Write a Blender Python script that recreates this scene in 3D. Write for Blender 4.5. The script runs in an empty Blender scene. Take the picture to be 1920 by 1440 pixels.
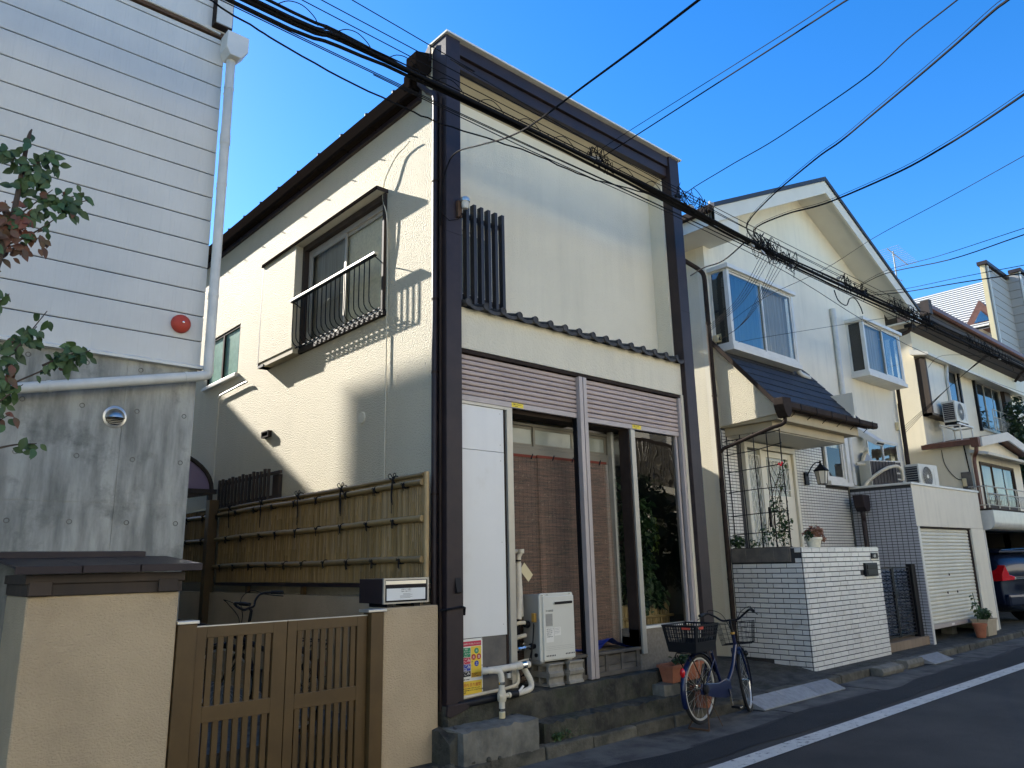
import bpy, math, random
from mathutils import Vector, Matrix, Quaternion
R = math.radians
rnd = random.Random(11)
scene = bpy.context.scene
col = scene.collection

# ------------------------------------------------------------------ camera, sky, sun, exposure
cd = bpy.data.cameras.new('camera'); cam = bpy.data.objects.new('camera', cd); col.objects.link(cam)
cd.sensor_width = 36.0; cd.lens = 26.617; cd.clip_end = 2000; cd.clip_start = 0.05
yaw, pitch, roll = 0.736466851, 0.233814102, -0.0218000294
fw = Vector((math.sin(yaw)*math.cos(pitch), math.cos(yaw)*math.cos(pitch), math.sin(pitch)))
r0 = Vector((math.cos(yaw), -math.sin(yaw), 0)); u0 = r0.cross(fw)
rr = r0*math.cos(roll)+u0*math.sin(roll); uu = -r0*math.sin(roll)+u0*math.cos(roll)
cam.matrix_world = Matrix(((rr.x, uu.x, -fw.x, 0), (rr.y, uu.y, -fw.y, 0), (rr.z, uu.z, -fw.z, 1.6), (0, 0, 0, 1)))
scene.camera = cam

SUN_DIR = Vector((0.150, -0.765, -0.430)).normalized()      # the way the light travels
SUN_EL = math.asin(-SUN_DIR.z)
SUN_AZ = math.atan2(-SUN_DIR.x, -SUN_DIR.y)                 # clockwise from +Y
w = bpy.data.worlds.new('World'); scene.world = w; w.use_nodes = True
nt = w.node_tree
sky = nt.nodes.new('ShaderNodeTexSky'); sky.sky_type = 'NISHITA'; sky.sun_disc = False
sky.sun_elevation = SUN_EL; sky.sun_rotation = SUN_AZ
sky.air_density = 1.0; sky.dust_density = 0.25; sky.ozone_density = 3.5; sky.altitude = 50
hs = nt.nodes.new('ShaderNodeHueSaturation'); hs.inputs['Saturation'].default_value = 1.33; hs.inputs['Hue'].default_value = 0.507
nt.links.new(sky.outputs[0], hs.inputs['Color'])
nt.links.new(hs.outputs[0], nt.nodes['Background'].inputs['Color'])
nt.nodes['Background'].inputs['Strength'].default_value = 0.115
sl = bpy.data.lights.new('sun', 'SUN'); sun = bpy.data.objects.new('sun', sl); col.objects.link(sun)
sl.energy = 5.0; sl.angle = R(0.53); sl.color = (1.0, 0.945, 0.86)
sun.rotation_euler = SUN_DIR.to_track_quat('-Z', 'Y').to_euler(); sun.location = (0, 20, 20)
vs = scene.view_settings
vs.view_transform = 'Standard'; vs.look = 'None'; vs.gamma = 1; vs.use_curve_mapping = False
vs.exposure = 1.5

# ------------------------------------------------------------------ materials
def mk(name, c, rough=0.6, metal=0.0, var=0.0, vscale=3.0, c2=None, bump=None, streak=0.0, stretch=(1, 1, 1),
       spec=0.5, piece=0.0, alpha=1.0, trans=0.0, coat=0.0, dirt=None, ior=1.45):
    """procedural material: base colour, mottling towards c2, vertical streaks, fine relief, per-piece variation"""
    warm = lambda q: (min(.86, q[0]*1.07), min(.86, q[1]*1.035), q[2]*.93)
    c = warm(c); c2 = warm(c2) if c2 else None; dirt = (warm(dirt[0]), *dirt[1:]) if dirt else None
    m = bpy.data.materials.new(name); m.use_nodes = True
    t = m.node_tree; N = t.nodes; L = t.links; b = N['Principled BSDF']
    b.inputs['Roughness'].default_value = rough; b.inputs['Metallic'].default_value = metal
    b.inputs['Specular IOR Level'].default_value = spec; b.inputs['Alpha'].default_value = alpha
    b.inputs['Transmission Weight'].default_value = trans; b.inputs['Coat Weight'].default_value = coat
    b.inputs['IOR'].default_value = ior
    geo = N.new('ShaderNodeNewGeometry')
    def noise(scale, detail=4, st=(1, 1, 1), rough_=0.6):
        mp = N.new('ShaderNodeMapping'); mp.inputs['Scale'].default_value = st
        L.new(geo.outputs['Position'], mp.inputs['Vector'])
        n = N.new('ShaderNodeTexNoise'); n.inputs['Scale'].default_value = scale
        n.inputs['Detail'].default_value = detail; n.inputs['Roughness'].default_value = rough_
        L.new(mp.outputs[0], n.inputs['Vector']); return n
    def ramp(src, lo, hi):
        r = N.new('ShaderNodeMapRange'); r.inputs['From Min'].default_value = lo; r.inputs['From Max'].default_value = hi
        L.new(src, r.inputs['Value']); return r.outputs[0]
    def mix(fac, a, bb, blend='MIX'):
        x = N.new('ShaderNodeMix'); x.data_type = 'RGBA'; x.blend_type = blend
        for s, v in ((x.inputs[0], fac), (x.inputs[6], a), (x.inputs[7], bb)):
            if hasattr(v, 'links'): L.new(v, s)
            elif isinstance(v, (int, float)): s.default_value = v
            else: s.default_value = (*v, 1)
        return x.outputs[2]
    out = (*c,)
    cur = None
    if var > 0 or c2:
        n = noise(vscale, 5, stretch)
        second = c2 if c2 else tuple(x*(1-var) for x in c)
        cur = mix(ramp(n.outputs[0], 0.36, 0.64), c, second)
    if streak > 0:
        n = noise(7.0, 4, (1, 1, 0.06))
        n2 = noise(1.3, 3)
        mul = N.new('ShaderNodeMath'); mul.operation = 'MULTIPLY'
        L.new(ramp(n.outputs[0], 0.45, 0.75), mul.inputs[0]); L.new(ramp(n2.outputs[0], 0.35, 0.7), mul.inputs[1])
        mm = N.new('ShaderNodeMath'); mm.operation = 'MULTIPLY'; L.new(mul.outputs[0], mm.inputs[0]); mm.inputs[1].default_value = streak
        cur = mix(mm.outputs[0], cur if cur is not None else c, tuple(x*0.35 for x in c))
    if dirt:                                               # (colour, low, high, scale) patches of dirt
        n = noise(dirt[3], 6, (1, 1, 1), 0.7)
        cur = mix(ramp(n.outputs[0], dirt[1], dirt[2]), cur if cur is not None else c, dirt[0])
    if piece > 0:
        oi = N.new('ShaderNodeObjectInfo')
        hsv = N.new('ShaderNodeHueSaturation')
        r = N.new('ShaderNodeMapRange'); r.inputs['To Min'].default_value = 1-piece; r.inputs['To Max'].default_value = 1+piece*0.5
        L.new(oi.outputs['Random'], r.inputs['Value']); L.new(r.outputs[0], hsv.inputs['Value'])
        if cur is not None: L.new(cur, hsv.inputs['Color'])
        else: hsv.inputs['Color'].default_value = (*c, 1)
        cur = hsv.outputs[0]
    if cur is not None: L.new(cur, b.inputs['Base Color'])
    else: b.inputs['Base Color'].default_value = (*c, 1)
    if bump:                                               # (scale, strength, distance[, stretch])
        st = bump[3] if len(bump) > 3 else (1, 1, 1)
        n = noise(bump[0], 3, st, 0.55)
        bp = N.new('ShaderNodeBump'); bp.inputs['Strength'].default_value = bump[1]; bp.inputs['Distance'].default_value = bump[2]
        L.new(n.outputs[0], bp.inputs['Height']); L.new(bp.outputs[0], b.inputs['Normal'])
    return m

M = {}
M['stucco'] = mk('cream_stucco', (.66, .61, .48), .75, var=.05, vscale=1.2, bump=(64, 1.0, .030), streak=.10)
M['stucco_smooth'] = mk('fine_cream_stucco', (.70, .66, .545), .8, var=.07, vscale=.8, bump=(50, .55, .014), streak=.18)
M['stucco_white'] = mk('off_white_stucco', (.74, .71, .62), .8, var=.07, vscale=1.0, bump=(60, .5, .012), streak=.3)
M['white_wall'] = mk('bright_white_stucco', (.80, .78, .73), .8, var=.05, vscale=1.0, bump=(60, .5, .012))
M['siding'] = mk('pale_grey_siding', (.59, .595, .59), .55, streak=.04, var=.07, vscale=2.5, bump=(16, .7, .016, (1.0, 1.0, 0.05)), piece=.04)
M['white_trim'] = mk('off_white_trim', (.66, .66, .64), .45, var=.1, vscale=5)
M['pvc'] = mk('grey_white_pvc', (.58, .59, .58), .4, var=.12, vscale=8)
M['ivory'] = mk('ivory_pipe', (.66, .6, .48), .45, var=.15, vscale=12)
M['white_wrap'] = mk('white_pipe_wrap', (.64, .60, .52), .5, var=.12, vscale=18, bump=(60, .3, .006))
M['concrete'] = mk('weathered_concrete', (.36, .365, .35), .85, c2=(.16, .168, .162), vscale=5.5, stretch=(1.6, 1.6, .28), streak=1.0, bump=(34, .4, .010),
                   dirt=((.10, .108, .10), .54, .74, 2.3))
M['concrete_dark'] = mk('old_step_concrete', (.080, .077, .062), .95, c2=(.026, .026, .022), vscale=6, bump=(28, .8, .02),
                        dirt=((.035, .042, .025), .5, .68, 3.2))
M['concrete_mid'] = mk('grey_concrete', (.20, .195, .175), .9, c2=(.10, .10, .09), vscale=5, bump=(60, .6, .01), dirt=((.08, .08, .07), .55, .8, 2))
M['curb'] = mk('curb_concrete', (.125, .118, .098), .9, c2=(.042, .042, .034), vscale=5, bump=(55, .7, .012), piece=.35)
M['block'] = mk('concrete_block', (.31, .29, .25), .95, c2=(.22, .21, .185), vscale=12, bump=(160, .8, .006), piece=.15)
M['asphalt'] = mk('asphalt', (.033, .034, .037), .85, c2=(.062, .062, .063), vscale=.7, bump=(120, 1.0, .022), dirt=((.085, .083, .08), .56, .78, 38))
M['asphalt_new'] = mk('darker_asphalt_strip', (.017, .019, .023), .85, c2=(.026, .028, .032), vscale=1.6, bump=(120, 1.0, .020), dirt=((.05, .05, .05), .60, .82, 40))
M['rough_asphalt'] = mk('rough_old_asphalt', (.085, .085, .08), .95, c2=(.045, .045, .042), vscale=9, bump=(70, 1.0, .03), dirt=((.035, .04, .028), .50, .66, 3))
M['gutter_conc'] = mk('gutter_concrete', (.12, .118, .112), .9, c2=(.06, .06, .06), vscale=3, bump=(80, .5, .01), dirt=((.03, .03, .032), .5, .7, 1.5))
M['paint'] = mk('worn_white_paint', (.62, .63, .63), .7, c2=(.52, .53, .54), vscale=6, dirt=((.10, .10, .10), .565, .66, 17), bump=(120, .8, .012))
M['tan'] = mk('tan_sprayed_plaster', (.50, .395, .265), .8, var=.14, vscale=2.2, streak=.12, dirt=((.40, .31, .21), .56, .82, 1.3), bump=(75, .75, .014, (1, 1, 1.5)))
M['brown_steel'] = mk('dark_brown_steel', (.031, .021, .023), .5, c2=(.021, .015, .018), vscale=5, bump=(90, .25, .004), spec=.4)
M['gutter_black'] = mk('dark_eave_gutter', (.014, .011, .010), .95, spec=.0)
M['alu_dim'] = mk('weathered_door_frame', (.20, .185, .15), .5)
M['sign_orange'] = mk('sign_orange', (.62, .33, .03), .5)
M['car_glass'] = mk('dark_car_glass', (.008, .010, .014), .12, spec=.35)
M['rib'] = mk('pale_roof_rib', (.60, .60, .60), .5)
M['brown_side'] = mk('brown_gutter', (.045, .034, .030), .7, var=.3, vscale=6, spec=.06)
M['gate_bronze'] = mk('bronze_gate_metal', (.104, .063, .023), .45, var=.22, vscale=4, bump=(40, .12, .003, (1, 1, .1)))
M['alu'] = mk('grey_aluminium', (.42, .41, .38), .38, metal=.35, var=.1, vscale=6)
M['alu_bright'] = mk('bright_aluminium', (.7, .7, .69), .28, metal=.8)
M['alu_mauve'] = mk('faded_mauve_aluminium', (.43, .385, .385), .45, metal=.15, var=.1, vscale=5, piece=.05)
M['shutter'] = mk('faded_pink_shutter', (.46, .375, .355), .5, var=.1, vscale=3, piece=.06, streak=.12)
M['shutter_cream'] = mk('cream_garage_shutter', (.64, .63, .56), .5, var=.08, vscale=3, piece=.04, streak=.25)
M['white_panel'] = mk('white_panel', (.71, .725, .745), .35, var=.05, vscale=1.2, streak=.14, dirt=((.58, .57, .54), .60, .85, 1.1), bump=(3, .15, .01))
M['grey_board'] = mk('grey_board', (.16, .145, .13), .8, c2=(.1, .095, .09), vscale=5, streak=.5, bump=(30, .3, .005))
M['black'] = mk('black_metal', (.008, .008, .010), .5, spec=.25)
M['black_plastic'] = mk('black_plastic', (.009, .010, .013), .5, spec=.3)
M['cable'] = mk('black_cable', (.008, .008, .009), .9, spec=.15)
M['grille'] = mk('charcoal_grille', (.025, .026, .034), .5, piece=.1)
M['tile_roof'] = mk('smoked_roof_tile', (.040, .041, .045), .6, spec=.25, c2=(.075, .075, .08), vscale=14, piece=.15, bump=(60, .2, .004))
M['slate'] = mk('dark_slate', (.022, .026, .038), .6, c2=(.032, .036, .048), vscale=8, piece=.3, bump=(90, .4, .005))
M['bamboo'] = mk('dry_bamboo', (.29, .200, .086), .5, c2=(.215, .15, .066), vscale=5, piece=.24, stretch=(1, 1, .4))
M['bamboo_pale'] = mk('pale_bamboo', (.47, .34, .17), .45, c2=(.34, .24, .12), vscale=6, piece=.2)
M['rope'] = mk('black_hemp_rope', (.008, .007, .007), .95)
M['wood_dark'] = mk('dark_timber', (.055, .038, .028), .7, c2=(.035, .026, .02), vscale=8, piece=.2, stretch=(1, 1, .1))
M['wood_grey'] = mk('weathered_timber', (.14, .125, .105), .85, c2=(.075, .068, .06), vscale=10, piece=.2, stretch=(.3, 1, 1), bump=(50, .4, .006, (.2, 1, 1)))
M['reed'] = mk('reddish_reed', (.37, .22, .165), .8, c2=(.15, .13, .105), vscale=9, stretch=(.7, .7, 14.0), dirt=((.55, .42, .30), .58, .70, 34))
M['reed_band'] = mk('red_cloth_edge', (.17, .04, .025), .9)
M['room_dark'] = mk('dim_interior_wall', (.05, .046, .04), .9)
M['heater_body'] = mk('heater_enamel', (.60, .60, .56), .35, var=.04, vscale=4)
M['heater_side'] = mk('heater_side_steel', (.30, .30, .29), .4)
M['red'] = mk('red_enamel', (.42, .06, .04), .55, spec=.3)
M['red_lens'] = mk('red_lens', (.55, .01, .015), .15, coat=.6)
M['vent_steel'] = mk('brushed_vent_steel', (.48, .49, .50), .34, metal=1.0)
M['chrome'] = mk('stainless', (.62, .63, .64), .18, metal=1.0)
M['spoke'] = mk('spoke_steel', (.6, .6, .6), .3, metal=.9)
M['rim'] = mk('alloy_rim', (.68, .68, .67), .35, metal=.5)
M['tyre'] = mk('tyre_rubber', (.012, .012, .013), .8)
M['bike_blue'] = mk('navy_blue_paint', (.006, .012, .055), .3, coat=.4)
M['car_paint'] = mk('dark_blue_car_paint', (.007, .012, .032), .3, coat=.35, spec=.3)
M['terracotta'] = mk('terracotta', (.40, .15, .085), .7, var=.2, vscale=12)
M['beige_plastic'] = mk('beige_planter', (.42, .36, .27), .6, var=.12, vscale=8)
M['soil'] = mk('soil', (.04, .03, .022), 1.0)
M['brick'] = mk('white_glazed_brick', (.66, .67, .68), .3, piece=.10, bump=(30, .12, .004), dirt=((.50, .49, .46), .54, .78, 4))
M['joint'] = mk('dark_mortar', (.045, .045, .048), .95)
M['mosaic'] = mk('white_wall_tile', (.66, .65, .63), .35, var=.08, vscale=3, dirt=((.55, .52, .45), .5, .8, 2))
M['mosaic_grey'] = mk('lilac_grey_wall_tile', (.44, .45, .50), .35, var=.10, vscale=3)
M['step_tile'] = mk('brown_step_tile', (.23, .17, .12), .6, piece=.15)
M['door_paint'] = mk('cream_door_paint', (.62, .59, .50), .4)
M['curtain'] = mk('lace_curtain', (.84, .78, .66), .9, var=.15, vscale=30)
M['blind_inside'] = mk('drawn_curtain', (.40, .40, .37), .85, var=.3, vscale=9, stretch=(6, 6, .1))
M['curtain_teal'] = mk('teal_curtain', (.20, .30, .30), .85, var=.2, vscale=12, stretch=(6, 6, .1))
M['tarp'] = mk('blue_tarpaulin', (.008, .045, .34), .45, bump=(14, .8, .03))
M['yellow'] = mk('yellow_sticker', (.75, .58, .04), .5)
M['sign_yellow'] = mk('sign_yellow', (.72, .52, .06), .4)
M['sign_green'] = mk('sign_green', (.02, .25, .12), .4)
M['sign_red'] = mk('sign_red', (.50, .03, .07), .4)
M['sign_crimson'] = mk('sign_dark_red', (.42, .03, .03), .4)
M['sign_blue'] = mk('sign_blue', (.02, .05, .35), .4)
M['sign_black'] = mk('sign_black', (.015, .015, .02), .4)
M['sign_white'] = mk('sign_white', (.72, .72, .70), .4)
M['print_grey'] = mk('grey_print', (.25, .25, .25), .6)
M['paper'] = mk('white_paper', (.70, .73, .76), .5)
M['orange_cap'] = mk('ochre_plastic', (.42, .24, .05), .5)
M['canopy_purple'] = mk('purple_polycarbonate', (.26, .20, .30), .25, spec=.6)
M['leaf'] = mk('leaf_green', (.055, .105, .03), .55, c2=(.035, .075, .03), vscale=7, piece=.3)
M['leaf_red'] = mk('leaf_autumn', (.16, .055, .035), .6, c2=(.085, .06, .03), vscale=9)
M['leaf_dark'] = mk('leaf_dark', (.022, .048, .022), .5, c2=(.035, .062, .025), vscale=5)
M['leaf_lime'] = mk('leaf_lime', (.16, .20, .03), .5)
M['leaf_pink'] = mk('succulent_rose', (.30, .15, .10), .6)
M['bark'] = mk('twig_bark', (.06, .045, .035), .9)
M['stone_wall'] = mk('stone_plinth', (.21, .19, .16), .9, var=.25, vscale=30, bump=(120, .5, .006))
M['copper'] = mk('copper_brown_gutter', (.15, .065, .045), .5, var=.3, vscale=6)
M['roof_metal'] = mk('corrugated_roof_paint', (.12, .12, .13), .5, metal=.0, var=.15, vscale=3)
M['ac'] = mk('air_conditioner_enamel', (.62, .61, .56), .45, var=.08, vscale=5)
M['far_siding'] = mk('far_grey_siding', (.36, .35, .34), .6, piece=.08)
M['beige_wood'] = mk('beige_soffit_board', (.42, .37, .27), .7, var=.1, vscale=4)
M['soffit'] = mk('white_soffit', (.62, .61, .57), .8, var=.06, vscale=2)
M['lamp_glass'] = mk('frosted_glass', (.55, .54, .50), .4)
M['stained_brown'] = mk('rust_bracket', (.10, .055, .03), .8, var=.3, vscale=20)
M['insulator'] = mk('cream_insulator', (.62, .53, .33), .5)
M['ramp'] = mk('grey_ramp_rubber', (.27, .29, .32), .75, c2=(.21, .225, .25), vscale=14, piece=.12, bump=(110, .7, .008))

def glass(name, tint, rough=.02, mixf=.75):
    """window pane: see-through tinted glass with a mirror reflection"""
    m = bpy.data.materials.new(name); m.use_nodes = True
    t = m.node_tree; N = t.nodes; L = t.links; N.remove(N['Principled BSDF'])
    tr = N.new('ShaderNodeBsdfTransparent'); tr.inputs[0].default_value = (*tint, 1)
    gl = N.new('ShaderNodeBsdfGlossy'); gl.inputs['Roughness'].default_value = rough
    fr = N.new('ShaderNodeFresnel'); fr.inputs[0].default_value = mixf
    mx = N.new('ShaderNodeMixShader')
    geo = N.new('ShaderNodeNewGeometry'); n = N.new('ShaderNodeTexNoise'); n.inputs['Scale'].default_value = 1.1
    L.new(geo.outputs['Position'], n.inputs['Vector'])
    bp = N.new('ShaderNodeBump'); bp.inputs['Strength'].default_value = .12; bp.inputs['Distance'].default_value = .05
    L.new(n.outputs[0], bp.inputs['Height']); L.new(bp.outputs[0], gl.inputs['Normal'])
    L.new(fr.outputs[0], mx.inputs[0]); L.new(tr.outputs[0], mx.inputs[1]); L.new(gl.outputs[0], mx.inputs[2])
    L.new(mx.outputs[0], N['Material Output'].inputs['Surface']); return m
M['glass'] = glass('window_glass', (.88, .90, .88), .015, 1.5)
M['glass_clear'] = glass('clear_sash_glass', (.95, .95, .92), .02, 1.22)
M['glass_dark'] = glass('shop_glass', (.86, .90, .87), .01, 1.5)
M['glass_blue'] = glass('reflective_window_glass', (.6, .68, .70), .02, 2.6)
M['glass_green'] = mk('green_patterned_glass', (.18, .36, .29), .25, var=.2, vscale=14, bump=(160, .4, .004), spec=.7)
M['glass_frost'] = mk('frosted_window_glass', (.30, .33, .31), .22, var=.12, vscale=4, spec=.7)

# ------------------------------------------------------------------ mesh helpers
class MB:
    def __init__(s): s.v = []; s.f = []
    def add(s, vs, fs):
        n = len(s.v); s.v += [tuple(p) for p in vs]; s.f += [tuple(i+n for i in f) for f in fs]; return s
    def box(s, x0, x1, y0, y1, z0, z1):
        if x0 > x1: x0, x1 = x1, x0
        if y0 > y1: y0, y1 = y1, y0
        if z0 > z1: z0, z1 = z1, z0
        return s.add([(x0,y0,z0),(x1,y0,z0),(x1,y1,z0),(x0,y1,z0),(x0,y0,z1),(x1,y0,z1),(x1,y1,z1),(x0,y1,z1)],
                     [(0,3,2,1),(4,5,6,7),(0,1,5,4),(1,2,6,5),(2,3,7,6),(3,0,4,7)])
    def bar(s, a, b, w, h, up=(0, 0, 1)):
        a, b = Vector(a), Vector(b); d = (b-a).normalized(); up = Vector(up)
        x = d.cross(up)
        if x.length < 1e-4: x = d.cross(Vector((1, 0, 0)))
        x.normalize(); y = x.cross(d).normalized(); x = x*w/2; y = y*h/2
        vs = [a-x-y, a+x-y, a+x+y, a-x+y, b-x-y, b+x-y, b+x+y, b-x+y]
        return s.add(vs, [(0,3,2,1),(4,5,6,7),(0,1,5,4),(1,2,6,5),(2,3,7,6),(3,0,4,7)])
    def poly(s, pts): return s.add(pts, [tuple(range(len(pts)))])
    def prism(s, pts, axis, a, b):
        """pts 2-D outline; axis 'x': (y,z), 'y': (x,z), 'z': (x,y)"""
        def P(p, t): return {'x': (t, p[0], p[1]), 'y': (p[0], t, p[1]), 'z': (p[0], p[1], t)}[axis]
        n = len(pts); vs = [P(p, a) for p in pts]+[P(p, b) for p in pts]
        return s.add(vs, [tuple(range(n))[::-1], tuple(range(n, 2*n))]+[(i, (i+1) % n, (i+1) % n+n, i+n) for i in range(n)])
    def tube(s, pts, r, n=8, cap=True):
        pts = [Vector(p) for p in pts]; k = len(pts)
        rs = r if isinstance(r, (list, tuple)) else [r]*k
        ts = []
        for i in range(k):
            d = (pts[min(i+1, k-1)]-pts[max(i-1, 0)])
            ts.append(d.normalized() if d.length > 1e-9 else Vector((0, 0, 1)))
        x = ts[0].orthogonal().normalized(); vs = []
        for i in range(k):
            x = (x-ts[i]*x.dot(ts[i]));
            if x.length < 1e-6: x = ts[i].orthogonal()
            x.normalize(); y = ts[i].cross(x)
            for j in range(n):
                a = 2*math.pi*j/n; vs.append(pts[i]+(x*math.cos(a)+y*math.sin(a))*rs[i])
        fs = [(i*n+j, i*n+(j+1) % n, (i+1)*n+(j+1) % n, (i+1)*n+j) for i in range(k-1) for j in range(n)]
        if cap: fs += [tuple(range(n))[::-1], tuple((k-1)*n+j for j in range(n))]
        return s.add(vs, fs)
    def lathe(s, prof, c, n=20, axis='z', cap=True):
        """prof: (radius, height) pairs from the first to the last ring"""
        c = Vector(c); vs = []
        for r, h in prof:
            for j in range(n):
                a = 2*math.pi*j/n; u, v = r*math.cos(a), r*math.sin(a)
                vs.append(c+Vector({'z': (u, v, h), 'y': (u, h, v), 'x': (h, u, v)}[axis]))
        k = len(prof)
        fs = [(i*n+j, i*n+(j+1) % n, (i+1)*n+(j+1) % n, (i+1)*n+j) for i in range(k-1) for j in range(n)]
        if cap: fs += [tuple(range(n))[::-1], tuple((k-1)*n+j for j in range(n))]
        return s.add(vs, fs)
    def ellipsoid(s, c, r, n=12, k=8):
        vs = []; c = Vector(c)
        for i in range(k+1):
            p = math.pi*i/k
            for j in range(n):
                a = 2*math.pi*j/n
                vs.append(c+Vector((r[0]*math.sin(p)*math.cos(a), r[1]*math.sin(p)*math.sin(a), r[2]*math.cos(p))))
        return s.add(vs, [(i*n+j, i*n+(j+1) % n, (i+1)*n+(j+1) % n, (i+1)*n+j) for i in range(k) for j in range(n)])
    def ring(s, c, axis, R_, r, n=36, m=8):
        """torus: axis is its unit normal"""
        ax = Vector(axis).normalized(); u = ax.orthogonal().normalized(); v = ax.cross(u); c = Vector(c); vs = []
        for i in range(n):
            a = 2*math.pi*i/n; d = u*math.cos(a)+v*math.sin(a)
            for j in range(m):
                b = 2*math.pi*j/m; vs.append(c+d*(R_+r*math.cos(b))+ax*r*math.sin(b))
        return s.add(vs, [(i*m+j, ((i+1) % n)*m+j, ((i+1) % n)*m+(j+1) % m, i*m+(j+1) % m) for i in range(n) for j in range(m)])
    def rot(s, q, c, i0=0):
        c = Vector(c)
        for i in range(i0, len(s.v)): s.v[i] = tuple(c+q @ (Vector(s.v[i])-c))
        return s
    def build(s, name, mat, parent=None, smooth=False, bevel=0.0, label=None, kind=None, cat=None, group=None, origin=None):
        me = bpy.data.meshes.new(name)
        o0 = wo(parent) if parent else Vector((0, 0, 0))
        og = Vector(origin) if origin is not None else (o0 if parent else base_of(s.v) if cat else Vector((0, 0, 0)))
        me.from_pydata([tuple(Vector(p)-og) for p in s.v], [], s.f); me.materials.append(M[mat] if isinstance(mat, str) else mat)
        if smooth: me.polygons.foreach_set('use_smooth', [True]*len(me.polygons))
        me.update()
        o = bpy.data.objects.new(name, me); col.objects.link(o); o.location = og-o0 if parent else og; o['_w'] = tuple(og)
        if parent: o.parent = parent
        if bevel:
            b = o.modifiers.new('bevel', 'BEVEL'); b.width = bevel; b.segments = 2; b.limit_method = 'ANGLE'; b.angle_limit = R(40)
        if smooth:
            try: me.set_sharp_from_angle(angle=R(42))
            except Exception: pass
        tag(o, label, cat, group, kind); return o
def base_of(vs):
    xs = [p[0] for p in vs]; ys = [p[1] for p in vs]; zs = [p[2] for p in vs]
    return Vector(((min(xs)+max(xs))/2, (min(ys)+max(ys))/2, min(zs)))
def wo(o): return Vector(o['_w'])
def tag(o, label=None, cat=None, group=None, kind=None):
    if label: o['label'] = label
    if cat: o['category'] = cat
    if group: o['group'] = group
    if kind: o['kind'] = kind
def thing(name, loc, label, cat, group=None):
    o = bpy.data.objects.new(name, None); col.objects.link(o); o.location = loc; o['_w'] = tuple(loc)
    o.empty_display_size = .2; tag(o, label, cat, group); return o
def piece(src, name, parent, loc, rot=None, scale=None, mat=None):
    """another object using src's mesh, at a world place, child of parent"""
    o = bpy.data.objects.new(name, src if isinstance(src, bpy.types.Mesh) else src.data); col.objects.link(o)
    o.parent = parent; o.location = Vector(loc)-(wo(parent) if parent else Vector()); o['_w'] = tuple(loc)
    if rot is not None: o.rotation_euler = rot
    if scale is not None: o.scale = scale
    return o
def mesh_of(mb, name, mat, smooth=False):
    me = bpy.data.meshes.new(name); me.from_pydata(mb.v, [], mb.f); me.materials.append(M[mat])
    if smooth: me.polygons.foreach_set('use_smooth', [True]*len(me.polygons)); me.set_sharp_from_angle(angle=R(42))
    me.update(); return me
def copy_tree(o, parent=None):
    c = o.copy(); col.objects.link(c)
    if parent: c.parent = parent
    for ch in [x for x in col.objects if x.parent == o]: copy_tree(ch, c)
    return c
def box(name, mat, parent, x0, x1, y0, y1, z0, z1, bevel=0, **k):
    return MB().box(x0, x1, y0, y1, z0, z1).build(name, mat, parent, bevel=bevel, **k)
def text(body, size, loc, mat, parent, name='lettering', facing='y', ext=.0008, xs=1.0, align='LEFT'):
    c = bpy.data.curves.new('t', 'FONT'); c.body = body; c.size = size; c.extrude = ext; c.align_x = align; c.resolution_u = 3
    t = bpy.data.objects.new('t', c); col.objects.link(t)
    bpy.context.view_layer.update()
    me = bpy.data.meshes.new_from_object(t.evaluated_get(bpy.context.evaluated_depsgraph_get()))
    bpy.data.objects.remove(t); me.materials.clear(); me.materials.append(M[mat])
    for v in me.vertices:
        x, y, z = v.co
        v.co = (x*xs, -z, y) if facing == 'y' else (z, -x*xs, y)       # 'y' faces -Y, 'x' faces -X... reads from the street
    me.update()
    o = bpy.data.objects.new(name, me); col.objects.link(o); o.parent = parent; o.location = Vector(loc)-wo(parent); o['_w'] = tuple(loc)
    return o
def wall_y(mb, y0, y1, x0, x1, z0, z1, holes):
    """solid wall in the x-z plane from y0 to y1 with rectangular holes (xa, xb, za, zb)"""
    xs = sorted({x0, x1, *[h[0] for h in holes], *[h[1] for h in holes]})
    for a, b in zip(xs, xs[1:]):
        cuts = sorted([(h[2], h[3]) for h in holes if h[0] < (a+b)/2 < h[1]]); z = z0
        for c, d in cuts:
            if c > z+1e-6: mb.box(a, b, y0, y1, z, c)
            z = d
        if z < z1-1e-6: mb.box(a, b, y0, y1, z, z1)
    return mb
def wall_x(mb, x0, x1, y0, y1, z0, z1, holes):
    ys = sorted({y0, y1, *[h[0] for h in holes], *[h[1] for h in holes]})
    for a, b in zip(ys, ys[1:]):
        cuts = sorted([(h[2], h[3]) for h in holes if h[0] < (a+b)/2 < h[1]]); z = z0
        for c, d in cuts:
            if c > z+1e-6: mb.box(x0, x1, a, b, z, c)
            z = d
        if z < z1-1e-6: mb.box(x0, x1, a, b, z, z1)
    return mb
def sag(a, b, n=14, s=.1):
    a, b = Vector(a), Vector(b)
    return [a.lerp(b, i/n)-Vector((0, 0, s*4*(i/n)*(1-i/n))) for i in range(n+1)]
def smooth_path(pts, k=6):
    pts = [Vector(p) for p in pts]; out = []
    for i in range(len(pts)-1):
        p0, p1, p2, p3 = pts[max(i-1, 0)], pts[i], pts[i+1], pts[min(i+2, len(pts)-1)]
        for j in range(k):
            t = j/k
            out.append(.5*((2*p1)+(p2-p0)*t+(2*p0-5*p1+4*p2-p3)*t*t+(3*p1-p0-3*p2+p3)*t**3))
    out.append(pts[-1]); return out
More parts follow.
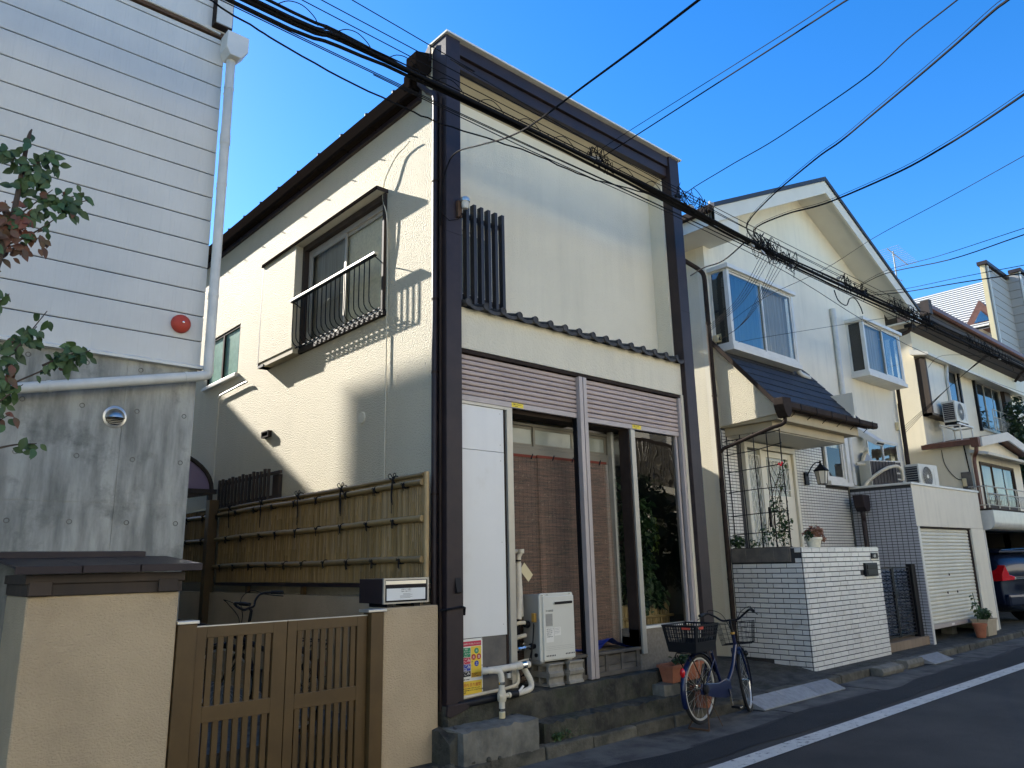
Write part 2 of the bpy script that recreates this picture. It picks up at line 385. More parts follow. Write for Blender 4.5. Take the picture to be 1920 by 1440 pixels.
def window_y(parent, x0, x1, z0, z1, y, panes=2, fw_=.045, frame='white_trim', gl='glass', back=None, name='window', depth=.05, split=None):
    """sliding window facing -Y: frame, sashes and panes; y is the front of the frame"""
    f = MB(); f.box(x0, x1, y, y+depth, z1-fw_, z1); f.box(x0, x1, y, y+depth, z0, z0+fw_)
    f.box(x0, x0+fw_, y, y+depth, z0+fw_, z1-fw_); f.box(x1-fw_, x1, y, y+depth, z0+fw_, z1-fw_)
    o = f.build(name, frame, parent, bevel=.004)
    a = x0+fw_; b = x1-fw_; n = panes; wd = (b-a)/n
    for i in range(n):
        pa, pb = a+i*wd-(.012 if i else 0), a+(i+1)*wd+(.012 if i < n-1 else 0); yy = y+.012+(.016 if i % 2 == 0 else 0)
        s = MB(); t = .028
        s.box(pa, pb, yy, yy+.014, z1-fw_-t, z1-fw_); s.box(pa, pb, yy, yy+.014, z0+fw_, z0+fw_+t)
        s.box(pa, pa+t, yy, yy+.014, z0+fw_+t, z1-fw_-t); s.box(pb-t, pb, yy, yy+.014, z0+fw_+t, z1-fw_-t)
        s.build('sash', frame, o)
        g = MB().poly([(pa+t, yy+.007, z0+fw_+t), (pb-t, yy+.007, z0+fw_+t), (pb-t, yy+.007, z1-fw_-t), (pa+t, yy+.007, z1-fw_-t)])
        g.build('pane', gl, o)
    if back:
        MB().poly([(x0+fw_, y+.16, z0), (x1-fw_, y+.16, z0), (x1-fw_, y+.16, z1), (x0+fw_, y+.16, z1)]).build('curtain', back, o)
    return o
def leaves(mb, c, n, spread, size, rg, droop=.3, flat=1.0):
    """n leaf-shaped folded blades scattered through an ellipsoid"""
    for _ in range(n):
        while True:
            p = Vector((rg.uniform(-1, 1), rg.uniform(-1, 1), rg.uniform(-1, 1)))
            if p.length < 1: break
        p = Vector(c)+Vector((p.x*spread[0], p.y*spread[1], p.z*spread[2]))
        L = size*rg.uniform(.6, 1.2); W = L*.32
        d = Vector((rg.uniform(-1, 1), rg.uniform(-1, 1), rg.uniform(-1, .5)-droop)).normalized()
        sd = d.cross(Vector((rg.uniform(-.6, .6), rg.uniform(-.6, .6), 1))).normalized()*W; up = sd.cross(d).normalized()*L*.09
        mb.add([p, p+d*L*.35+sd+up, p+d*L*.72+sd*.75+up*.6, p+d*L-up*1.5, p+d*L*.72-sd*.75+up*.6, p+d*L*.35-sd+up, p+d*L*.5-up*.3],
               [(0, 1, 6), (1, 2, 6), (2, 3, 6), (3, 4, 6), (4, 5, 6), (5, 0, 6)])
    return mb
# ================================================================== THE SETTING
MB().poly([(-60, -60, -.03), (140, -60, -.03), (140, 90, -.03), (-60, 90, -.03)]).build('ground', 'gutter_conc', kind='structure')
road = MB()
nx, ny = 70, 12
for i in range(nx+1):
    for j in range(ny+1):
        x = -14+i*1.4; y = -2.0+j*(4.42+2.0)/ny
        e = .05*math.sin(x*1.7)+.03*math.sin(x*4.1) if j == ny else 0
        road.v.append((x, y+e, .0+.004*math.sin(x*.5)*math.sin(y*.9)*(0 if j == ny else 1)))
for i in range(nx):
    for j in range(ny):
        a = i*(ny+1)+j; road.f.append((a, a+ny+1, a+ny+2, a+1))
road.build('road', 'asphalt', kind='structure')
g = MB()
for i in range(46):                                           # concrete channel slabs between asphalt and curb
    x = -12+i*2.0; g.box(x+.006, x+1.994, 4.30, 4.955, -.06, -.006+.004*((i*7) % 3))
g.build('gutter_channel', 'gutter_conc', kind='structure')
st_r = MB(); n = 160
for i in range(n+1):
    x = -12+i*.35; st_r.v += [(x, 3.93+.03*math.sin(x*1.3)+.015*math.sin(x*5.1), .0065), (x, 4.37+.05*math.sin(x*1.7)+.03*math.sin(x*4.1), .0065)]
st_r.f = [(2*i, 2*i+2, 2*i+3, 2*i+1) for i in range(n)]; st_r.build('road_strip', 'asphalt_new', kind='structure')
ln = MB()
for i in range(80):
    x = -10+i*1.0; ln.poly([(x, 3.64, .009), (x+1, 3.64, .009), (x+1, 3.83, .009), (x, 3.83, .009)])
ln.build('white_line', 'paint', kind='structure')
# pavement level behind the curb
gr = MB()
def gz(x, y):
    h = .085 + .05*max(0, min(1, (y-5.2)/1.3))
    if 7.9 < x < 10.4: h += .06*max(0, min(1, (y-5.2)/1.0))+.012*math.sin(x*9+y*5)+.010*math.sin(x*17-y*13)
    return h
xs = [-14+i*.5 for i in range(44)]+[8+i*.08 for i in range(30)]+[10.4+i*1.0 for i in range(60)]
ys = [5.03, 5.1, 5.2, 5.3, 5.4, 5.5, 5.65, 5.8, 6.0, 6.3, 6.6, 7.5, 9, 12, 18, 30]
for x in xs:
    for y in ys: gr.v.append((x, y, gz(x, y)))
for i in range(len(xs)-1):
    for j in range(len(ys)-1):
        a = i*len(ys)+j; gr.f.append((a, a+len(ys), a+len(ys)+1, a+1))
gr.build('pavement', 'rough_asphalt', kind='structure', smooth=True)
curb = MB().box(-14, 60, 5.0, 5.05, -.03, .07).build('curb', 'curb', kind='structure')
i = 0; x = -6.0
while x < 30:
    L = .6 + .02*math.sin(i*3.1); top = .098+.006*math.sin(i*1.9)
    if not (7.84 < x+L/2 < 9.72 and False):
        y0 = 4.965+.008*math.sin(i*2.3)
        b = MB().prism([(y0, -.03), (y0+.006, top-.012), (y0+.02, top), (5.085, top), (5.085, -.03)], 'x', x+.006, x+L-.006)
        b.build('curb_stone', 'curb', curb, bevel=.006, origin=(x, 5, 0))
    x += L; i += 1

# ================================================================== LEFT BUILDING: fair-faced concrete below, pale siding above
LY = 5.95
lb = thing('concrete_and_siding_building', (0, 10, 0), 'tall building with bare grey concrete below and pale horizontal siding above, at the far left', 'building')
cw = MB()
wall = [( -3.0, -1.2), (-1.2, .535), (.535, 1.535), (1.535, 2.044)]
for (a, b) in wall:
    for (c, d) in ((0.0, 1.18), (1.18, 2.085), (2.085, 3.15)):
        cw.box(a+.0025, b-.0025, LY, LY+.2, c+.0025, d-.0025)
cw.box(-3, 2.04, LY+.004, LY+.25, 0, 3.15)
cw.box(1.84, 2.044, LY+.2, 17, 0, 3.15)
cw.build('concrete_wall', 'concrete', lb)
for x in (.9, 1.265, 1.63, 1.97):
    for z in (1.95, 2.405, 2.765, 3.08):
        if (x, z) in ((1.97, 3.08),): continue
        h = MB().lathe([(.0, LY+.012), (.008, LY+.012), (.013, LY-.001), (.0165, LY-.0035), (.018, LY-.0005)], (x, 0, z), 14, 'y', cap=False)
        h.build('form_tie_plug', 'concrete_mid', lb, smooth=True)
k = 0; z = 3.165
while z < 9.0:
    h = .208
    if z < 6.1 and z+h > 6.1: h = 6.13-z
    elif 6.1 < z < 6.2: z = 6.2
    b = MB().prism([(LY+.03, z+.004), (LY-.022, z+.004), (LY-.024, z+.010), (LY-.024, z+h-.010), (LY-.017, z+h-.003), (LY+.03, z+h-.003)], 'x', -3.0, 2.052)
    b.build('siding_board', 'siding', lb, origin=(0, LY, z))
    z += h+.0
wl = MB(); z = 3.165
wl.box(1.9, 2.048, LY+.03, 17.0, 3.16, 9.05); wl.box(-3, 1.9, LY+.03, LY+.1, 3.16, 9.05); wl.box(-3, 2.0, 16.9, 17, 0, 9.05); wl.box(-3, 2.0, LY+.1, 16.9, 8.95, 9.05)
wl.build('side_wall', 'siding', lb)
box('joint_backing', 'joint', lb, -3, 2.0, LY-.010, LY+.03, 3.16, 9.0)
fl = MB().prism([(LY-.05, 3.145), (LY-.05, 3.165), (LY-.02, 3.182), (LY+.02, 3.182), (LY+.02, 3.145)], 'x', -3.0, 2.075)
fl.build('base_flashing', 'white_trim', lb)
MB().prism([(LY-.045, 6.135), (LY-.045, 6.16), (LY-.02, 6.195), (LY+.02, 6.195), (LY+.02, 6.135)], 'x', -3.0, 2.07).build('belt_flashing', 'stained_brown', lb)
MB().tube([(-3, LY-.05, 6.175), (1.8, LY-.05, 6.175), (2.0, LY-.05, 6.16)], .012, 6).build('belt_conduit', 'pvc', lb)
box('corner_cap', 'brown_side', lb, 1.93, 2.085, LY-.10, LY+.0, 6.21, 8.2, bevel=.006)
box('corner_cap_face', 'pvc', lb, 1.94, 2.075, LY-.11, LY-.10, 6.22, 8.2)
# rain head and downpipe
rh = MB().prism([(2.012, 5.965), (2.012, 6.125), (2.20, 6.125), (2.20, 5.985), (2.135, 5.90), (2.045, 5.90)], 'y', 5.75, 5.91)
rh.build('rain_head', 'white_trim', lb, bevel=.006)
pb = MB().tube([(2.09, 5.85, 5.93), (2.09, 5.85, 3.12)], .0385, 14)
dp = pb.build('downpipe', 'pvc', lb, smooth=True)
for zz in (5.62, 4.72, 3.74):
    MB().lathe([(.0415, 0), (.0415, .022)], (2.09, 5.85, zz), 14).box(2.08, 2.10, 5.88, 5.95, zz+.002, zz+.018).build('pipe_clip', 'pvc', dp)
MB().lathe([(.0425, 0), (.0425, .09)], (2.09, 5.85, 5.10), 14).build('pipe_sleeve', 'pvc', dp, smooth=True)
hp = MB().tube([(2.09, 5.85, 3.17), (2.095, 5.85, 3.115), (2.09, 5.85, 3.095), (2.05, 5.85, 3.078), (2.0, 5.85, 3.066), (-1.2, 5.85, 2.36)], .0385, 14)
hp2 = hp.build('cross_pipe', 'pvc', lb, smooth=True)
for xx in (1.93, 1.03, .1):
    c = (xx, 5.85, 3.066-(2.0-xx)*.2206)
    MB().tube([(xx-.012, 5.85, c[2]-.0026), (xx+.012, 5.85, c[2]+.0026)], .0425, 14).box(xx-.008, xx+.008, 5.88, 5.95, c[2]-.008, c[2]+.008).build('pipe_clip', 'pvc', hp2)
# alarm bell and hooded vent
bell = MB().lathe([(.0, LY-.092), (.030, LY-.090), (.055, LY-.078), (.0715, LY-.055), (.0735, LY-.03), (.066, LY-.026), (.06, LY-.024)], (1.877, 0, 3.485), 28, 'y').build('alarm_bell', 'red', lb, smooth=True)
MB().lathe([(.0, LY-.104), (.008, LY-.102), (.012, LY-.09)], (1.877, 0, 3.485), 10, 'y').build('bell_nut', 'chrome', bell, smooth=True)
vx, vz = 1.482, 2.705
vh = MB().lathe([(.080, LY-.001), (.080, LY-.006), (.066, LY-.010), (.062, LY-.008)], (vx, 0, vz), 28, 'y').build('vent_hood', 'vent_steel', lb, smooth=True)
hd = MB(); n = 20
for i in range(n+1):
    a = math.pi*i/n
    for j in range(7):
        p = (math.pi/2)*j/6
        hd.v.append((vx+.062*math.cos(a), LY-.008-.072*math.sin(p)*math.sin(a)**.6 if 0 < i < n else LY-.008, vz+.062*math.sin(a)*math.cos(p)-.012*math.sin(p)))
for i in range(n):
    for j in range(6):
        a = i*7+j; hd.f.append((a, a+7, a+8, a+1))
hd.build('hood', 'vent_steel', vh, smooth=True)
MB().lathe([(.061, LY-.009), (.0, LY-.009)], (vx, 0, vz), 24, 'y', cap=False).build('duct', 'black', vh)
for i in range(4):
    zz = vz-.012-i*.012; hw = math.sqrt(max(.0001, .06**2-(zz-vz)**2))
    MB().box(vx-hw, vx+hw, LY-.02, LY-.011, zz-.002, zz+.001).build('louvre', 'alu', vh)

# ================================================================== TAN GATE PILLARS, GATE, LETTERBOX
lp = thing('roofed_gate_wall', (1.38, 5.6, 0), 'wide tan plastered gate wall under a dark sheet-metal cap, beside the concrete wall', 'gate wall')
box('plaster_body', 'tan', lp, .952, 1.815, 5.30, 5.93, 0, 1.475, bevel=.012)
tm = MB().box(.945, 1.825, 5.285, 5.93, 1.475, 1.545); tm.build('timber_plate', 'wood_dark', lp, bevel=.004)
MB().box(.93, 1.835, 5.27, 5.93, 1.545, 1.60).build('timber_fascia', 'wood_dark', lp, bevel=.004)
for xx in (1.0, 1.72): box('timber_block', 'wood_dark', lp, xx-.05, xx+.07, 5.262, 5.285, 1.478, 1.56, bevel=.004)
for i, (a, b) in enumerate(((.86, 1.2), (1.2, 1.53), (1.53, 1.905))):
    s = MB(); z0 = 1.602+.002*i
    s.prism([(5.20, z0), (5.20, z0+.045), (5.93, z0+.108), (5.93, z0+.09), (5.215, z0+.03), (5.215, z0)], 'x', a, b+.012)
    s.build('cap_sheet', 'brown_steel', lp, bevel=.002)
MB().prism([(5.885, 1.70), (5.885, 1.745), (5.93, 1.75), (5.93, 1.69)], 'x', .86, 1.76).build('upstand', 'brown_steel', lp)

rp = thing('gate_pillar', (3.65, 5.4, 0), 'tan plastered gate pillar carrying the letterbox, next to the dark brown column', 'pillar')
box('plaster_body', 'tan', rp, 3.385, 3.923, 5.30, 5.52, 0, 1.286, bevel=.012)
box('rear_pier', 'tan', rp, 3.78, 3.94, 5.52, 5.75, 0, 1.47, bevel=.01)

mb_ = thing('letterbox', (3.6, 5.4, 1.287), 'dark grey letterbox with a white paper label, standing on the tan gate pillar', 'letterbox')
box('foot', 'black', mb_, 3.44, 3.50, 5.33, 5.6, 1.286, 1.316); box('foot', 'black', mb_, 3.70, 3.76, 5.33, 5.6, 1.286, 1.316)
box('case', 'brown_steel', mb_, 3.392, 3.818, 5.315, 5.68, 1.316, 1.508, bevel=.004)
f = MB(); f.box(3.385, 3.822, 5.297, 5.315, 1.497, 1.512); f.box(3.385, 3.822, 5.297, 5.315, 1.314, 1.326); f.box(3.385, 3.40, 5.297, 5.315, 1.326, 1.497); f.box(3.808, 3.822, 5.297, 5.315, 1.326, 1.497)
f.build('front_frame', 'alu', mb_)
box('slot_flap', 'alu_bright', mb_, 3.408, 3.80, 5.303, 5.315, 1.462, 1.492, bevel=.002)
fb = box('front_flap', 'black', mb_, 3.402, 3.806, 5.301, 5.315, 1.33, 1.455, bevel=.002)
box('paper_label', 'paper', mb_, 3.415, 3.788, 5.2985, 5.301, 1.34, 1.432)
for i, (tx, sz) in enumerate((('お知らせ  お願い', .013), ('投函は ご遠慮ください', .009))):
    text(tx, sz, (3.60, 5.298, 1.418-.014*i), 'print_grey', mb_, align='CENTER')
for i in range(5): box('print_line', 'print_grey', mb_, 3.57-.03*(i > 1), 3.64+.02*(i % 2), 5.2978, 5.2985, 1.388-i*.008, 1.3905-i*.008)

gt = thing('double_gate', (2.6, 5.35, 0), 'bronze-brown metal double gate with vertical slats between the tan pillars', 'gate')
gp = MB().box(1.822, 1.945, 5.29, 5.39, 0, 1.262); gp.build('gate_post', 'gate_bronze', gt, bevel=.004)
MB().box(3.262, 3.375, 5.27, 5.39, 0, 1.262).build('gate_post', 'gate_bronze', gt, bevel=.004)
MB().box(1.815, 1.955, 5.28, 5.40, 1.263, 1.283).build('post_cap', 'alu_bright', gt, bevel=.003)
MB().box(3.225, 3.39, 5.25, 5.40, 1.263, 1.283).build('post_cap', 'alu_bright', gt, bevel=.003)
def leaf_(x0, x1, a, b, ns, zt):
    lf = MB(); y0, y1 = 5.315, 5.355
    lf.box(x0, a, y0, y1, .05, zt); lf.box(b, x1, y0, y1, .05, zt)
    lf.box(a, b, y0, y1, 1.165, zt); lf.box(a, b, y0, y1, .635, .735); lf.box(a, b, y0, y1, .05, .15)
    o = lf.build('gate_leaf', 'gate_bronze', gt, bevel=.003)
    pitch_ = (b-a)/ns
    for (c, d) in ((.735, 1.165), (.15, .635)):
        for i in range(ns):
            xc = a+pitch_*(i+.5); box('slat', 'gate_bronze', o, xc-.019, xc+.019, y0+.008, y1-.008, c, d)
    box('top_strip', 'alu_bright', o, x0, x1, y0-.004, y1+.004, zt, zt+.006)
leaf_(1.952, 2.592, 2.02, 2.49, 7, 1.238); leaf_(2.598, 3.255, 2.668, 3.167, 8, 1.238)

# ================================================================== LOW WALL AND BAMBOO FENCE BESIDE THE HOUSE
lw = thing('low_tan_wall', (3.88, 8, 0), 'low plain tan wall below the bamboo fence', 'wall')
box('wall_body', 'tan', lw, 3.80, 3.96, 5.76, 13.0, 0, 1.335)
bf = thing('bamboo_fence', (3.85, 7.7, 1.34), 'tan bamboo cane fence with three tied rails, above the low wall', 'fence')
canes = [mesh_of(MB().tube([(0, 0, 0), (0, 0, .09+.062*q), (0, 0, .098+.062*q), (0, 0, .106+.062*q), (0, 0, .46+.055*q), (0, 0, .468+.055*q), (0, 0, .476+.055*q), (0, 0, .93)],
        [.0138, .0138, .0170, .0138, .0138, .0168, .0138, .0135], 6), 'bamboo_cane', 'bamboo', True) for q in range(7)]
def fence_run(root, ya, yb, count):
    st = (yb-ya)/count
    for i in range(count):
        z = 1.462
        q = canes[rnd.randrange(7)]
        piece(q, 'cane', root, (3.855+rnd.uniform(-.002, .002), ya+st*(i+.5), z+(.0)), rot=(rnd.uniform(-.004, .004), 0, rnd.uniform(0, 6)), scale=(st/.0276, st/.0276, rnd.choice((1, 1, .995))) )
fence_run(bf, 5.40, 9.96, 150)
def rail(root, ya, yb, z, r, x=3.815):
    pts = []; n = int((yb-ya)/.04); rs = []
    nod = [ya+.33*j+rnd.uniform(-.05, .05) for j in range(20)]
    for i in range(n+1):
        y = ya+(yb-ya)*i/n; near = min(abs(y-q) for q in nod)
        pts.append((x, y, z+.006*math.sin(y*2.1+z))); rs.append(r*(1.13 if near < .022 else 1.0))
    return MB().tube(pts, rs, 10).build('rail', 'bamboo', root, smooth=True)
knot_protos = []
def knot(root, y, z, r=.026, long_=.06):
    k = MB(); x = 3.815
    for dy in (-.006, .006):
        k.ring((x+.004, y+dy, z), (0, 1, .15 if dy > 0 else -.15), r+.003, .005, 14, 5)
    rg = random.Random(int(y*1000+z*10))
    for s_ in range(3):
        p = [Vector((x-r-.004, y, z+.01))]
        for j in range(4): p.append(p[-1]+Vector((-.004 if j == 0 else .002, rg.uniform(-.012, .012), -long_/3*rg.uniform(.6, 1.2))))
        k.tube(p, .0042, 5)
    for s_ in (-1, 1):
        k.tube([(x-r-.003, y, z), (x-r-.012, y+.018*s_, z+.014), (x-r-.010, y+.03*s_, z+.002), (x-r-.004, y+.008*s_, z-.004)], .0042, 5)
    if long_ > .1:
        for s_ in (-1, 1): k.tube(smooth_path([(x-r, y, z+.01), (x-r-.006, y+.03*s_, z+.055), (x-r-.008, y+.062*s_, z+.04), (x-r-.006, y+.03*s_, z+.004)], 3), .0042, 5)
    k.build('rope_knot', 'rope', root)
zr = [2.305, 1.995, 1.655]
for z, r in zip(zr, (.026, .028, .028)): rail(bf, 5.385, 9.96, z, r)
rail(bf, 5.40, 9.96, 2.372, .020, 3.84)
MB().tube([(3.872, 5.40, 2.375), (3.872, 9.96, 2.375)], .018, 8).build('cap_cane', 'bamboo_pale', bf, smooth=True)
for i in range(9): knot(bf, 5.62+i*.53+rnd.uniform(-.06, .06), zr[0], .026, .05)
for i in range(5): knot(bf, 5.80+i*.92, 2.365, .034, .22)
for i in range(9): knot(bf, 5.78+i*.47+rnd.uniform(-.06, .06), zr[1])
for i in range(10): knot(bf, 5.66+i*.45+rnd.uniform(-.05, .05), zr[2])
MB().tube([(3.85, 5.375, 1.40), (3.85, 5.375, 2.40)], .024, 12).build('end_cane', 'bamboo_pale', bf, smooth=True)
box('bottom_channel', 'brown_steel', bf, 3.84, 3.90, 5.38, 9.98, 1.42, 1.455)
for y in (6.2, 7.6, 9.0): box('spacer', 'gate_bronze', bf, 3.85, 3.89, y-.03, y+.03, 1.338, 1.42)
po = MB().box(3.72, 3.84, 10.0, 10.12, 0, 2.50); po.build('fence_post', 'gate_bronze', bf, bevel=.004)
bf2 = thing('shaded_bamboo_fence', (3.85, 11.2, 1.34), 'shorter shaded run of bamboo fence beyond the bronze fence post', 'fence')
fence_run(bf2, 10.16, 12.2, 68)
for z in zr: rail(bf2, 10.14, 12.2, z, .026)
for i in range(3):
    for z in zr[:2]: knot(bf2, 10.4+i*.6, z)
box('top_strip', 'alu', bf2, 3.82, 3.88, 10.14, 12.2, 2.395, 2.41)
# entrance canopy with an arched end, at the back of the passage
ac = thing('arched_canopy', (3.1, 10.9, 0), 'brown-framed arched canopy with purple sheeting at the end of the side passage', 'canopy')
cx, cz = 3.06, 2.92; Rr = .86
arc = [(cx+Rr*math.cos(math.pi*i/20), cz-.24+.62*Rr*math.sin(math.pi*i/20)) for i in range(21)]
for yy in (10.5,):
    MB().tube([(x, yy, z) for x, z in arc], .03, 8).build('arch_frame', 'wood_dark', ac, smooth=True)
pr = MB()
for i in range(20):
    (a, b), (c, d) = arc[i], arc[i+1]; pr.poly([(a, 10.5, b), (c, 10.5, d), (c, 11.4, d), (a, 11.4, b)])
pr.build('canopy_sheet', 'canopy_purple', ac, smooth=True)
MB().poly([(x, 10.515, z) for x, z in arc]).build('gable_sheet', 'canopy_purple', ac)
box('tie_beam', 'wood_dark', ac, cx-Rr, cx+Rr+.06, 10.46, 10.54, cz-.30, cz-.235, bevel=.004)
MB().prism([(cx+.2, cz-.305), (cx+Rr+.02, cz-.305), (cx-Rr, cz-.62), (cx-Rr, cz-.305)], 'y', 10.47, 10.50).build('haunch', 'wood_dark', ac)
for xx in (cx-Rr, cx+Rr-.02): box('canopy_post', 'wood_dark', ac, xx-.03, xx+.03, 10.47, 10.53, .1, cz-.3)
# back fence closing the passage
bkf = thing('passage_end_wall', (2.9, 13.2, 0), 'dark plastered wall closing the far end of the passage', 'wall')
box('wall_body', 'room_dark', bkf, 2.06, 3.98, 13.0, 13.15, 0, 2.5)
hr = thing('passage_handrail', (2.5, 6.6, .1), 'dark sloping handrail behind the bronze gate', 'handrail')
MB().tube([(1.95, 7.3, 1.30), (2.75, 6.9, 1.10), (3.35, 6.3, .72)], .022, 8).build('rail', 'black', hr)
MB().tube([(2.0, 7.28, 1.28), (2.0, 7.28, .1)], .018, 8).build('baluster', 'black', hr)
MB().tube([(2.75, 6.9, 1.10), (2.75, 6.9, .1)], .018, 8).build('baluster', 'black', hr)
MB().tube([(3.35, 6.3, .72), (3.35, 6.3, .1)], .018, 8).build('baluster', 'black', hr)

MB().box(2.06, 3.80, 5.95, 13.0, .06, .30).build('passage_slab', 'concrete_mid', kind='structure')
# ================================================================== THE MAIN HOUSE
H = thing('narrow_cream_house', (5.9, 8.5, 0), 'narrow two-storey cream house framed by dark brown columns with rolled-up shop shutters', 'house')
# side wall with its window openings
sw = MB()
wall_x(sw, 4.0, 4.16, 5.30, 12.4, .30, 6.42, [(6.36, 8.15, 4.17, 5.46), (10.06, 11.22, 4.25, 4.98)])
sw.build('side_wall', 'stucco', H)
MB().box(4.0, 7.85, 12.2, 12.4, .3, 6.42).build('rear_wall', 'stucco', H)
MB().box(7.70, 7.85, 5.5, 12.2, .3, 6.42).box(7.72, 7.85, 6.3, 12.2, 6.42, 7.2).build('party_wall', 'stucco', H)  # upper part raised, out of view, to darken the reflection in the bay pane
box('foundation', 'concrete_mid', H, 4.02, 7.84, 5.45, 12.38, 0, .30)
# columns and beam of the front frame
def column(x0, x1):
    c = box('column', 'brown_steel', H, x0, x1, 5.265, 5.50, .33, 6.80, bevel=.006)
    box('column_joint', 'black', c, x0-.001, x1+.001, 5.2635, 5.266, 4.66, 4.664)
    return c
cl = column(3.985, 4.162); cr = column(7.655, 7.855)
MB().prism([(3.975, .50), (4.21, .50), (4.20, .47), (4.17, .445), (4.0, .40), (3.965, .42)], 'y', 5.235, 5.262).build('base_moulding', 'brown_steel', cl, bevel=.004)
MB().prism([(5.262, 1.37), (5.232, 1.38), (5.262, 1.50)], 'x', 4.07, 4.13).build('wedge_bracket', 'black', cl)
MB().tube([(3.94, 5.30, 1.24), (3.97, 5.25, 1.245), (4.13, 5.25, 1.26), (4.17, 5.26, 1.25), (4.18, 5.28, 1.19)], .011, 6).build('holdfast', 'black', cl)
bm = box('upper_fascia', 'brown_steel', H, 4.165, 7.652, 5.285, 5.40, 6.655, 6.79, bevel=.004)
box('lower_fascia', 'brown_steel', H, 4.165, 7.652, 5.32, 5.40, 6.52, 6.65, bevel=.004)
box('parapet_capping', 'white_trim', H, 3.97, 7.90, 5.235, 5.56, 6.805, 6.825)
MB().box(4.17, 7.65, 5.41, 5.52, 6.57, 6.80).build('parapet_backing', 'stucco_smooth', H)
MB().prism([(5.405, 6.525), (5.64, 6.37), (5.70, 6.37), (5.70, 6.56), (5.405, 6.56)], 'x', 4.165, 7.652).build('soffit', 'beige_wood', H)
# upper recessed wall and its returns; lower band
uw = MB(); wall_y(uw, 5.62, 5.70, 4.165, 7.62, 3.9, 6.50, [(4.36, 4.86, 4.20, 4.98)]); uw.build('upper_wall', 'stucco_smooth', H)
MB().box(7.62, 7.652, 5.405, 5.62, 4.0, 6.53).build('wall_return', 'stucco_smooth', H)
MB().box(4.163, 4.19, 5.32, 5.62, 4.0, 6.46).build('wall_return', 'stucco_smooth', H)
bd = MB().prism([(5.33, 3.575), (5.33, 3.975), (5.62, 4.06), (5.62, 3.575)], 'x', 4.165, 7.652); bd.build('front_band', 'stucco_smooth', H)
box('shutter_lintel', 'brown_side', H, 4.165, 7.652, 5.335, 5.42, 3.535, 3.572)
# small upper window behind upright bars
wn = window_y(H, 4.36, 4.86, 4.20, 4.98, 5.625, panes=2, gl='glass_frost', fw_=.04)
gg = MB()
gr_ = thing('upright_bar_screen', (4.6, 5.5, 4.06), 'charcoal screen of seven upright bars over the small upper window', 'screen')
sm = mesh_of(MB().box(-.0175, .0175, -.03, .03, 0, 1.10), 'bar', 'grille')
for i in range(7): piece(sm, 'bar', gr_, (4.315+i*.0945, 5.50, 4.07))
box('cross_rail', 'grille', gr_, 4.30, 4.90, 5.531, 5.56, 5.03, 5.07); box('cross_rail', 'grille', gr_, 4.30, 4.90, 5.531, 5.56, 4.16, 4.20)
for xx in (4.33, 4.87):
    for zz in (5.05, 4.18): box('stand_off', 'grille', gr_, xx-.01, xx+.01, 5.56, 5.622, zz-.01, zz+.01)
# eave tiles on the ledge
tl = MB(); n = 10; W = .217
top = []; bot = []
for i in range(n+1):
    t = i/n; x = W*t
    z = .030*math.cos(math.pi*2*t)*.5+.018*math.cos(math.pi*4*t)*.3
    z = .032*(1-math.sin(math.pi*t)**.8)
    top.append((x, z))
for yy, dz in ((0, 0), (.34, .09)):
    for x, z in top: tl.v.append((x, yy, z+dz))
    for x, z in top: tl.v.append((x, yy, z-.016+dz))
k = n+1
for i in range(n):
    tl.f += [(i, i+1, 2*k+i+1, 2*k+i), (k+i, 3*k+i, 3*k+i+1, k+i+1), (i, k+i, k+i+1, i+1)]
tl.prism([(W*.08+.0, .018)]+[(W*(.08+.84*t), -.006-.030*math.sin(math.pi*t)**.7) for t in (0, .1, .25, .4, .55, .7, .85, 1)]+[(W*.92, .018)]+[(W*(.92-.84*t), .018-.021*math.sin(math.pi*t)) for t in (.2, .4, .6, .8)], 'y', -.012, .004)
tile_me = mesh_of(tl, 'roof_tile', 'tile_roof')
dk = MB().lathe([(.034, .05), (.038, -.01), (.038, -.024), (.031, -.026), (.029, -.020), (.0, -.020)], (0, 0, 0), 20, 'y', cap=False)
dm = mesh_of(dk, 'tile_boss', 'tile_roof', True)
rl = MB().tube([(0, .02, .022), (0, .30, .105)], .03, 10); rm = mesh_of(rl, 'tile_roll', 'tile_roof', True)
for i in range(16):
    x = 4.235+i*.2172
    t = piece(tile_me, 'ledge_tile', H, (x, 5.27, 3.985), rot=(0, rnd.uniform(-.02, .02), 0))
    if i == 15: t.scale = (.72, 1, 1)
    for me_, nm in ((dm, 'tile_boss'), (rm, 'tile_roll')):
        o = bpy.data.objects.new(nm, me_); col.objects.link(o); o.parent = t; o.location = (0, 0, .022 if nm == 'tile_boss' else .002)
        o['_w'] = (x, 5.27, 4.02)
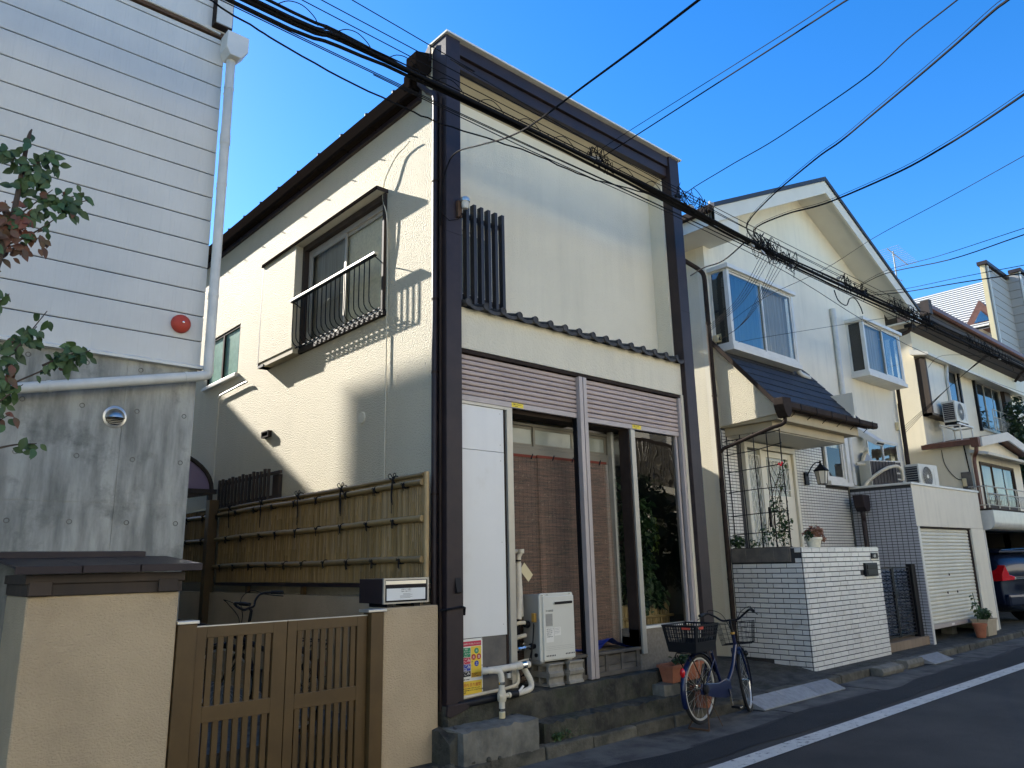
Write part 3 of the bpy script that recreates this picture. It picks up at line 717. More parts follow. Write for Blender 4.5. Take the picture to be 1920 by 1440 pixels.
# roller shutters
def roller(x0, x1, zt, zb, y=5.37):
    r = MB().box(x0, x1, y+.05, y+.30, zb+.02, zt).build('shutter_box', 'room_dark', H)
    n = 8; h = (zt-zb-.055)/n
    me_ = mesh_of(MB().prism([(0, .003), (-.009, .008), (-.012, h*.5), (-.009, h-.010), (0, h-.004), (.01, h-.004), (.01, .003)], 'x', 0, x1-x0), 'shutter_slat', 'shutter')
    for i in range(n): piece(me_, 'slat', r, (x0, y, zt-(i+1)*h))
    MB().box(x0, x1, y-.014, y+.02, zb, zb+.052).build('bottom_bar', 'alu_mauve', r, bevel=.003)
    MB().box(x0, x1, y+.01, y+.02, zb+.05, zt).build('slat_backing', 'brown_side', r)
    return r
r1 = roller(4.17, 5.775, 3.53, 3.085); r2 = roller(5.895, 7.56, 3.53, 3.06)
for (x, z) in ((4.845, 3.088), (6.68, 3.063)):
    s_ = box('yellow_sticker', 'yellow', H, x, x+.155, 5.3545, 5.356, z+.004, z+.048)
    text('三和シャッター', .0175, (x+.012, 5.354, z+.028), 'sign_black', H, name='sticker_lettering'); text('03-3982-', .010, (x+.045, 5.354, z+.010), 'sign_black', H, name='sticker_lettering')
for (a, b) in ((5.778, 5.829), (5.84, 5.892)):
    MB().box(a, b, 5.31, 5.37, .495, 3.53).build('shutter_guide', 'alu_mauve', H, bevel=.003)
box('guide_backing', 'black', H, 5.765, 5.90, 5.37, 5.42, .495, 3.53)
box('guide_gap', 'black', H, 5.829, 5.84, 5.33, 5.37, .495, 3.53)
# white panel, lower board, aluminium post
box('white_panel', 'white_panel', H, 4.168, 4.722, 5.345, 5.38, 2.632, 3.045, bevel=.002)
box('white_panel', 'white_panel', H, 4.168, 4.722, 5.345, 5.38, .99, 2.628, bevel=.002)
for (x_, z_) in ((4.20, 3.0), (4.20, 2.70), (4.68, 3.0), (4.68, 2.70), (4.20, 2.55), (4.20, 1.8), (4.20, 1.08), (4.68, 2.55), (4.68, 1.8), (4.68, 1.08)): MB().lathe([(.0, 5.342), (.004, 5.343), (.005, 5.345)], (x_, 0, z_), 8, 'y', cap=False).build('panel_screw', 'alu', H)
box('panel_head', 'alu', H, 4.165, 4.83, 5.335, 5.40, 3.048, 3.075)
box('panel_edge', 'brown_side', H, 4.722, 4.748, 5.352, 5.42, .62, 3.048)
box('lower_board', 'grey_board', H, 4.165, 4.712, 5.35, 5.38, .50, .988)
box('lower_board', 'grey_board', H, 4.712, 4.80, 5.37, 5.40, .50, .72)
box('panel_foot', 'white_panel', H, 4.715, 4.755, 5.34, 5.36, .62, .66)
box('post', 'alu', H, 4.75, 4.825, 5.325, 5.42, .60, 3.048, bevel=.004)
box('post_foot', 'alu', H, 4.755, 4.82, 5.32, 5.325, .53, .64)
# recessed entrance: back frame, transom windows, door, return glazing
RY = 5.66
tr = window_y(H, 4.83, 6.62, 2.76, 3.03, RY, panes=3, gl='glass_frost', frame='alu_dim', fw_=.03)
box('transom_bar', 'alu_dim', H, 4.83, 6.62, RY-.005, RY+.06, 2.68, 2.76, bevel=.003)
box('recess_ceiling', 'brown_side', H, 4.83, 7.6, 5.43, 5.66, 3.05, 3.10)
box('recess_side', 'grey_board', H, 4.80, 4.84, 5.42, RY, .5, 3.05)
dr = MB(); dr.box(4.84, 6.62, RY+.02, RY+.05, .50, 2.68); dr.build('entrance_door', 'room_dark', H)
for xx in (4.86, 6.53): box('door_stile', 'alu', H, xx, xx+.05, RY, RY+.02, .5, 2.68)
box('corner_post', 'alu', H, 6.585, 6.62, 5.60, 5.66, .72, 3.05); box('return_sill', 'alu', H, 6.60, 6.64, 5.46, 5.64, .70, .82)
MB().poly([(6.61, 5.48, .82), (6.61, 5.62, .82), (6.61, 5.62, 3.05), (6.61, 5.48, 3.05)]).build('return_pane', 'glass_dark', H)
p2 = box('post', 'alu', H, 6.622, 6.693, 5.335, 5.44, .655, 3.05, bevel=.004); box('post_return', 'brown_side', H, 6.60, 6.622, 5.36, 5.50, .655, 3.05)
box('stone_plinth', 'stone_wall', H, 6.60, 7.62, 5.36, 5.62, .49, .90, bevel=.004)
box('sill', 'white_trim', H, 6.70, 7.56, 5.345, 5.46, .902, .928)
MB().poly([(6.69, 5.40, .928), (7.50, 5.40, .928), (7.50, 5.40, 3.06), (6.69, 5.40, 3.06)]).build('shop_pane', 'glass_dark', H)
box('jamb', 'alu_mauve', H, 7.50, 7.535, 5.37, 5.43, .93, 3.06); box('shutter_guide', 'alu_mauve', H, 7.562, 7.605, 5.325, 5.40, .50, 3.53, bevel=.003)
box('jamb_gap', 'black', H, 7.535, 7.562, 5.38, 5.43, .50, 3.53)
box('stucco_strip', 'stucco_smooth', H, 7.607, 7.652, 5.32, 5.44, .45, 3.575)
# room behind the shop glass
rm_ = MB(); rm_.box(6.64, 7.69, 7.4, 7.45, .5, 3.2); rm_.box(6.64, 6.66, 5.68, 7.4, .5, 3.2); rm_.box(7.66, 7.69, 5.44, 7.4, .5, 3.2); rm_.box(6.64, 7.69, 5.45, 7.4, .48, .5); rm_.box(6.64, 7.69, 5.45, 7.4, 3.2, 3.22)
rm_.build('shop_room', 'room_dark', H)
# main roof: low gable of tiles with the ridge running back, left gutter and rain head
RX, RZ = 5.95, 7.05
rf = MB().prism([(3.885, 6.452), (RX, RZ), (7.98, 6.50), (7.98, 6.46), (RX, RZ-.05), (3.885, 6.425)], 'y', 5.72, 12.5)
ro = rf.build('roof', 'tile_roof', H)
n = 24
for i in range(n):
    y = 5.80+i*.275
    MB().tube([(3.93, y, 6.478), (RX, y, RZ+.0)], .022, 8).build('roof_roll', 'tile_roof', ro, smooth=True)
    if i % 2 == 1: MB().lathe([(.030, 0), (.030, .062), (.016, .066)], (3.91, y, 6.47), 8).build('snow_stop', 'tile_roof', ro)
gu = MB()
gu.prism([(3.865, 6.33), (3.88, 6.30), (3.955, 6.30), (3.965, 6.33), (3.965, 6.40), (3.955, 6.40), (3.955, 6.335), (3.94, 6.315), (3.89, 6.315), (3.877, 6.335), (3.877, 6.475), (3.858, 6.475)], 'y', 5.70, 12.4)
gu.build('gutter', 'gutter_black', H)
MB().box(3.958, 4.0, 5.70, 12.4, 6.25, 6.415).build('eave_board', 'brown_steel', H)
for i in range(11): MB().box(3.855, 3.962, 5.9+i*.6, 5.92+i*.6, 6.292, 6.300).build('gutter_hanger', 'gutter_black', H)
rh = MB().prism([(3.80, 6.52), (3.80, 6.66), (4.0, 6.72), (4.0, 6.52), (3.95, 6.45), (3.86, 6.45)], 'y', 5.52, 5.70); rh.build('rain_head', 'gutter_black', H, bevel=.006)
MB().prism([(3.84, 6.36), (3.84, 6.52), (3.98, 6.52), (3.98, 6.36)], 'y', 5.70, 5.80).build('gutter_end', 'gutter_black', H, bevel=.004)
MB().prism([(3.992, 6.42), (3.992, 6.80), (4.165, 6.80), (4.165, 6.42)], 'y', 5.502, 5.72).build('parapet_return', 'stucco', H)
MB().prism([(5.50, 6.62), (5.72, 6.50), (5.72, 6.60), (5.55, 6.78), (5.50, 6.80)], 'x', 3.955, 3.97).build('parapet_flashing', 'brown_steel', H)
MB().tube([(3.90, 5.60, 6.46), (3.90, 5.60, 6.36), (3.95, 5.52, 6.25), (3.955, 5.42, 6.18), (3.955, 5.40, 6.10), (3.955, 5.40, .45)], .030, 12).build('downpipe', 'brown_steel', H, smooth=True)
MB().tube([(3.965, 5.33, 6.10), (3.965, 5.33, .45)], .012, 8).build('conduit', 'brown_side', H, smooth=True)
for zz in (5.2, 4.0, 3.3, 2.2, 1.2): MB().tube([(3.955, 5.40, zz), (3.955, 5.40, zz+.02)], .034, 12).build('pipe_clip', 'brown_side', H)
# ---- side window: shallow hood, shutter case, sash, baluster guard
hd = MB(); hd.box(3.862, 4.0, 6.315, 9.12, 5.475, 5.515); hd.build('window_hood', 'stucco_smooth', H)
box('hood_edge', 'gutter_black', H, 3.856, 3.866, 6.31, 9.12, 5.470, 5.512)
box('hood_end', 'brown_steel', H, 3.866, 4.0, 6.305, 6.315, 5.470, 5.512)
box('shutter_case', 'stucco', H, 3.875, 4.0, 8.17, 9.10, 4.165, 5.470, bevel=.006)
box('case_trim', 'brown_steel', H, 3.874, 4.0, 9.10, 9.115, 4.13, 5.47); box('case_foot', 'beige_wood', H, 3.885, 4.0, 8.16, 9.10, 4.10, 4.163)
box('case_foot_trim', 'brown_steel', H, 3.875, 4.0, 8.95, 9.11, 4.10, 4.13)
sf = MB(); sf.box(3.965, 4.10, 6.32, 6.355, 4.10, 5.47); sf.box(3.965, 4.10, 8.115, 8.165, 4.10, 5.47); sf.box(3.965, 4.10, 6.355, 8.115, 5.40, 5.47); sf.box(3.955, 4.10, 6.30, 8.17, 4.10, 4.15)
wf = sf.build('window_surround', 'wood_dark', H, bevel=.003)
wfr = MB(); wfr.box(4.02, 4.06, 6.36, 8.10, 5.34, 5.40); wfr.box(4.02, 4.06, 6.36, 8.10, 4.15, 4.20); wfr.box(4.02, 4.06, 6.355, 6.40, 4.2, 5.34); wfr.box(4.02, 4.06, 8.05, 8.10, 4.2, 5.34)
wfr = wfr.build('window_frame', 'alu', H, bevel=.003)
for (a, b, xx) in ((6.40, 7.26, 4.045), (7.20, 8.05, 4.025)):
    s = MB(); t = .04; s.box(xx, xx+.016, a, b, 5.34-t, 5.34); s.box(xx, xx+.016, a, b, 4.20, 4.20+t); s.box(xx, xx+.016, a, a+t, 4.2+t, 5.34-t); s.box(xx, xx+.016, b-t, b, 4.2+t, 5.34-t)
    s.build('sash', 'alu', wfr)
    MB().poly([(xx+.008, a+t, 4.24), (xx+.008, a+t, 5.30), (xx+.008, b-t, 5.30), (xx+.008, b-t, 4.24)]).build('pane', 'glass_clear', wfr)
MB().poly([(4.075, 6.36, 4.15), (4.075, 6.36, 5.4), (4.075, 7.24, 5.4), (4.075, 7.24, 4.15)]).build('curtain', 'curtain', wfr)
MB().poly([(4.085, 7.2, 4.15), (4.085, 7.2, 5.4), (4.085, 8.1, 5.4), (4.085, 8.1, 4.15)]).build('curtain', 'blind_inside', wfr)
gd = thing('window_guard', (3.85, 7.2, 4.12), 'black curved baluster guard with a bright handrail under the side window', 'window guard')
box('handrail', 'alu_bright', gd, 3.840, 3.885, 6.30, 8.20, 4.735, 4.762, bevel=.004)
box('handrail_base', 'black', gd, 3.848, 3.878, 6.31, 8.19, 4.722, 4.735)
for i in range(18):
    y = 6.42+i*.1015
    MB().tube([(3.862, y, 4.725), (3.862, y, 4.32), (3.866, y-.002, 4.25), (3.885, y-.01, 4.205), (3.92, y-.02, 4.175), (3.985, y-.035, 4.16)], .0062, 6).build('baluster', 'black', gd, smooth=True)
box('lower_rail', 'black', gd, 3.915, 3.925, 6.30, 8.18, 4.160, 4.170)
box('bottom_rail', 'black', gd, 3.962, 3.995, 6.30, 8.18, 4.145, 4.165)
for y in (6.34, 8.16): MB().tube([(3.865, y, 4.73), (3.93, y, 4.70), (3.99, y, 4.66)], .006, 6).build('bracket', 'black', gd)
# ---- green-glass window, vents, cables on the side wall
gw = MB(); gw.box(4.01, 4.05, 10.06, 11.22, 4.94, 4.98); gw.box(4.01, 4.05, 10.06, 11.22, 4.25, 4.29); gw.box(4.01, 4.05, 10.06, 10.10, 4.29, 4.94); gw.box(4.01, 4.05, 11.18, 11.22, 4.29, 4.94); gw.box(4.0, 4.04, 10.62, 10.665, 4.29, 4.94)
gwo = gw.build('green_window', 'brown_side', H)
for (a, b) in ((10.10, 10.62), (10.665, 11.18)): box('pane', 'glass_green', gwo, 4.028, 4.034, a, b, 4.29, 4.94)
box('window_ledge', 'white_trim', H, 3.945, 4.05, 10.02, 11.26, 4.20, 4.25, bevel=.004)
v = MB().box(3.95, 4.0, 8.86, 9.06, 3.20, 3.215).box(3.95, 4.0, 8.86, 9.06, 3.265, 3.28).box(3.95, 4.0, 8.86, 8.875, 3.215, 3.265).box(3.95, 4.0, 9.045, 9.06, 3.215, 3.265)
v.build('slot_vent', 'brown_side', H); box('slot', 'black', H, 3.985, 4.0, 8.875, 9.045, 3.215, 3.265)
MB().tube([(3.965, 10.55, 4.02), (3.965, 9.75, 4.045), (3.96, 9.62, 4.04)], .014, 8).build('short_pipe', 'pvc', H, smooth=True)
MB().tube([(3.97, 10.55, 4.02), (3.97, 10.60, 3.97), (3.97, 10.60, .5)], .012, 8).build('vertical_pipe', 'stucco_smooth', H, smooth=True)
MB().lathe([(.0, 3.985), (.058, 3.988), (.065, 4.0)], (0, 6.72, 3.10), 24, 'x', cap=False).build('round_cover', 'stucco_smooth', H, smooth=True)
MB().tube(smooth_path([(3.96, 5.86, 5.86), (3.97, 5.95, 5.84), (3.97, 6.12, 5.80), (3.96, 6.30, 5.62), (3.97, 6.36, 5.42), (3.965, 6.27, 5.18), (3.97, 6.26, 4.9)])+[Vector((3.985, 6.262, 4.55)), Vector((3.985, 6.262, 2.0)), Vector((3.985, 6.262, .5))], .006, 6).build('wall_cable', 'stucco_smooth', H, smooth=True)
# louvred lattice on the wall above the fence
lv = thing('timber_lattice', (3.95, 9.4, 2.40), 'short brown timber lattice fixed to the side wall above the fence', 'lattice')
for i in range(15): box('slat', 'wood_dark', lv, 3.895, 3.92, 8.66+i*.108, 8.70+i*.108, 2.36, 2.775+.012*math.sin(i*2))
for z in (2.42, 2.70): box('cross_rail', 'wood_dark', lv, 3.92, 3.945, 8.40, 10.25, z, z+.035)
box('end_board', 'wood_dark', lv, 3.95, 3.998, 8.50, 8.66, 2.40, 2.70)
# sensor lamp on the column
sn = thing('column_lamp', (4.11, 5.24, 4.83), 'small outdoor lamp with a silver cap on the left brown column', 'lamp')
MB().lathe([(.045, .0), (.048, .025), (.04, .04), (.0, .045)], (4.16, 5.20, 4.985), 18, cap=False).build('cap', 'alu_bright', sn, smooth=True)
MB().lathe([(.028, -.07), (.034, -.05), (.036, 0)], (4.16, 5.20, 4.985), 16).build('shade', 'lamp_glass', sn, smooth=True)
box('base', 'stained_brown', sn, 4.10, 4.15, 5.232, 5.262, 4.83, 5.0, bevel=.003)
MB().tube([(4.13, 5.24, 4.88), (4.14, 5.22, 4.86), (4.10, 5.235, 4.80), (4.0, 5.24, 4.76), (3.93, 5.3, 4.85)], .004, 5).build('wire', 'cable', sn)
# ================================================================== PORCH STEPS
def rough_block(mb, x0, x1, y0, y1, z0, z1, seed=0, amp=.008, nx=14, ny=3):
    """block with an uneven, chipped top and front"""
    rg = random.Random(seed); top = {}
    for i in range(nx+1):
        for j in range(ny+1):
            e = amp if 0 < i < nx else amp*.5
            top[i, j] = (x0+(x1-x0)*i/nx, y0+(y1-y0)*j/ny+(rg.uniform(-e, e) if j == 0 else 0), z1+rg.uniform(-e, e*.5)-(abs(rg.gauss(0, amp)) if j == 0 else 0))
    n0 = len(mb.v); ids = {}
    for key, p in top.items(): ids[key] = len(mb.v); mb.v.append(p)
    for i in range(nx):
        for j in range(ny): mb.f.append((ids[i, j], ids[i+1, j], ids[i+1, j+1], ids[i, j+1]))
    mid = []; low = []
    for i in range(nx+1):
        x, y, z = top[i, 0]
        mid.append(len(mb.v)); mb.v.append((x, y-.002+rg.uniform(-amp*.6, amp*.6), (z0+z1)/2)); low.append(len(mb.v)); mb.v.append((x, y0-.003+rg.uniform(-amp*.5, amp*.5), z0))
    for i in range(nx):
        mb.f.append((ids[i+1, 0], ids[i, 0], mid[i], mid[i+1])); mb.f.append((mid[i+1], mid[i], low[i], low[i+1]))
    a = len(mb.v); mb.v += [(x0, y1, z0), (x1, y1, z0)]
    mb.f.append(tuple([ids[0, j] for j in range(ny+1)]+[a, low[0], mid[0]])[::-1]); mb.f.append(tuple([ids[nx, j] for j in range(ny+1)]+[a+1, low[nx], mid[nx]]))
    return mb
ps = thing('porch_steps', (5.6, 5.2, 0), 'old dark stained concrete porch and long step in front of the shutters', 'steps')
rough_block(MB(), 3.98, 6.72, 5.25, 5.66, .05, .492, 3, .008, 44).build('porch_slab', 'concrete_dark', ps)
rough_block(MB(), 6.72, 7.66, 5.30, 5.66, .05, .485, 4, .006, 14).build('porch_slab', 'concrete_dark', ps)
rough_block(MB(), 4.87, 7.12, 5.055, 5.26, .05, .262, 5, .008, 40).build('long_step', 'concrete_dark', ps)
MB().box(3.93, 7.62, 5.40, 5.62, .0, .48).build('under_slab', 'concrete_mid', ps)
sb = rough_block(MB(), 3.93, 4.735, 4.985, 5.26, .05, .338, 9, .007, 18).build('broken_step_block', 'concrete_mid', cat='step', label='pale broken concrete step block below the white drain pipe')
cs = rough_block(MB(), 6.62, 6.98, 5.10, 5.30, .255, .365, 12, .004, 8).build('small_kerb_block', 'concrete_mid', cat='block', label='small grey kerb block on the long step behind the bicycle basket')
fs = rough_block(MB(), 3.86, 4.24, 5.06, 5.5, .0, .335, 22, .022, 5).build('footing_stone', 'concrete_dark', cat='stone', label='dark rough footing stone under the left brown column')
st_ = MB()
for i in range(26):
    x = rnd.uniform(3.7, 4.3); y = rnd.uniform(4.98, 5.12); r = rnd.uniform(.012, .04)
    st_.ellipsoid((x, y, .09+r*.4), (r, r*.8, r*.6), 6, 4)
st_.build('rubble', 'concrete_dark', kind='stuff')
wd = MB(); rg = random.Random(5)
for (x, y, z, n, s_) in ((5.02, 5.045, .10, 70, .05), (5.13, 5.045, .10, 30, .04), (5.3, 5.05, .10, 14, .03)): leaves(wd, (x, y, z+.035), n, (.07, .025, .035), s_*.7, rg, -.5)
wd.build('weed', 'leaf', cat='plant', label='small green weed growing at the foot of the long step')

# ================================================================== GARBAGE SIGN
sg = thing('garbage_day_sign', (4.30, 5.34, .53), 'yellow garbage collection day sign with red, green and blue panels beside the left column', 'sign')
X0, X1, Z0, Z1, Y = 4.12, 4.425, .533, .985, 5.338
box('sign_plate', 'sign_white', sg, X0, X1, Y, Y+.006, Z0, Z1)
def sp(m, x0, x1, z0, z1, nm='sign_panel', y=Y-.0012): return box(nm, m, sg, x0, x1, y, Y, z0, z1)
sp('sign_red', X0+.004, X1-.014, .925, .965)
text('ごみ・資源は朝8時までに出してください', .0148, (X0+.01, Y-.0015, .939), 'sign_white', sg)
sp('sign_yellow', 4.297, X1-.014, .67, .922)
sp('sign_green', X0+.004, 4.292, .838, .914)
for i, tx in enumerate(('資　源　新聞・雑誌', 'びん・かん・ダンボール', 'ペットボトル・紙パック', '古布・プラスチック')): text(tx, .0145, (X0+.010, Y-.0015, .897-.0185*i), 'sign_white', sg)
sp('sign_red', X0+.004, 4.292, .783, .835); text('可燃ごみ', .034, (X0+.032, Y-.0015, .800), 'sign_white', sg); text('Burnable garbage', .008, (X0+.05, Y-.0015, .789), 'sign_white', sg)
sp('sign_blue', X0+.004, 4.292, .728, .780); text('不燃ごみ', .034, (X0+.032, Y-.0015, .748), 'sign_white', sg); text('(月2回)', .013, (X0+.09, Y-.0015, .732), 'sign_white', sg)
sp('sign_black', X0+.004, 4.292, .682, .725); text('粗大ごみ', .033, (X0+.032, Y-.0015, .695), 'sign_white', sg)
for (ch, m, x, z) in (('水', 'sign_green', 4.357, .884), ('火', 'sign_crimson', 4.325, .835), ('金', 'sign_crimson', 4.383, .835), ('土', 'sign_blue', 4.357, .780)):
    MB().lathe([(.0, Y-.0030), (.0235, Y-.0030), (.0235, Y-.001)], (x, 0, z), 24, 'y', cap=False).build('day_disc', m, sg)
    text(ch, .028, (x, Y-.0034, z-.010), 'sign_white', sg, align='CENTER')
text('第\n2\n・\n4', .011, (4.302, Y-.0015, .795), 'sign_black', sg)
sp('sign_orange', 4.300, X1-.018, .672, .708, y=Y-.002)
for i, tx in enumerate(('粗大ごみの申込み', '03-5296-7000', 'じゅうたん・家具など')): text(tx, .0078, (4.304, Y-.0025, .6985-.0108*i), 'sign_black', sg)
text('清掃事務所  03-3803-', .012, (X0+.05, Y-.0015, .655), 'sign_black', sg)
sp('sign_yellow', X0+.004, X1-.010, .537, .645)
text('資源持ち去り厳禁', .031, (X0+.035, Y-.0015, .602), 'sign_crimson', sg)
for i, tx in enumerate(('資源を持ち去る行為は条例により禁止されています', '違反した者には罰則が適用されます。区 清掃リサイクル課', '連絡先  環境清掃部')): text(tx, .0105, (X0+.03, Y-.0015, .583-.0155*i), 'sign_black', sg)
for (x, z) in ((X1-.007, .975), (X1-.007, .76), (X1-.007, .543)): MB().lathe([(.0, Y-.004), (.0035, Y-.003), (.0035, Y)], (x, 0, z), 8, 'y', cap=False).build('rivet', 'black', sg)

# ================================================================== WATER HEATER ON BLOCKS
blk = MB()                                                    # a hollow block lying flat, its holes running along x
yo = [0, .39]; zt = .10
prof = [(0, 0), (0, .014), (.012, .022), (.018, .035), (.018, .065), (.012, .078), (0, .086), (0, .10)]
hole = [(.045, .135), (.155, .235), (.255, .345)]
ys_ = [0.0, .045, .135, .155, .235, .255, .345, .39]
for a, b in zip(ys_, ys_[1:]):
    if (a, b) in hole:
        blk.box(0, .19, a, b, 0, .024); blk.box(0, .19, a, b, .076, .10)
        blk.box(.085, .09, a, b, .024, .076)
    elif a == 0.0:
        blk.prism([(p[0], p[1]) for p in prof]+[(.045, .10), (.045, 0)], 'x', 0, .19)
    else: blk.box(0, .19, a, b, 0, .10)
bme = mesh_of(blk, 'concrete_block', 'block')
for nm, (x, y, z, rz) in {'upper block of the left stack under the white water heater': (5.185, 5.285, .595, .02), 'lower block of the left stack under the white water heater': (5.185, 5.285, .493, .0),
                          'upper block of the right stack under the white water heater': (5.455, 5.285, .595, -.01), 'lower block of the right stack under the white water heater': (5.455, 5.288, .493, .015)}.items():
    o = piece(bme, 'concrete_block', None, (x, y, z), rot=(0, 0, rz)); tag(o, 'grey hollow concrete block, '+nm, 'concrete block', 'blocks under the water heater')
wh = thing('water_heater', (5.33, 5.45, .698), 'white gas water heater standing on concrete blocks in front of the reed blinds', 'water heater')
hz = .715
box('case', 'heater_side', wh, 5.115, 5.545, 5.335, 5.56, hz+.01, hz+.60, bevel=.008)
fc = MB().prism([(5.105, hz+.012), (5.105, hz+.598), (5.125, hz+.612), (5.545, hz+.612), (5.557, hz+.60), (5.557, hz+.012), (5.545, hz), (5.118, hz)], 'y', 5.318, 5.336)
fco = fc.build('front_cover', 'heater_body', wh, bevel=.004)
box('front_panel', 'heater_body', wh, 5.135, 5.553, 5.300, 5.318, hz+.010, hz+.585, bevel=.008)
MB().prism([(5.302+.09*math.cos(a)*0+(.0), 0) for a in (0,)]*0+[(5.28, hz+.505), (5.272, hz+.517), (5.28, hz+.529), (5.52, hz+.532), (5.528, hz+.520), (5.52, hz+.508)], 'y', 5.294, 5.300).build('exhaust_slot', 'black', wh)
MB().prism([(5.285, hz+.500), (5.266, hz+.516), (5.28, hz+.535), (5.52, hz+.538), (5.53, hz+.530), (5.52, hz+.533), (5.28, hz+.529), (5.272, hz+.516), (5.285, hz+.505)], 'y', 5.290, 5.300).build('exhaust_lip', 'heater_body', wh)
for i in range(6):
    for x, z in ((5.165+.021*i, hz+.045), (5.42+.021*i, hz+.048)): MB().box(x, x+.010, 5.298, 5.3005, z, z+.012).build('vent_hole', 'black', wh)
for z in (.10, .115, .13): box('pressed_line', 'heater_side', wh, 5.16, 5.54, 5.2992, 5.3005, hz+z, hz+z+.0015)
box('rating_label', 'sign_white', wh, 5.165, 5.265, 5.2985, 5.2995, hz+.17, hz+.30); box('rating_label', 'sign_white', wh, 5.275, 5.36, 5.2985, 5.2995, hz+.225, hz+.30)
box('notice_label', 'heater_side', wh, 5.165, 5.255, 5.2988, 5.2995, hz+.315, hz+.425)
text('ガス給湯器', .020, (5.165, 5.298, hz+.445), 'heater_side', wh)
for i, tx in enumerate(('都市ガス用 12A・13A', '屋外式 RUF-A2005', '定格電圧 AC100V', '消費電力 65W', 'ガス消費量 37.8kW')): text(tx, .0095, (5.172, 5.2978, hz+.285-.017*i), 'print_grey', wh)
for i in range(7): box('print_line', 'print_grey', wh, 5.17, 5.25-.01*(i % 3), 5.2982, 5.2988, hz+.412-i*.013, hz+.415-i*.013)
for i in range(4): box('print_line', 'print_grey', wh, 5.28, 5.35-.01*(i % 2), 5.298, 5.2986, hz+.288-i*.014, hz+.291-i*.014)
for (x, z) in ((5.13, .595), (5.20, .598), (5.50, .598)): MB().lathe([(.0, 5.297), (.004, 5.298), (.004, 5.318)], (x, 0, hz+z), 8, 'y', cap=False).build('screw', 'chrome', wh)
box('side_switch', 'orange_cap', wh, 5.075, 5.105, 5.36, 5.40, hz+.355, hz+.435, bevel=.003)
MB().tube([(5.11, 5.40, hz+.14), (5.08, 5.40, hz+.14)], .020, 10).build('side_port', 'black', wh); MB().tube([(5.118, 5.38, hz+.06), (5.10, 5.38, hz+.06)], .018, 10).build('side_port', 'black', wh)
for (x, y) in ((5.13, 5.35), (5.50, 5.35)): box('foot', 'heater_side', wh, x, x+.05, y, y+.18, .696, hz+.01)
# pipes, gas cocks and meter bundle to the left of the heater
pp = thing('gas_and_water_pipes', (4.98, 5.5, .5), 'cluster of ivory pipes and steel valves between the post and the water heater', 'pipes')
T = lambda nm, pts, r, m, n=10: MB().tube(smooth_path(pts, 4), r, n).build(nm, m, pp, smooth=True)
T('elbow_pipe', [(4.86, 5.55, 1.69), (4.93, 5.53, 1.705), (5.0, 5.50, 1.72), (5.02, 5.47, 1.705), (5.0, 5.47, 1.67), (4.995, 5.47, 1.60)], .022, 'ivory')
MB().lathe([(.028, 0), (.030, .035), (.026, .04)], (5.017, 5.455, 1.70), 14).build('tee_joint', 'ivory', pp, smooth=True)
T('lagged_pipe', [(4.905, 5.52, 1.56), (4.905, 5.52, 1.50), (4.91, 5.52, 1.25), (4.92, 5.51, 1.14)], .026, 'white_wrap')
T('lagged_pipe', [(4.985, 5.47, 1.61), (4.985, 5.47, 1.5), (4.99, 5.47, 1.30), (4.965, 5.46, 1.10)], .034, 'white_wrap')
T('lagged_pipe', [(5.025, 5.49, 1.40), (5.04, 5.50, 1.26), (5.045, 5.50, 1.12)], .022, 'white_wrap')
for z in (1.55, 1.46, 1.37): MB().tube([(4.905, 5.52, z), (4.905, 5.52, z+.012)], .029, 12).build('band', 'black', pp)
MB().tube([(4.985, 5.47, 1.625), (4.985, 5.47, 1.64)], .030, 12).build('band', 'black', pp)
T('black_hose', [(4.965, 5.5, 1.12), (4.965, 5.5, .95), (4.96, 5.52, .86)], .022, 'black'); T('black_hose', [(5.0, 5.5, 1.12), (5.0, 5.5, .95), (5.0, 5.52, .80)], .015, 'black')
tg = MB().poly([(5.045, 5.445, 1.615), (5.13, 5.42, 1.50), (5.08, 5.43, 1.435), (4.99, 5.45, 1.545)]); tg.build('inspection_tag', 'yellow_tag' if 'yellow_tag' in M else 'insulator', pp)
T('ivory_pipe', [(4.87, 5.53, .95), (4.90, 5.50, 1.02), (4.96, 5.46, 1.065), (5.03, 5.44, 1.065)], .019, 'ivory'); T('ivory_pipe', [(4.86, 5.53, .90), (4.95, 5.48, .935), (5.04, 5.44, .955)], .020, 'ivory')
MB().tube([(5.03, 5.44, 1.055), (5.07, 5.44, 1.05)], .032, 12).build('pipe_end', 'black', pp)
T('brass_pipe', [(4.87, 5.50, .832), (4.96, 5.46, .835)], .014, 'ivory')
MB().tube([(4.945, 5.455, .84), (4.965, 5.45, .84), (4.985, 5.445, .842), (5.01, 5.44, .844), (5.04, 5.44, .85), (5.08, 5.43, .85)], [.018, .024, .017, .024, .018, .018], 8).build('gas_cock', 'chrome', pp, smooth=True)
MB().tube([(5.0, 5.44, .85), (5.0, 5.435, .885)], .010, 8).box(4.985, 5.02, 5.425, 5.445, .88, .892).build('cock_handle', 'chrome', pp)
MB().tube([(5.08, 5.43, .85), (5.11, 5.43, .852)], .028, 12).build('gas_port', 'black', pp)
T('thin_cable', [(5.07, 5.36, 1.05), (5.06, 5.37, .9), (5.03, 5.38, .72), (4.97, 5.42, .60)], .005, 'black', 5); T('thin_cable', [(5.085, 5.38, 1.06), (5.05, 5.37, .86), (4.99, 5.38, .68), (4.93, 5.4, .60)], .005, 'black', 5)
T('ivory_pipe', [(4.86, 5.5, .70), (4.93, 5.46, .72), (5.0, 5.43, .735), (5.06, 5.41, .742)], .012, 'ivory')
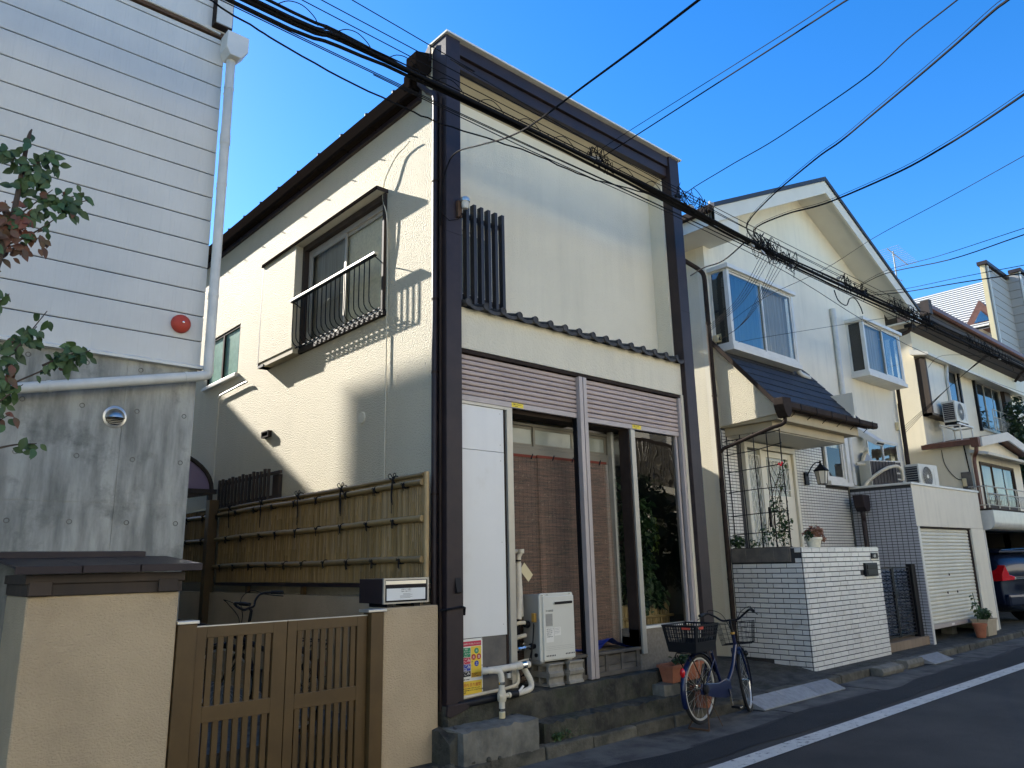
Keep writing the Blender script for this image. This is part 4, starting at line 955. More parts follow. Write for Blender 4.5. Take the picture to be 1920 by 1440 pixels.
MB().prism([(4.84, .64), (4.84, .82), (4.87, .81), (4.90, .75), (4.905, .70), (4.87, .67), (4.86, .60)], 'y', 5.44, 5.46).build('torn_cover', 'white_wrap', pp)
# white drain pipe at the sign
dr_ = thing('white_drain_pipe', (4.55, 5.2, .33), 'white drain pipe with elbow, tee and black lagging along the foot of the wall', 'pipe')
T = lambda nm, pts, r, m, n=14, k=5: MB().tube(smooth_path(pts, k), r, n).build(nm, m, dr_, smooth=True)
T('cross_pipe', [(4.36, 5.265, .722), (4.40, 5.235, .724), (4.50, 5.225, .724), (4.70, 5.225, .728), (4.80, 5.23, .730), (4.872, 5.23, .730)], .030, 'white_wrap')
MB().tube([(4.775, 5.228, .729), (4.83, 5.23, .730)], .034, 14).build('clamp', 'chrome', dr_); MB().tube([(4.70, 5.225, .728), (4.775, 5.23, .73)], .033, 14).build('sleeve', 'white_wrap', dr_)
MB().tube([(4.39, 5.25, .722), (4.405, 5.24, .723)], .034, 14).build('joint_ring', 'black', dr_)
T('down_pipe', [(4.44, 5.222, .722), (4.485, 5.20, .715), (4.505, 5.19, .685), (4.507, 5.185, .64), (4.507, 5.185, .57), (4.507, 5.185, .34)], .026, 'white_wrap')
for z in (.605, .395): MB().tube([(4.507, 5.185, z), (4.507, 5.185, z+.022)], .0285, 14).build('clamp', 'chrome', dr_)
MB().tube([(4.507, 5.185, .47), (4.507, 5.185, .49), (4.507, 5.185, .53), (4.507, 5.185, .56)], [.032, .040, .038, .030], 14).build('tee_body', 'ivory', dr_, smooth=True)
MB().tube([(4.46, 5.17, .515), (4.56, 5.17, .515)], .018, 10).build('tee_arm', 'ivory', dr_, smooth=True); MB().tube([(4.565, 5.17, .515), (4.585, 5.17, .515)], .024, 10).build('tee_cap', 'ivory', dr_, smooth=True)
MB().tube([(4.507, 5.185, .34), (4.507, 5.185, .385)], .027, 14).build('stub', 'insulator', dr_, smooth=True)
T('return_pipe', [(4.83, 5.255, .70), (4.86, 5.25, .66), (4.90, 5.24, .58), (4.895, 5.235, .535), (4.85, 5.235, .515), (4.76, 5.235, .505), (4.70, 5.235, .502)], .026, 'white_wrap')
T('black_lagging', [(4.73, 5.235, .505), (4.55, 5.25, .498), (4.30, 5.26, .49), (4.10, 5.27, .478)], .032, 'black_plastic')
T('thin_ivory_pipe', [(4.80, 5.32, .70), (4.815, 5.31, .62), (4.79, 5.30, .57), (4.70, 5.30, .55), (4.50, 5.30, .54), (4.1, 5.30, .525)], .014, 'ivory', 8)
MB().tube([(4.745, 5.225, .52), (4.79, 5.22, .56)], .010, 8).build('tie', 'sign_white', dr_)

# ================================================================== REED BLINDS
def blind(x0, x1, zt, zb, y, lab, band, seed, lean=0.0, bend=.0):
    t = thing('reed_blind', ((x0+x1)/2, y, zb), lab, 'blind', 'reed blinds in the entrance')
    rg = random.Random(seed); rd = MB(); n = int((zt-zb)/.0062)
    for i in range(n):
        z = zt-.0062*i; f = i/n; xo = lean*f; yo = -.02*math.sin(f*3.1)*bend
        a = x0+xo+rg.uniform(-.006, .006); b = x1+xo+rg.uniform(-.006, .006)
        h = .0030*rg.uniform(.7, 1.25); j = rg.uniform(-.0012, .0012)
        rd.box(a, b, y+yo+j, y+yo+j+.003, z-h/2, z+h/2)
    rd.build('reeds', 'reed', t, kind='stuff')
    th = MB(); m = int((x1-x0)/.055)
    for i in range(m+1):
        x = x0+.02+(x1-x0-.04)*i/m
        th.add([(x, y-.003, zt), (x+.0018, y-.003, zt), (x+.0018+lean, y-.003-.01*bend, zb), (x+lean, y-.003-.01*bend, zb)], [(0, 3, 2, 1)])
    th.build('thread', 'rope', t)
    if band: box('cloth_band', 'reed_band', t, x0-.005, x1+.005, y-.006, y+.010, zt-.005, zt+.022)
    box('bottom_batten', 'wood_dark', t, x0+lean, x1+lean, y-.02*bend*.0-.004, y+.008, zb-.012, zb+.006)
    for q in (.3, .72):
        MB().tube([(x0+(x1-x0)*q, y-.012, zt-.02), (x0+(x1-x0)*q+.02, y-.016, zt+.03), (x0+(x1-x0)*q+.035, y, zt+.035)], .006, 5).build('hook', 'black', t)
    return t
blind(4.86, 5.52, 2.668, .52, 5.628, 'reddish brown reed blind hanging behind the water heater, left one', True, 1)
blind(5.42, 6.12, 2.672, .52, 5.612, 'greyish brown reed blind overlapping its neighbours in the middle of the entrance', True, 2, .01)
blind(6.02, 6.47, 2.672, .74, 5.596, 'narrow reed blind hanging right of the mauve shutter guide, right one', True, 3, .085, 1)
rm2 = thing('fallen_reed_mat', (5.72, 5.5, .66), 'reed mat lying slumped at the foot of the blinds beside the heater', 'mat')
rd = MB()
for i in range(60):
    t_ = i/60; y = 5.36+.22*t_; z = .70+.03*math.sin(t_*3.1)+.01*math.sin(i)
    rd.box(5.56, 5.78-.06*t_, y, y+.0035, z, z+.0035)
rd.build('reeds', 'reed', rm2, kind='stuff')

# ================================================================== TIMBER PLANTER WITH TARPAULIN
pl = thing('timber_planter', (6.3, 5.42, .492), 'weathered grey timber planter box on the porch right of the shutter guide', 'planter')
for (x0, x1, y0, y1) in ((5.60, 6.60, 5.385, 5.405), (5.60, 6.60, 5.565, 5.585), (5.60, 5.62, 5.405, 5.565), (6.58, 6.60, 5.405, 5.565)):
    for z in (.497, .592): box('board', 'wood_grey', pl, x0+.002, x1-.002, y0, y1, z, z+.09, bevel=.002)
for (a, b) in ((5.585, 5.635), (5.90, 5.94), (6.06, 6.10), (6.30, 6.34), (6.545, 6.60)): box('stile', 'wood_grey', pl, a, b, 5.368, 5.385, .497, .70, bevel=.002)
box('rim', 'wood_grey', pl, 5.58, 6.615, 5.355, 5.41, .70, .728, bevel=.003); box('rim', 'wood_grey', pl, 5.58, 6.615, 5.56, 5.60, .70, .728, bevel=.003); box('skirting', 'wood_grey', pl, 5.59, 6.60, 5.36, 5.385, .495, .535)
tp = MB(); nx_, ny_ = 22, 8
for i in range(nx_+1):
    for j in range(ny_+1):
        x = 5.64+.92*i/nx_; y = 5.41+.15*j/ny_; u = i/nx_
        tp.v.append((x, y, .742+.10*math.exp(-((x-6.20)/.12)**2)*(1-.3*j/ny_)+.03*math.exp(-((x-6.38)/.1)**2)+.02*math.exp(-((x-5.75)/.1)**2)+.006*math.sin(i*1.9+j)-.04*max(0, u-.6)))
for i in range(nx_):
    for j in range(ny_): a = i*(ny_+1)+j; tp.f.append((a, a+ny_+1, a+ny_+2, a+1))
tp.build('blue_tarpaulin', 'tarp', cat='tarpaulin', label='crumpled bright blue tarpaulin heaped in the timber planter', smooth=True)
# plants and split-bamboo edging behind the shop glass
be = thing('split_bamboo_edging', (7.15, 5.75, .5), 'low split-bamboo edging behind the shop glass, under the indoor shrub', 'edging')
hm = [mesh_of(MB().tube([(0, 0, 0), (0, 0, .3+.06*k), (0, 0, .31+.06*k), (0, 0, .32+.06*k), (0, 0, .62)], [.024, .024, .028, .024, .023], 8), 'split_cane', 'bamboo_pale', True) for k in range(3)]
for i in range(19): piece(hm[i % 3], 'cane', be, (6.71+.0485*i, 5.72+rnd.uniform(-.004, .004), .50+rnd.uniform(-.01, .015)), rot=(0, 0, i))
MB().tube([(6.70, 5.68, .98), (7.64, 5.68, .985)], .016, 8).build('cross_cane', 'bamboo_pale', be, smooth=True)
ip = thing('indoor_shrub', (7.1, 6.0, .6), 'dense dark green shrub behind the shop glass', 'shrub')
rg = random.Random(8); fo = MB()
for (c, n, s_) in (((7.05, 5.78, 1.45), 600, (.36, .18, .42)), ((7.15, 5.75, 2.05), 420, (.30, .16, .38)), ((6.95, 6.05, 2.5), 140, (.22, .14, .22)), ((7.3, 5.75, 1.2), 260, (.26, .14, .22))): leaves(fo, c, n, s_, .11, rg, .3)
fo.build('foliage', 'leaf', ip, kind='stuff')
fl_ = MB(); leaves(fl_, (7.40, 5.72, 1.85), 90, (.10, .05, .28), .06, rg, .3); fl_.build('lime_foliage', 'leaf_lime', ip, kind='stuff')
for a in range(5): MB().tube(smooth_path([(7.05+.05*a, 6.0, .5), (7.0+.08*a, 6.0, 1.2), (6.9+.12*a, 6.02, 2.2)]), .010, 6).build('stem', 'bark', ip)
# flower boxes behind the bicycle
def trough(name, x0, x1, y0, y1, z0, z1, mat, lab, grp=None, fill=True):
    t = thing(name, ((x0+x1)/2, (y0+y1)/2, z0), lab, 'planter', grp); i = .03
    m = MB(); A = [(x0+i, y0+i, z0), (x1-i, y0+i, z0), (x1-i, y1-i, z0), (x0+i, y1-i, z0)]; B = [(x0, y0, z1), (x1, y0, z1), (x1, y1, z1), (x0, y1, z1)]
    C_ = [(x0+.012, y0+.012, z1), (x1-.012, y0+.012, z1), (x1-.012, y1-.012, z1), (x0+.012, y1-.012, z1)]; D = [(p[0], p[1], z1-.03) for p in C_]
    m.add(A+B+C_+D, [(0, 3, 2, 1)]+[(k, (k+1) % 4, 4+(k+1) % 4, 4+k) for k in range(4)]+[(4+k, 4+(k+1) % 4, 8+(k+1) % 4, 8+k) for k in range(4)]+[(8+k, 8+(k+1) % 4, 12+(k+1) % 4, 12+k) for k in range(4)])
    m.build('tub', mat, t, bevel=.003)
    r = MB(); r.box(x0-.01, x1+.01, y0-.01, y0, z1-.025, z1+.004); r.box(x0-.01, x1+.01, y1, y1+.01, z1-.025, z1+.004); r.box(x0-.01, x0, y0, y1, z1-.025, z1+.004); r.box(x1, x1+.01, y0, y1, z1-.025, z1+.004); r.build('rim', mat, t)
    MB().poly([(p[0], p[1], z1-.028) for p in C_]).build('soil', 'soil', t); return t
trough('flower_box', 6.76, 7.30, 5.08, 5.27, .366, .54, 'terracotta', 'pinkish terracotta flower box on the step behind the bicycle wheel')
tb = MB(); leaves(tb, (7.05, 5.17, .58), 60, (.2, .06, .05), .06, rg, 0); tb.build('seedling', 'leaf', cat='plant', label='thin green seedlings in the terracotta flower box')
def pot(x, y, z, r0, r1, h, mat, lab, grp=None):
    t = thing('flower_pot', (x, y, z), lab, 'flower pot', grp)
    MB().lathe([(r0, 0), (r1*.96, h*.82), (r1*1.06, h*.82), (r1*1.08, h), (r1*.94, h), (r1*.9, h*.86), (0, h*.86)], (x, y, z), 20, cap=False).build('pot_body', mat, t, smooth=True)
    MB().lathe([(r1*.92, h*.88), (0, h*.9)], (x, y, z), 16, cap=False).build('soil', 'soil', t); return t
pot(7.18, 5.04, .10, .085, .115, .20, 'terracotta', 'orange terracotta pot on the ground behind the bicycle rear wheel')

# ================================================================== BICYCLE
def bicycle(loc, heading, steer, lab, paint='bike_blue', lift=.045, baskets=True):
    """city bicycle; local frame: +X forward, rear axle above the origin"""
    b = thing('bicycle', (0, 0, 0), lab, 'bicycle'); RW = .325; WB = 1.085
    rh_ = Vector((0, 0, RW+lift)); fh = Vector((WB, 0, RW))
    hd_b = Vector((WB-.23, 0, .66)); hd_t = Vector((WB-.285, 0, .83)); bb = Vector((.47, 0, .29+lift*.6)); st_t = Vector((.27, 0, .74)); 
    def wheel(c, par, wide):
        t = MB().ring(c, (0, 1, 0), RW-.017, .018, 48, 8).build('tyre', 'tyre', par, smooth=True)
        MB().ring(c, (0, 1, 0), RW-.042, .0115, 48, 6).build('rim', 'rim', t, smooth=True)
        MB().lathe([(.018, -.045), (.030, -.04), (.030, -.032), (.016, -.028), (.016, .028), (.030, .032), (.030, .04), (.018, .045)], c, 14, 'y').build('hub', 'chrome', t, smooth=True)
        s = MB()
        for k in range(32):
            a = 2*math.pi*k/32; sgn = 1 if k % 2 else -1; off = .9*(1 if (k//2) % 2 else -1)
            s.tube([c+Vector((.026*math.cos(a+off), .035*sgn, .026*math.sin(a+off))), c+Vector(((RW-.05)*math.cos(a), .003*sgn, (RW-.05)*math.sin(a)))], .0014, 4, False)
        s.build('spokes', 'spoke', t); return t
    wheel(rh_, b, 0)
    fr = MB()
    fr.tube(smooth_path([hd_b+Vector((-.01, 0, .05)), Vector((.74, 0, .50)), Vector((.60, 0, .34+lift*.5)), bb], 5), .024, 12)
    fr.tube([bb, st_t], .016, 10)
    for s_ in (-1, 1):
        fr.tube([bb+Vector((-.03, .03*s_, 0)), rh_+Vector((.02, .055*s_, 0))], .009, 8); fr.tube([Vector((.31, .02*s_, .62)), rh_+Vector((.0, .055*s_, .0))], .007, 8)
    fr.tube([hd_b+Vector((.0, 0, -.01)), hd_t], .019, 12); fr.tube([bb+Vector((0, -.04, 0)), bb+Vector((0, .04, 0))], .022, 12)
    fr.build('frame', paint, b, smooth=True)
    # mudguard, chain case
    def guard(c, a0, a1, par, mat):
        m = MB(); n = 20
        for i in range(n+1):
            a = R(a0+(a1-a0)*i/n)
            for j, (yy, dr) in enumerate(((-.028, -.012), (-.018, 0), (0, .004), (.018, 0), (.028, -.012))):
                m.v.append(tuple(c+Vector(((RW+.018+dr)*math.cos(a), yy, (RW+.018+dr)*math.sin(a)))))
        for i in range(n):
            for j in range(4): q = i*5+j; m.f.append((q, q+5, q+6, q+1))
        return m.build('mudguard', mat, par, smooth=True)
    guard(rh_, 20, 205, b, paint)
    cc = MB().prism([(-.06, rh_.z-.045), (-.075, rh_.z), (-.05, rh_.z+.055), (.30, bb.z+.075), (.47, bb.z+.10), (.55, bb.z+.06), (.57, bb.z-.01), (.52, bb.z-.08), (.44, bb.z-.085), (.2, bb.z-.05)], 'y', -.060, -.040)
    cc.build('chain_case', paint, b, bevel=.006)
    MB().lathe([(.05, -.070), (.04, -.085), (.012, -.09)], rh_, 14, 'y').build('hub_gear', 'black', b, smooth=True)
    crk = MB().bar(bb+Vector((0, -.075, 0)), bb+Vector((.03, -.085, -.165)), .022, .012); crk.build('crank', 'chrome', b)
    MB().bar(bb+Vector((0, .06, 0)), bb+Vector((-.03, .075, .165)), .022, .012).build('crank', 'chrome', b)
    p = bb+Vector((.03, -.135, -.17)); MB().box(p.x-.045, p.x+.045, p.y-.045, p.y+.045, p.z-.012, p.z+.012).build('pedal', 'black', b, bevel=.004)
    for dx in (-.02, .012): box('reflector', 'lamp_glass', b, p.x+dx, p.x+dx+.014, p.y-.047, p.y-.045, p.z-.005, p.z+.005)
    p = bb+Vector((-.03, .125, .17)); MB().box(p.x-.045, p.x+.045, p.y-.045, p.y+.045, p.z-.012, p.z+.012).build('pedal', 'black', b, bevel=.004)
    # saddle
    sd = MB(); n = 12
    outl = [(-.13, .0), (-.125, .06), (-.07, .098), (.0, .075), (.06, .035), (.12, .022), (.14, 0)]
    top = [(x, y) for x, y in outl]+[(x, -y) for x, y in outl[-2:0:-1]]
    c0 = Vector((.245, 0, .80)); m_ = len(top)
    for sc, zz in ((.88, -.045), (1, -.015), (1, .005), (.85, .025), (.4, .034)):
        for x, y in top: sd.v.append((c0.x+x*sc, c0.y+y*sc, c0.z+zz+.02*max(0, -x-.04)*2))
    for k_ in range(4):
        for i in range(m_): sd.f.append((k_*m_+i, k_*m_+(i+1) % m_, (k_+1)*m_+(i+1) % m_, (k_+1)*m_+i))
    sd.f.append(tuple(4*m_+i for i in range(m_))); sd.f.append(tuple(range(m_))[::-1])
    sd.build('saddle', 'black_plastic', b, smooth=True)
    MB().tube([st_t+Vector((.012, 0, -.06)), (.25, 0, .77)], .012, 8).build('seat_post', 'chrome', b)
    for s_ in (-1, 1): MB().ring((.19, .03*s_, .745), (0, 1, 0), .02, .005, 12, 4).build('saddle_spring', 'chrome', b)
    # rear rack and lamp, stays
    rk = MB()
    for yy in (-.07, .07): rk.tube([(.16, yy, .725), (-.28, yy, .725), (-.31, yy, .70), (-.30, yy, .66), (-.26, yy, .655)], .006, 6)
    for xx in (.1, -.1, -.28): rk.tube([(xx, -.07, .725), (xx, .07, .725)], .005, 6)
    for yy in (-.075, .075): rk.tube([(-.26, yy, .70), rh_+Vector((0, yy*.9, 0))], .006, 6); rk.tube([(-.33, yy*.5, .46), rh_+Vector((0, yy*.9, 0))], .004, 6)
    rk.build('rear_rack', 'black', b)
    MB().ellipsoid((-.315, 0, .55), (.02, .028, .045), 12, 8).build('tail_reflector', 'red_lens', b, smooth=True)
    # stand
    sd_ = MB()
    for s_ in (-1, 1): sd_.tube(smooth_path([rh_+Vector((0, .06*s_, 0)), (-.02, .08*s_, .12), (-.08, .11*s_, .01)], 4), .008, 6)
    sd_.tube([(-.08, -.11, .012), (-.08, .11, .012)], .011, 6); sd_.tube([rh_+Vector((0, -.06, 0)), (.18, -.12, .012)], .004, 5)
    sd_.build('double_stand', 'stained_brown', b, smooth=True)
    # front end, turned
    fp = bpy.data.objects.new('front_fork_assembly', None)
    i_before = set(bpy.data.objects)
    ft = MB()
    for s_ in (-1, 1): ft.tube(smooth_path([hd_b+Vector((.0, .045*s_, -.005)), (WB-.12, .05*s_, .50), (WB-.03, .05*s_, .36), fh+Vector((0, .05*s_, 0))], 5), [.013]*5+[.012]*5+[.009]*6, 8)
    ft.tube([hd_b+Vector((0, -.05, 0)), hd_b+Vector((0, .05, 0))], .018, 8)
    fk = ft.build('fork', paint, b, smooth=True)
    w2 = wheel(fh, b, 0)
    g2 = guard(fh, -15, 125, b, paint)
    stem = MB().tube([hd_t+Vector((0, 0, -.02)), hd_t+Vector((-.035, 0, .11)), hd_t+Vector((-.01, 0, .135))], .014, 8).build('stem', 'black', b, smooth=True)
    col_ = MB().lathe([(.024, 0), (.026, .018), (.022, .022)], hd_t+Vector((0, 0, -.012)), 12).build('head_ring', 'orange_cap', b)
    hb0 = hd_t+Vector((-.01, 0, .135))
    bar_ = MB(); gr2 = []
    for s_ in (-1, 1):
        bar_.tube(smooth_path([hb0, hb0+Vector((.0, .08*s_, .0)), hb0+Vector((.02, .15*s_, .045)), hb0+Vector((.0, .215*s_, .085)), hb0+Vector((-.09, .26*s_, .088)), hb0+Vector((-.16, .275*s_, .08))], 5), .011, 8)
    bo = bar_.build('handlebar', 'black', b, smooth=True)
    ex = [fk, w2, g2, stem, col_, bo]
    for s_ in (-1, 1):
        ex.append(MB().tube([hb0+Vector((-.08, .256*s_, .088)), hb0+Vector((-.19, .28*s_, .078))], .0165, 10).build('grip', 'black_plastic', b, smooth=True))
        ex.append(MB().tube([hb0+Vector((-.02, .228*s_, .082)), hb0+Vector((-.08, .285*s_, .055)), hb0+Vector((-.17, .315*s_, .038))], .005, 6).build('brake_lever', 'black', b, smooth=True))
        ex.append(MB().tube(smooth_path([hb0+Vector((-.02, .225*s_, .08)), hb0+Vector((.10, .22*s_, .12)), hb0+Vector((.14, .10*s_, .06)), hb0+Vector((.09, .02*s_, -.12)), fh+Vector((-.02, .03*s_, .30))], 6), .0035, 5).build('brake_cable', 'cable', b, smooth=True))
    if baskets:
        fbk = MB(); bc = Vector((WB+.02, 0, .70))
        def P(u, v, zz): return bc+Vector((u*(.13+.03*zz/.22), v*(.16+.035*zz/.22), zz))
        for zz in (0, .055, .11, .165, .22):
            q = [P(-1, -1, zz), P(1, -1, zz), P(1, 1, zz), P(-1, 1, zz), P(-1, -1, zz)]; fbk.tube(q, .0035 if zz in (0, .22) else .002, 5, False)
        for i in range(8):
            t_ = -1+2*i/7
            for (a, c_) in (((t_, -1), 0), ((t_, 1), 0), ((-1, t_), 0), ((1, t_), 0)): fbk.tube([P(*a, 0), P(*a, .22)], .002, 4, False)
            fbk.tube([P(t_, -1, 0), P(t_, 1, 0)], .002, 4, False)
        ex.append(fbk.build('wire_basket', 'black', b))
        ex.append(MB().tube([hd_t+Vector((.0, 0, .03)), bc+Vector((-.13, 0, .12))], .012, 6).build('basket_bracket', 'black', b))
        ex.append(MB().ellipsoid((WB-.06, -.07, .60), (.035, .028, .03), 10, 8).build('dynamo_lamp', 'black_plastic', b, smooth=True))
    ax = (hd_t-hd_b).normalized(); q = Quaternion(ax, steer)
    for o in ex: o.matrix_basis = Matrix.Translation(hd_b) @ q.to_matrix().to_4x4() @ Matrix.Translation(-hd_b) @ o.matrix_basis
    if baskets:                                               # big moulded rear basket
        rb = MB(); c0 = Vector((-.10, 0, .735)); H_ = .255
        def Q(u, v, zz): f_ = zz/H_; return c0+Vector((u*(.19+.045*f_), v*(.145+.04*f_), zz))
        def side(a, c_, zlo, zhi, th=.004):
            A, B_, C2, D2 = Q(*a, zlo), Q(*c_, zlo), Q(*c_, zhi), Q(*a, zhi); nrm = (B_-A).cross(D2-A).normalized()*th
            rb.add([A, B_, C2, D2, A+nrm, B_+nrm, C2+nrm, D2+nrm], [(0, 1, 2, 3), (7, 6, 5, 4), (0, 4, 5, 1), (1, 5, 6, 2), (2, 6, 7, 3), (3, 7, 4, 0)])
        cn = [(-1, -1), (1, -1), (1, 1), (-1, 1)]
        for k in range(4):
            a, c_ = cn[k], cn[(k+1) % 4]; side(a, c_, 0, .095); side(a, c_, H_-.018, H_, .006)
            for i in range(13):
                t_ = i/12; w_ = .10 if i in (0, 12) else .028
                u = (a[0]+(c_[0]-a[0])*t_*.97, a[1]+(c_[1]-a[1])*t_*.97); v = (a[0]+(c_[0]-a[0])*min(1, t_*.97+w_), a[1]+(c_[1]-a[1])*min(1, t_*.97+w_)); side(u, v, .095, H_-.018, .003)
            for zz in (.135, .175, .21): side(a, c_, zz, zz+.006, .003)
        side((-1, -1), (1, -1), 0, .004); rb.add([Q(-1, -1, 0), Q(1, -1, 0), Q(1, 1, 0), Q(-1, 1, 0)], [(0, 1, 2, 3)])
        rb.build('rear_basket', 'black_plastic', b)
        p = Q(-1, -.45, .215); MB().box(p.x-.008, p.x, p.y-.045, p.y+.045, p.z, p.z+.03).build('red_badge', 'red', b)
        p = Q(-.55, -1, .215); MB().box(p.x-.04, p.x+.04, p.y-.010, p.y-.002, p.z, p.z+.028).build('red_badge', 'red', b)
    b.location = loc; b.rotation_euler = (0, 0, heading); return b
bicycle((6.67, 4.70, 0.0), R(6.4), R(19), 'navy blue city bicycle with a big black rear basket, parked at the curb')
bicycle((3.12, 6.15, .302), R(98), R(28), 'black bicycle parked in the passage behind the bronze gate', 'black', .0, False)
# ================================================================== THE WHITE HOUSE (second house)
G = thing('gabled_white_house', (13.9, 8.5, 0), 'off-white gabled house with two bay windows and a dark slate porch roof', 'house')
FY = 6.55; AX_ = 13.85
hw = MB(); wall_y(hw, FY, FY+.15, 10.30, 17.55, .05, 6.95, [(13.72, 14.52, 2.98, 4.05), (15.68, 17.25, 3.02, 4.0), (10.55, 12.45, 5.02, 6.15), (15.6, 17.2, 5.32, 6.32)])
hw.prism([(10.30, 6.95), (17.55, 6.95), (17.55, 7.16), (AX_, 8.84), (10.30, 7.20)], 'y', FY, FY+.15)
hw.build('front_wall', 'stucco_white', G)
MB().box(10.30, 10.45, FY+.15, 14, .05, 7.0).build('side_wall', 'stucco_smooth', G)
MB().box(17.40, 17.55, FY+.15, 14, .05, 7.0).build('side_wall', 'stucco_white', G); MB().box(10.30, 17.55, 13.9, 14, .05, 7).build('rear_wall', 'stucco_white', G)
# roof: two slopes, white barge boards, soffit
BY = 5.93; AX, AZ = 13.85, 8.86; EL, ER, EZ = 9.70, 17.95, 6.98
rf = MB()
rf.prism([(EL, EZ), (AX, AZ), (ER, EZ), (ER, EZ+.07), (AX, AZ+.085), (EL, EZ+.07)], 'y', BY-.03, 14.3); roof2 = rf.build('roof', 'slate', G)
def slope_board(x0, z0, x1, z1, y0, y1, up, dn): return MB().add([(x0, y0, z0+up), (x1, y0, z1+up), (x1, y0, z1-dn), (x0, y0, z0-dn), (x0, y1, z0+up), (x1, y1, z1+up), (x1, y1, z1-dn), (x0, y1, z0-dn)], [(0, 3, 2, 1), (4, 5, 6, 7), (0, 1, 5, 4), (1, 2, 6, 5), (2, 3, 7, 6), (3, 0, 4, 7)])
slope_board(EL, EZ, AX, AZ, BY, BY+.04, -.004, .26).build('barge_board', 'soffit', roof2)
slope_board(AX, AZ, ER, EZ, BY, BY+.04, -.004, .26).build('barge_board', 'soffit', roof2)
slope_board(EL+.2, EZ-.03, AX, AZ-.13, BY+.04, FY, 0, .02).build('soffit_board', 'soffit', G); slope_board(AX, AZ-.13, ER-.2, EZ-.03, BY+.04, FY, 0, .02).build('soffit_board', 'soffit', G)
MB().box(EL+.02, 10.3, BY+.076, 14.2, 6.70, 6.74).box(10.3, 10.5, BY+.076, FY, 6.70, 6.74).box(10.47, 10.5, BY+.076, FY, 6.74, 7.2).box(EL, EL+.03, BY, 14.2, 6.70, EZ+.02).build('eave_soffit', 'soffit', G)
MB().box(EL+.0, 10.5, BY+.045, BY+.075, 6.70, 7.10).build('eave_return', 'soffit', G)
MB().prism([(17.55, 6.74), (ER, 6.74), (ER, EZ), (17.55, EZ+.1)], 'y', BY+.045, BY+.075).build('eave_return', 'soffit', G); MB().box(17.55, ER, BY, 14.2, 6.70, 6.74).build('eave_soffit', 'soffit', G)
box('flat_gutter', 'brown_side', G, EL-.10, EL-.005, BY, 14.2, 6.90, 6.99)
rhh = MB().prism([(9.62, 6.62), (9.58, 6.78), (9.58, 6.96), (9.78, 6.96), (9.78, 6.78), (9.74, 6.62)], 'y', 6.62, 6.80); rhh.build('rain_head', 'copper', G, bevel=.004)
for i in range(6): MB().prism([(6.3+i*1.2, 6.995), (6.42+i*1.2, 7.09), (6.54+i*1.2, 6.995)], 'x', EL+.05, EL+.17).build('snow_guard', 'tile_roof', roof2)
MB().tube(smooth_path([(9.68, 6.71, 6.63), (9.70, 6.71, 6.52), (9.85, 6.66, 6.38), (10.14, 6.52, 6.20), (10.19, 6.50, 6.05)], 4)+[Vector((10.19, 6.50, 2.0)), Vector((10.19, 6.50, .1))], .038, 12).build('downpipe', 'brown_side', G, smooth=True)
for zz in (5.3, 4.1, 2.6, 1.3): MB().tube([(10.19, 6.50, zz), (10.19, 6.50, zz+.03)], .042, 12).build('pipe_clip', 'brown_side', G)
# bay windows
def bay(x0, x1, z0, z1, yf, split, gl_l, gl_r, cur_l, cur_r, hood=.06):
    bo = box('bay_window', 'white_trim', G, x0-.03, x1+.03, yf-.03, FY, z0-.14, z0-.06, bevel=.005); box('bay_hood', 'white_trim', bo, x0-.05, x1+.05, yf-.05, FY, z1+.02, z1+.02+hood, bevel=.005)
    box('bay_shell_floor', 'white_trim', bo, x0, x1, yf, FY+.1, z0-.06, z0); box('bay_head', 'white_trim', bo, x0, x1, yf, FY+.1, z1, z1+.02)
    for (a, c_) in ((x0, x0+.07), (x1-.07, x1)): box('corner_post', 'white_trim', bo, a, c_, yf, yf+.07, z0, z1, bevel=.003)
    for (a, c_) in ((x0, x0+.03), (x1-.03, x1)):
        box('side_stile', 'white_trim', bo, a, c_, FY-.04, FY, z0, z1)
        MB().poly([((a+c_)/2, yf+.07, z0), ((a+c_)/2, FY-.04, z0), ((a+c_)/2, FY-.04, z1), ((a+c_)/2, yf+.07, z1)]).build('side_pane', 'glass', bo)
    a, b_ = x0+.07, x1-.07; mid = a+(b_-a)*split
    for k, (p, q, gl, cu, yy) in enumerate(((a, mid+.02, gl_l, cur_l, yf+.03), (mid-.02, b_, gl_r, cur_r, yf+.012))):
        s = MB(); t = .035; s.box(p, q, yy, yy+.016, z0, z0+t); s.box(p, q, yy, yy+.016, z1-t, z1); s.box(p, p+t, yy, yy+.016, z0+t, z1-t); s.box(q-t, q, yy, yy+.016, z0+t, z1-t)
        so = s.build('sash', 'white_trim', bo)
        MB().poly([(p+t, yy+.008, z0+t), (q-t, yy+.008, z0+t), (q-t, yy+.008, z1-t), (p+t, yy+.008, z1-t)]).build('pane', gl, so)
        if cu:
            c_ = MB(); n = 26
            for i in range(n+1):
                x = p+(q-p)*i/n; y = yf+.13+.012*math.sin(i*1.9); c_.v += [(x, y, z0+.01), (x, y, z1-.01)]
            c_.f = [(2*i, 2*i+2, 2*i+3, 2*i+1) for i in range(n)]; c_.build('curtain', cu, so, smooth=True)
    box('side_dark_panel', 'room_dark', bo, x0+.05, x0+.06, yf+.09, FY+.1, z0, z1)  # added dark panel standing for the unlit room behind the side pane
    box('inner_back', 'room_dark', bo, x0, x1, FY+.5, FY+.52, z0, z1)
    return bo
b1 = bay(10.38, 12.52, 4.98, 6.20, 6.20, .50, 'glass_blue', 'glass', 'curtain_teal', 'blind_inside', .07)
b2 = bay(15.42, 17.28, 5.32, 6.34, 6.20, .52, 'glass', 'glass_blue', 'blind_inside', None, .07)
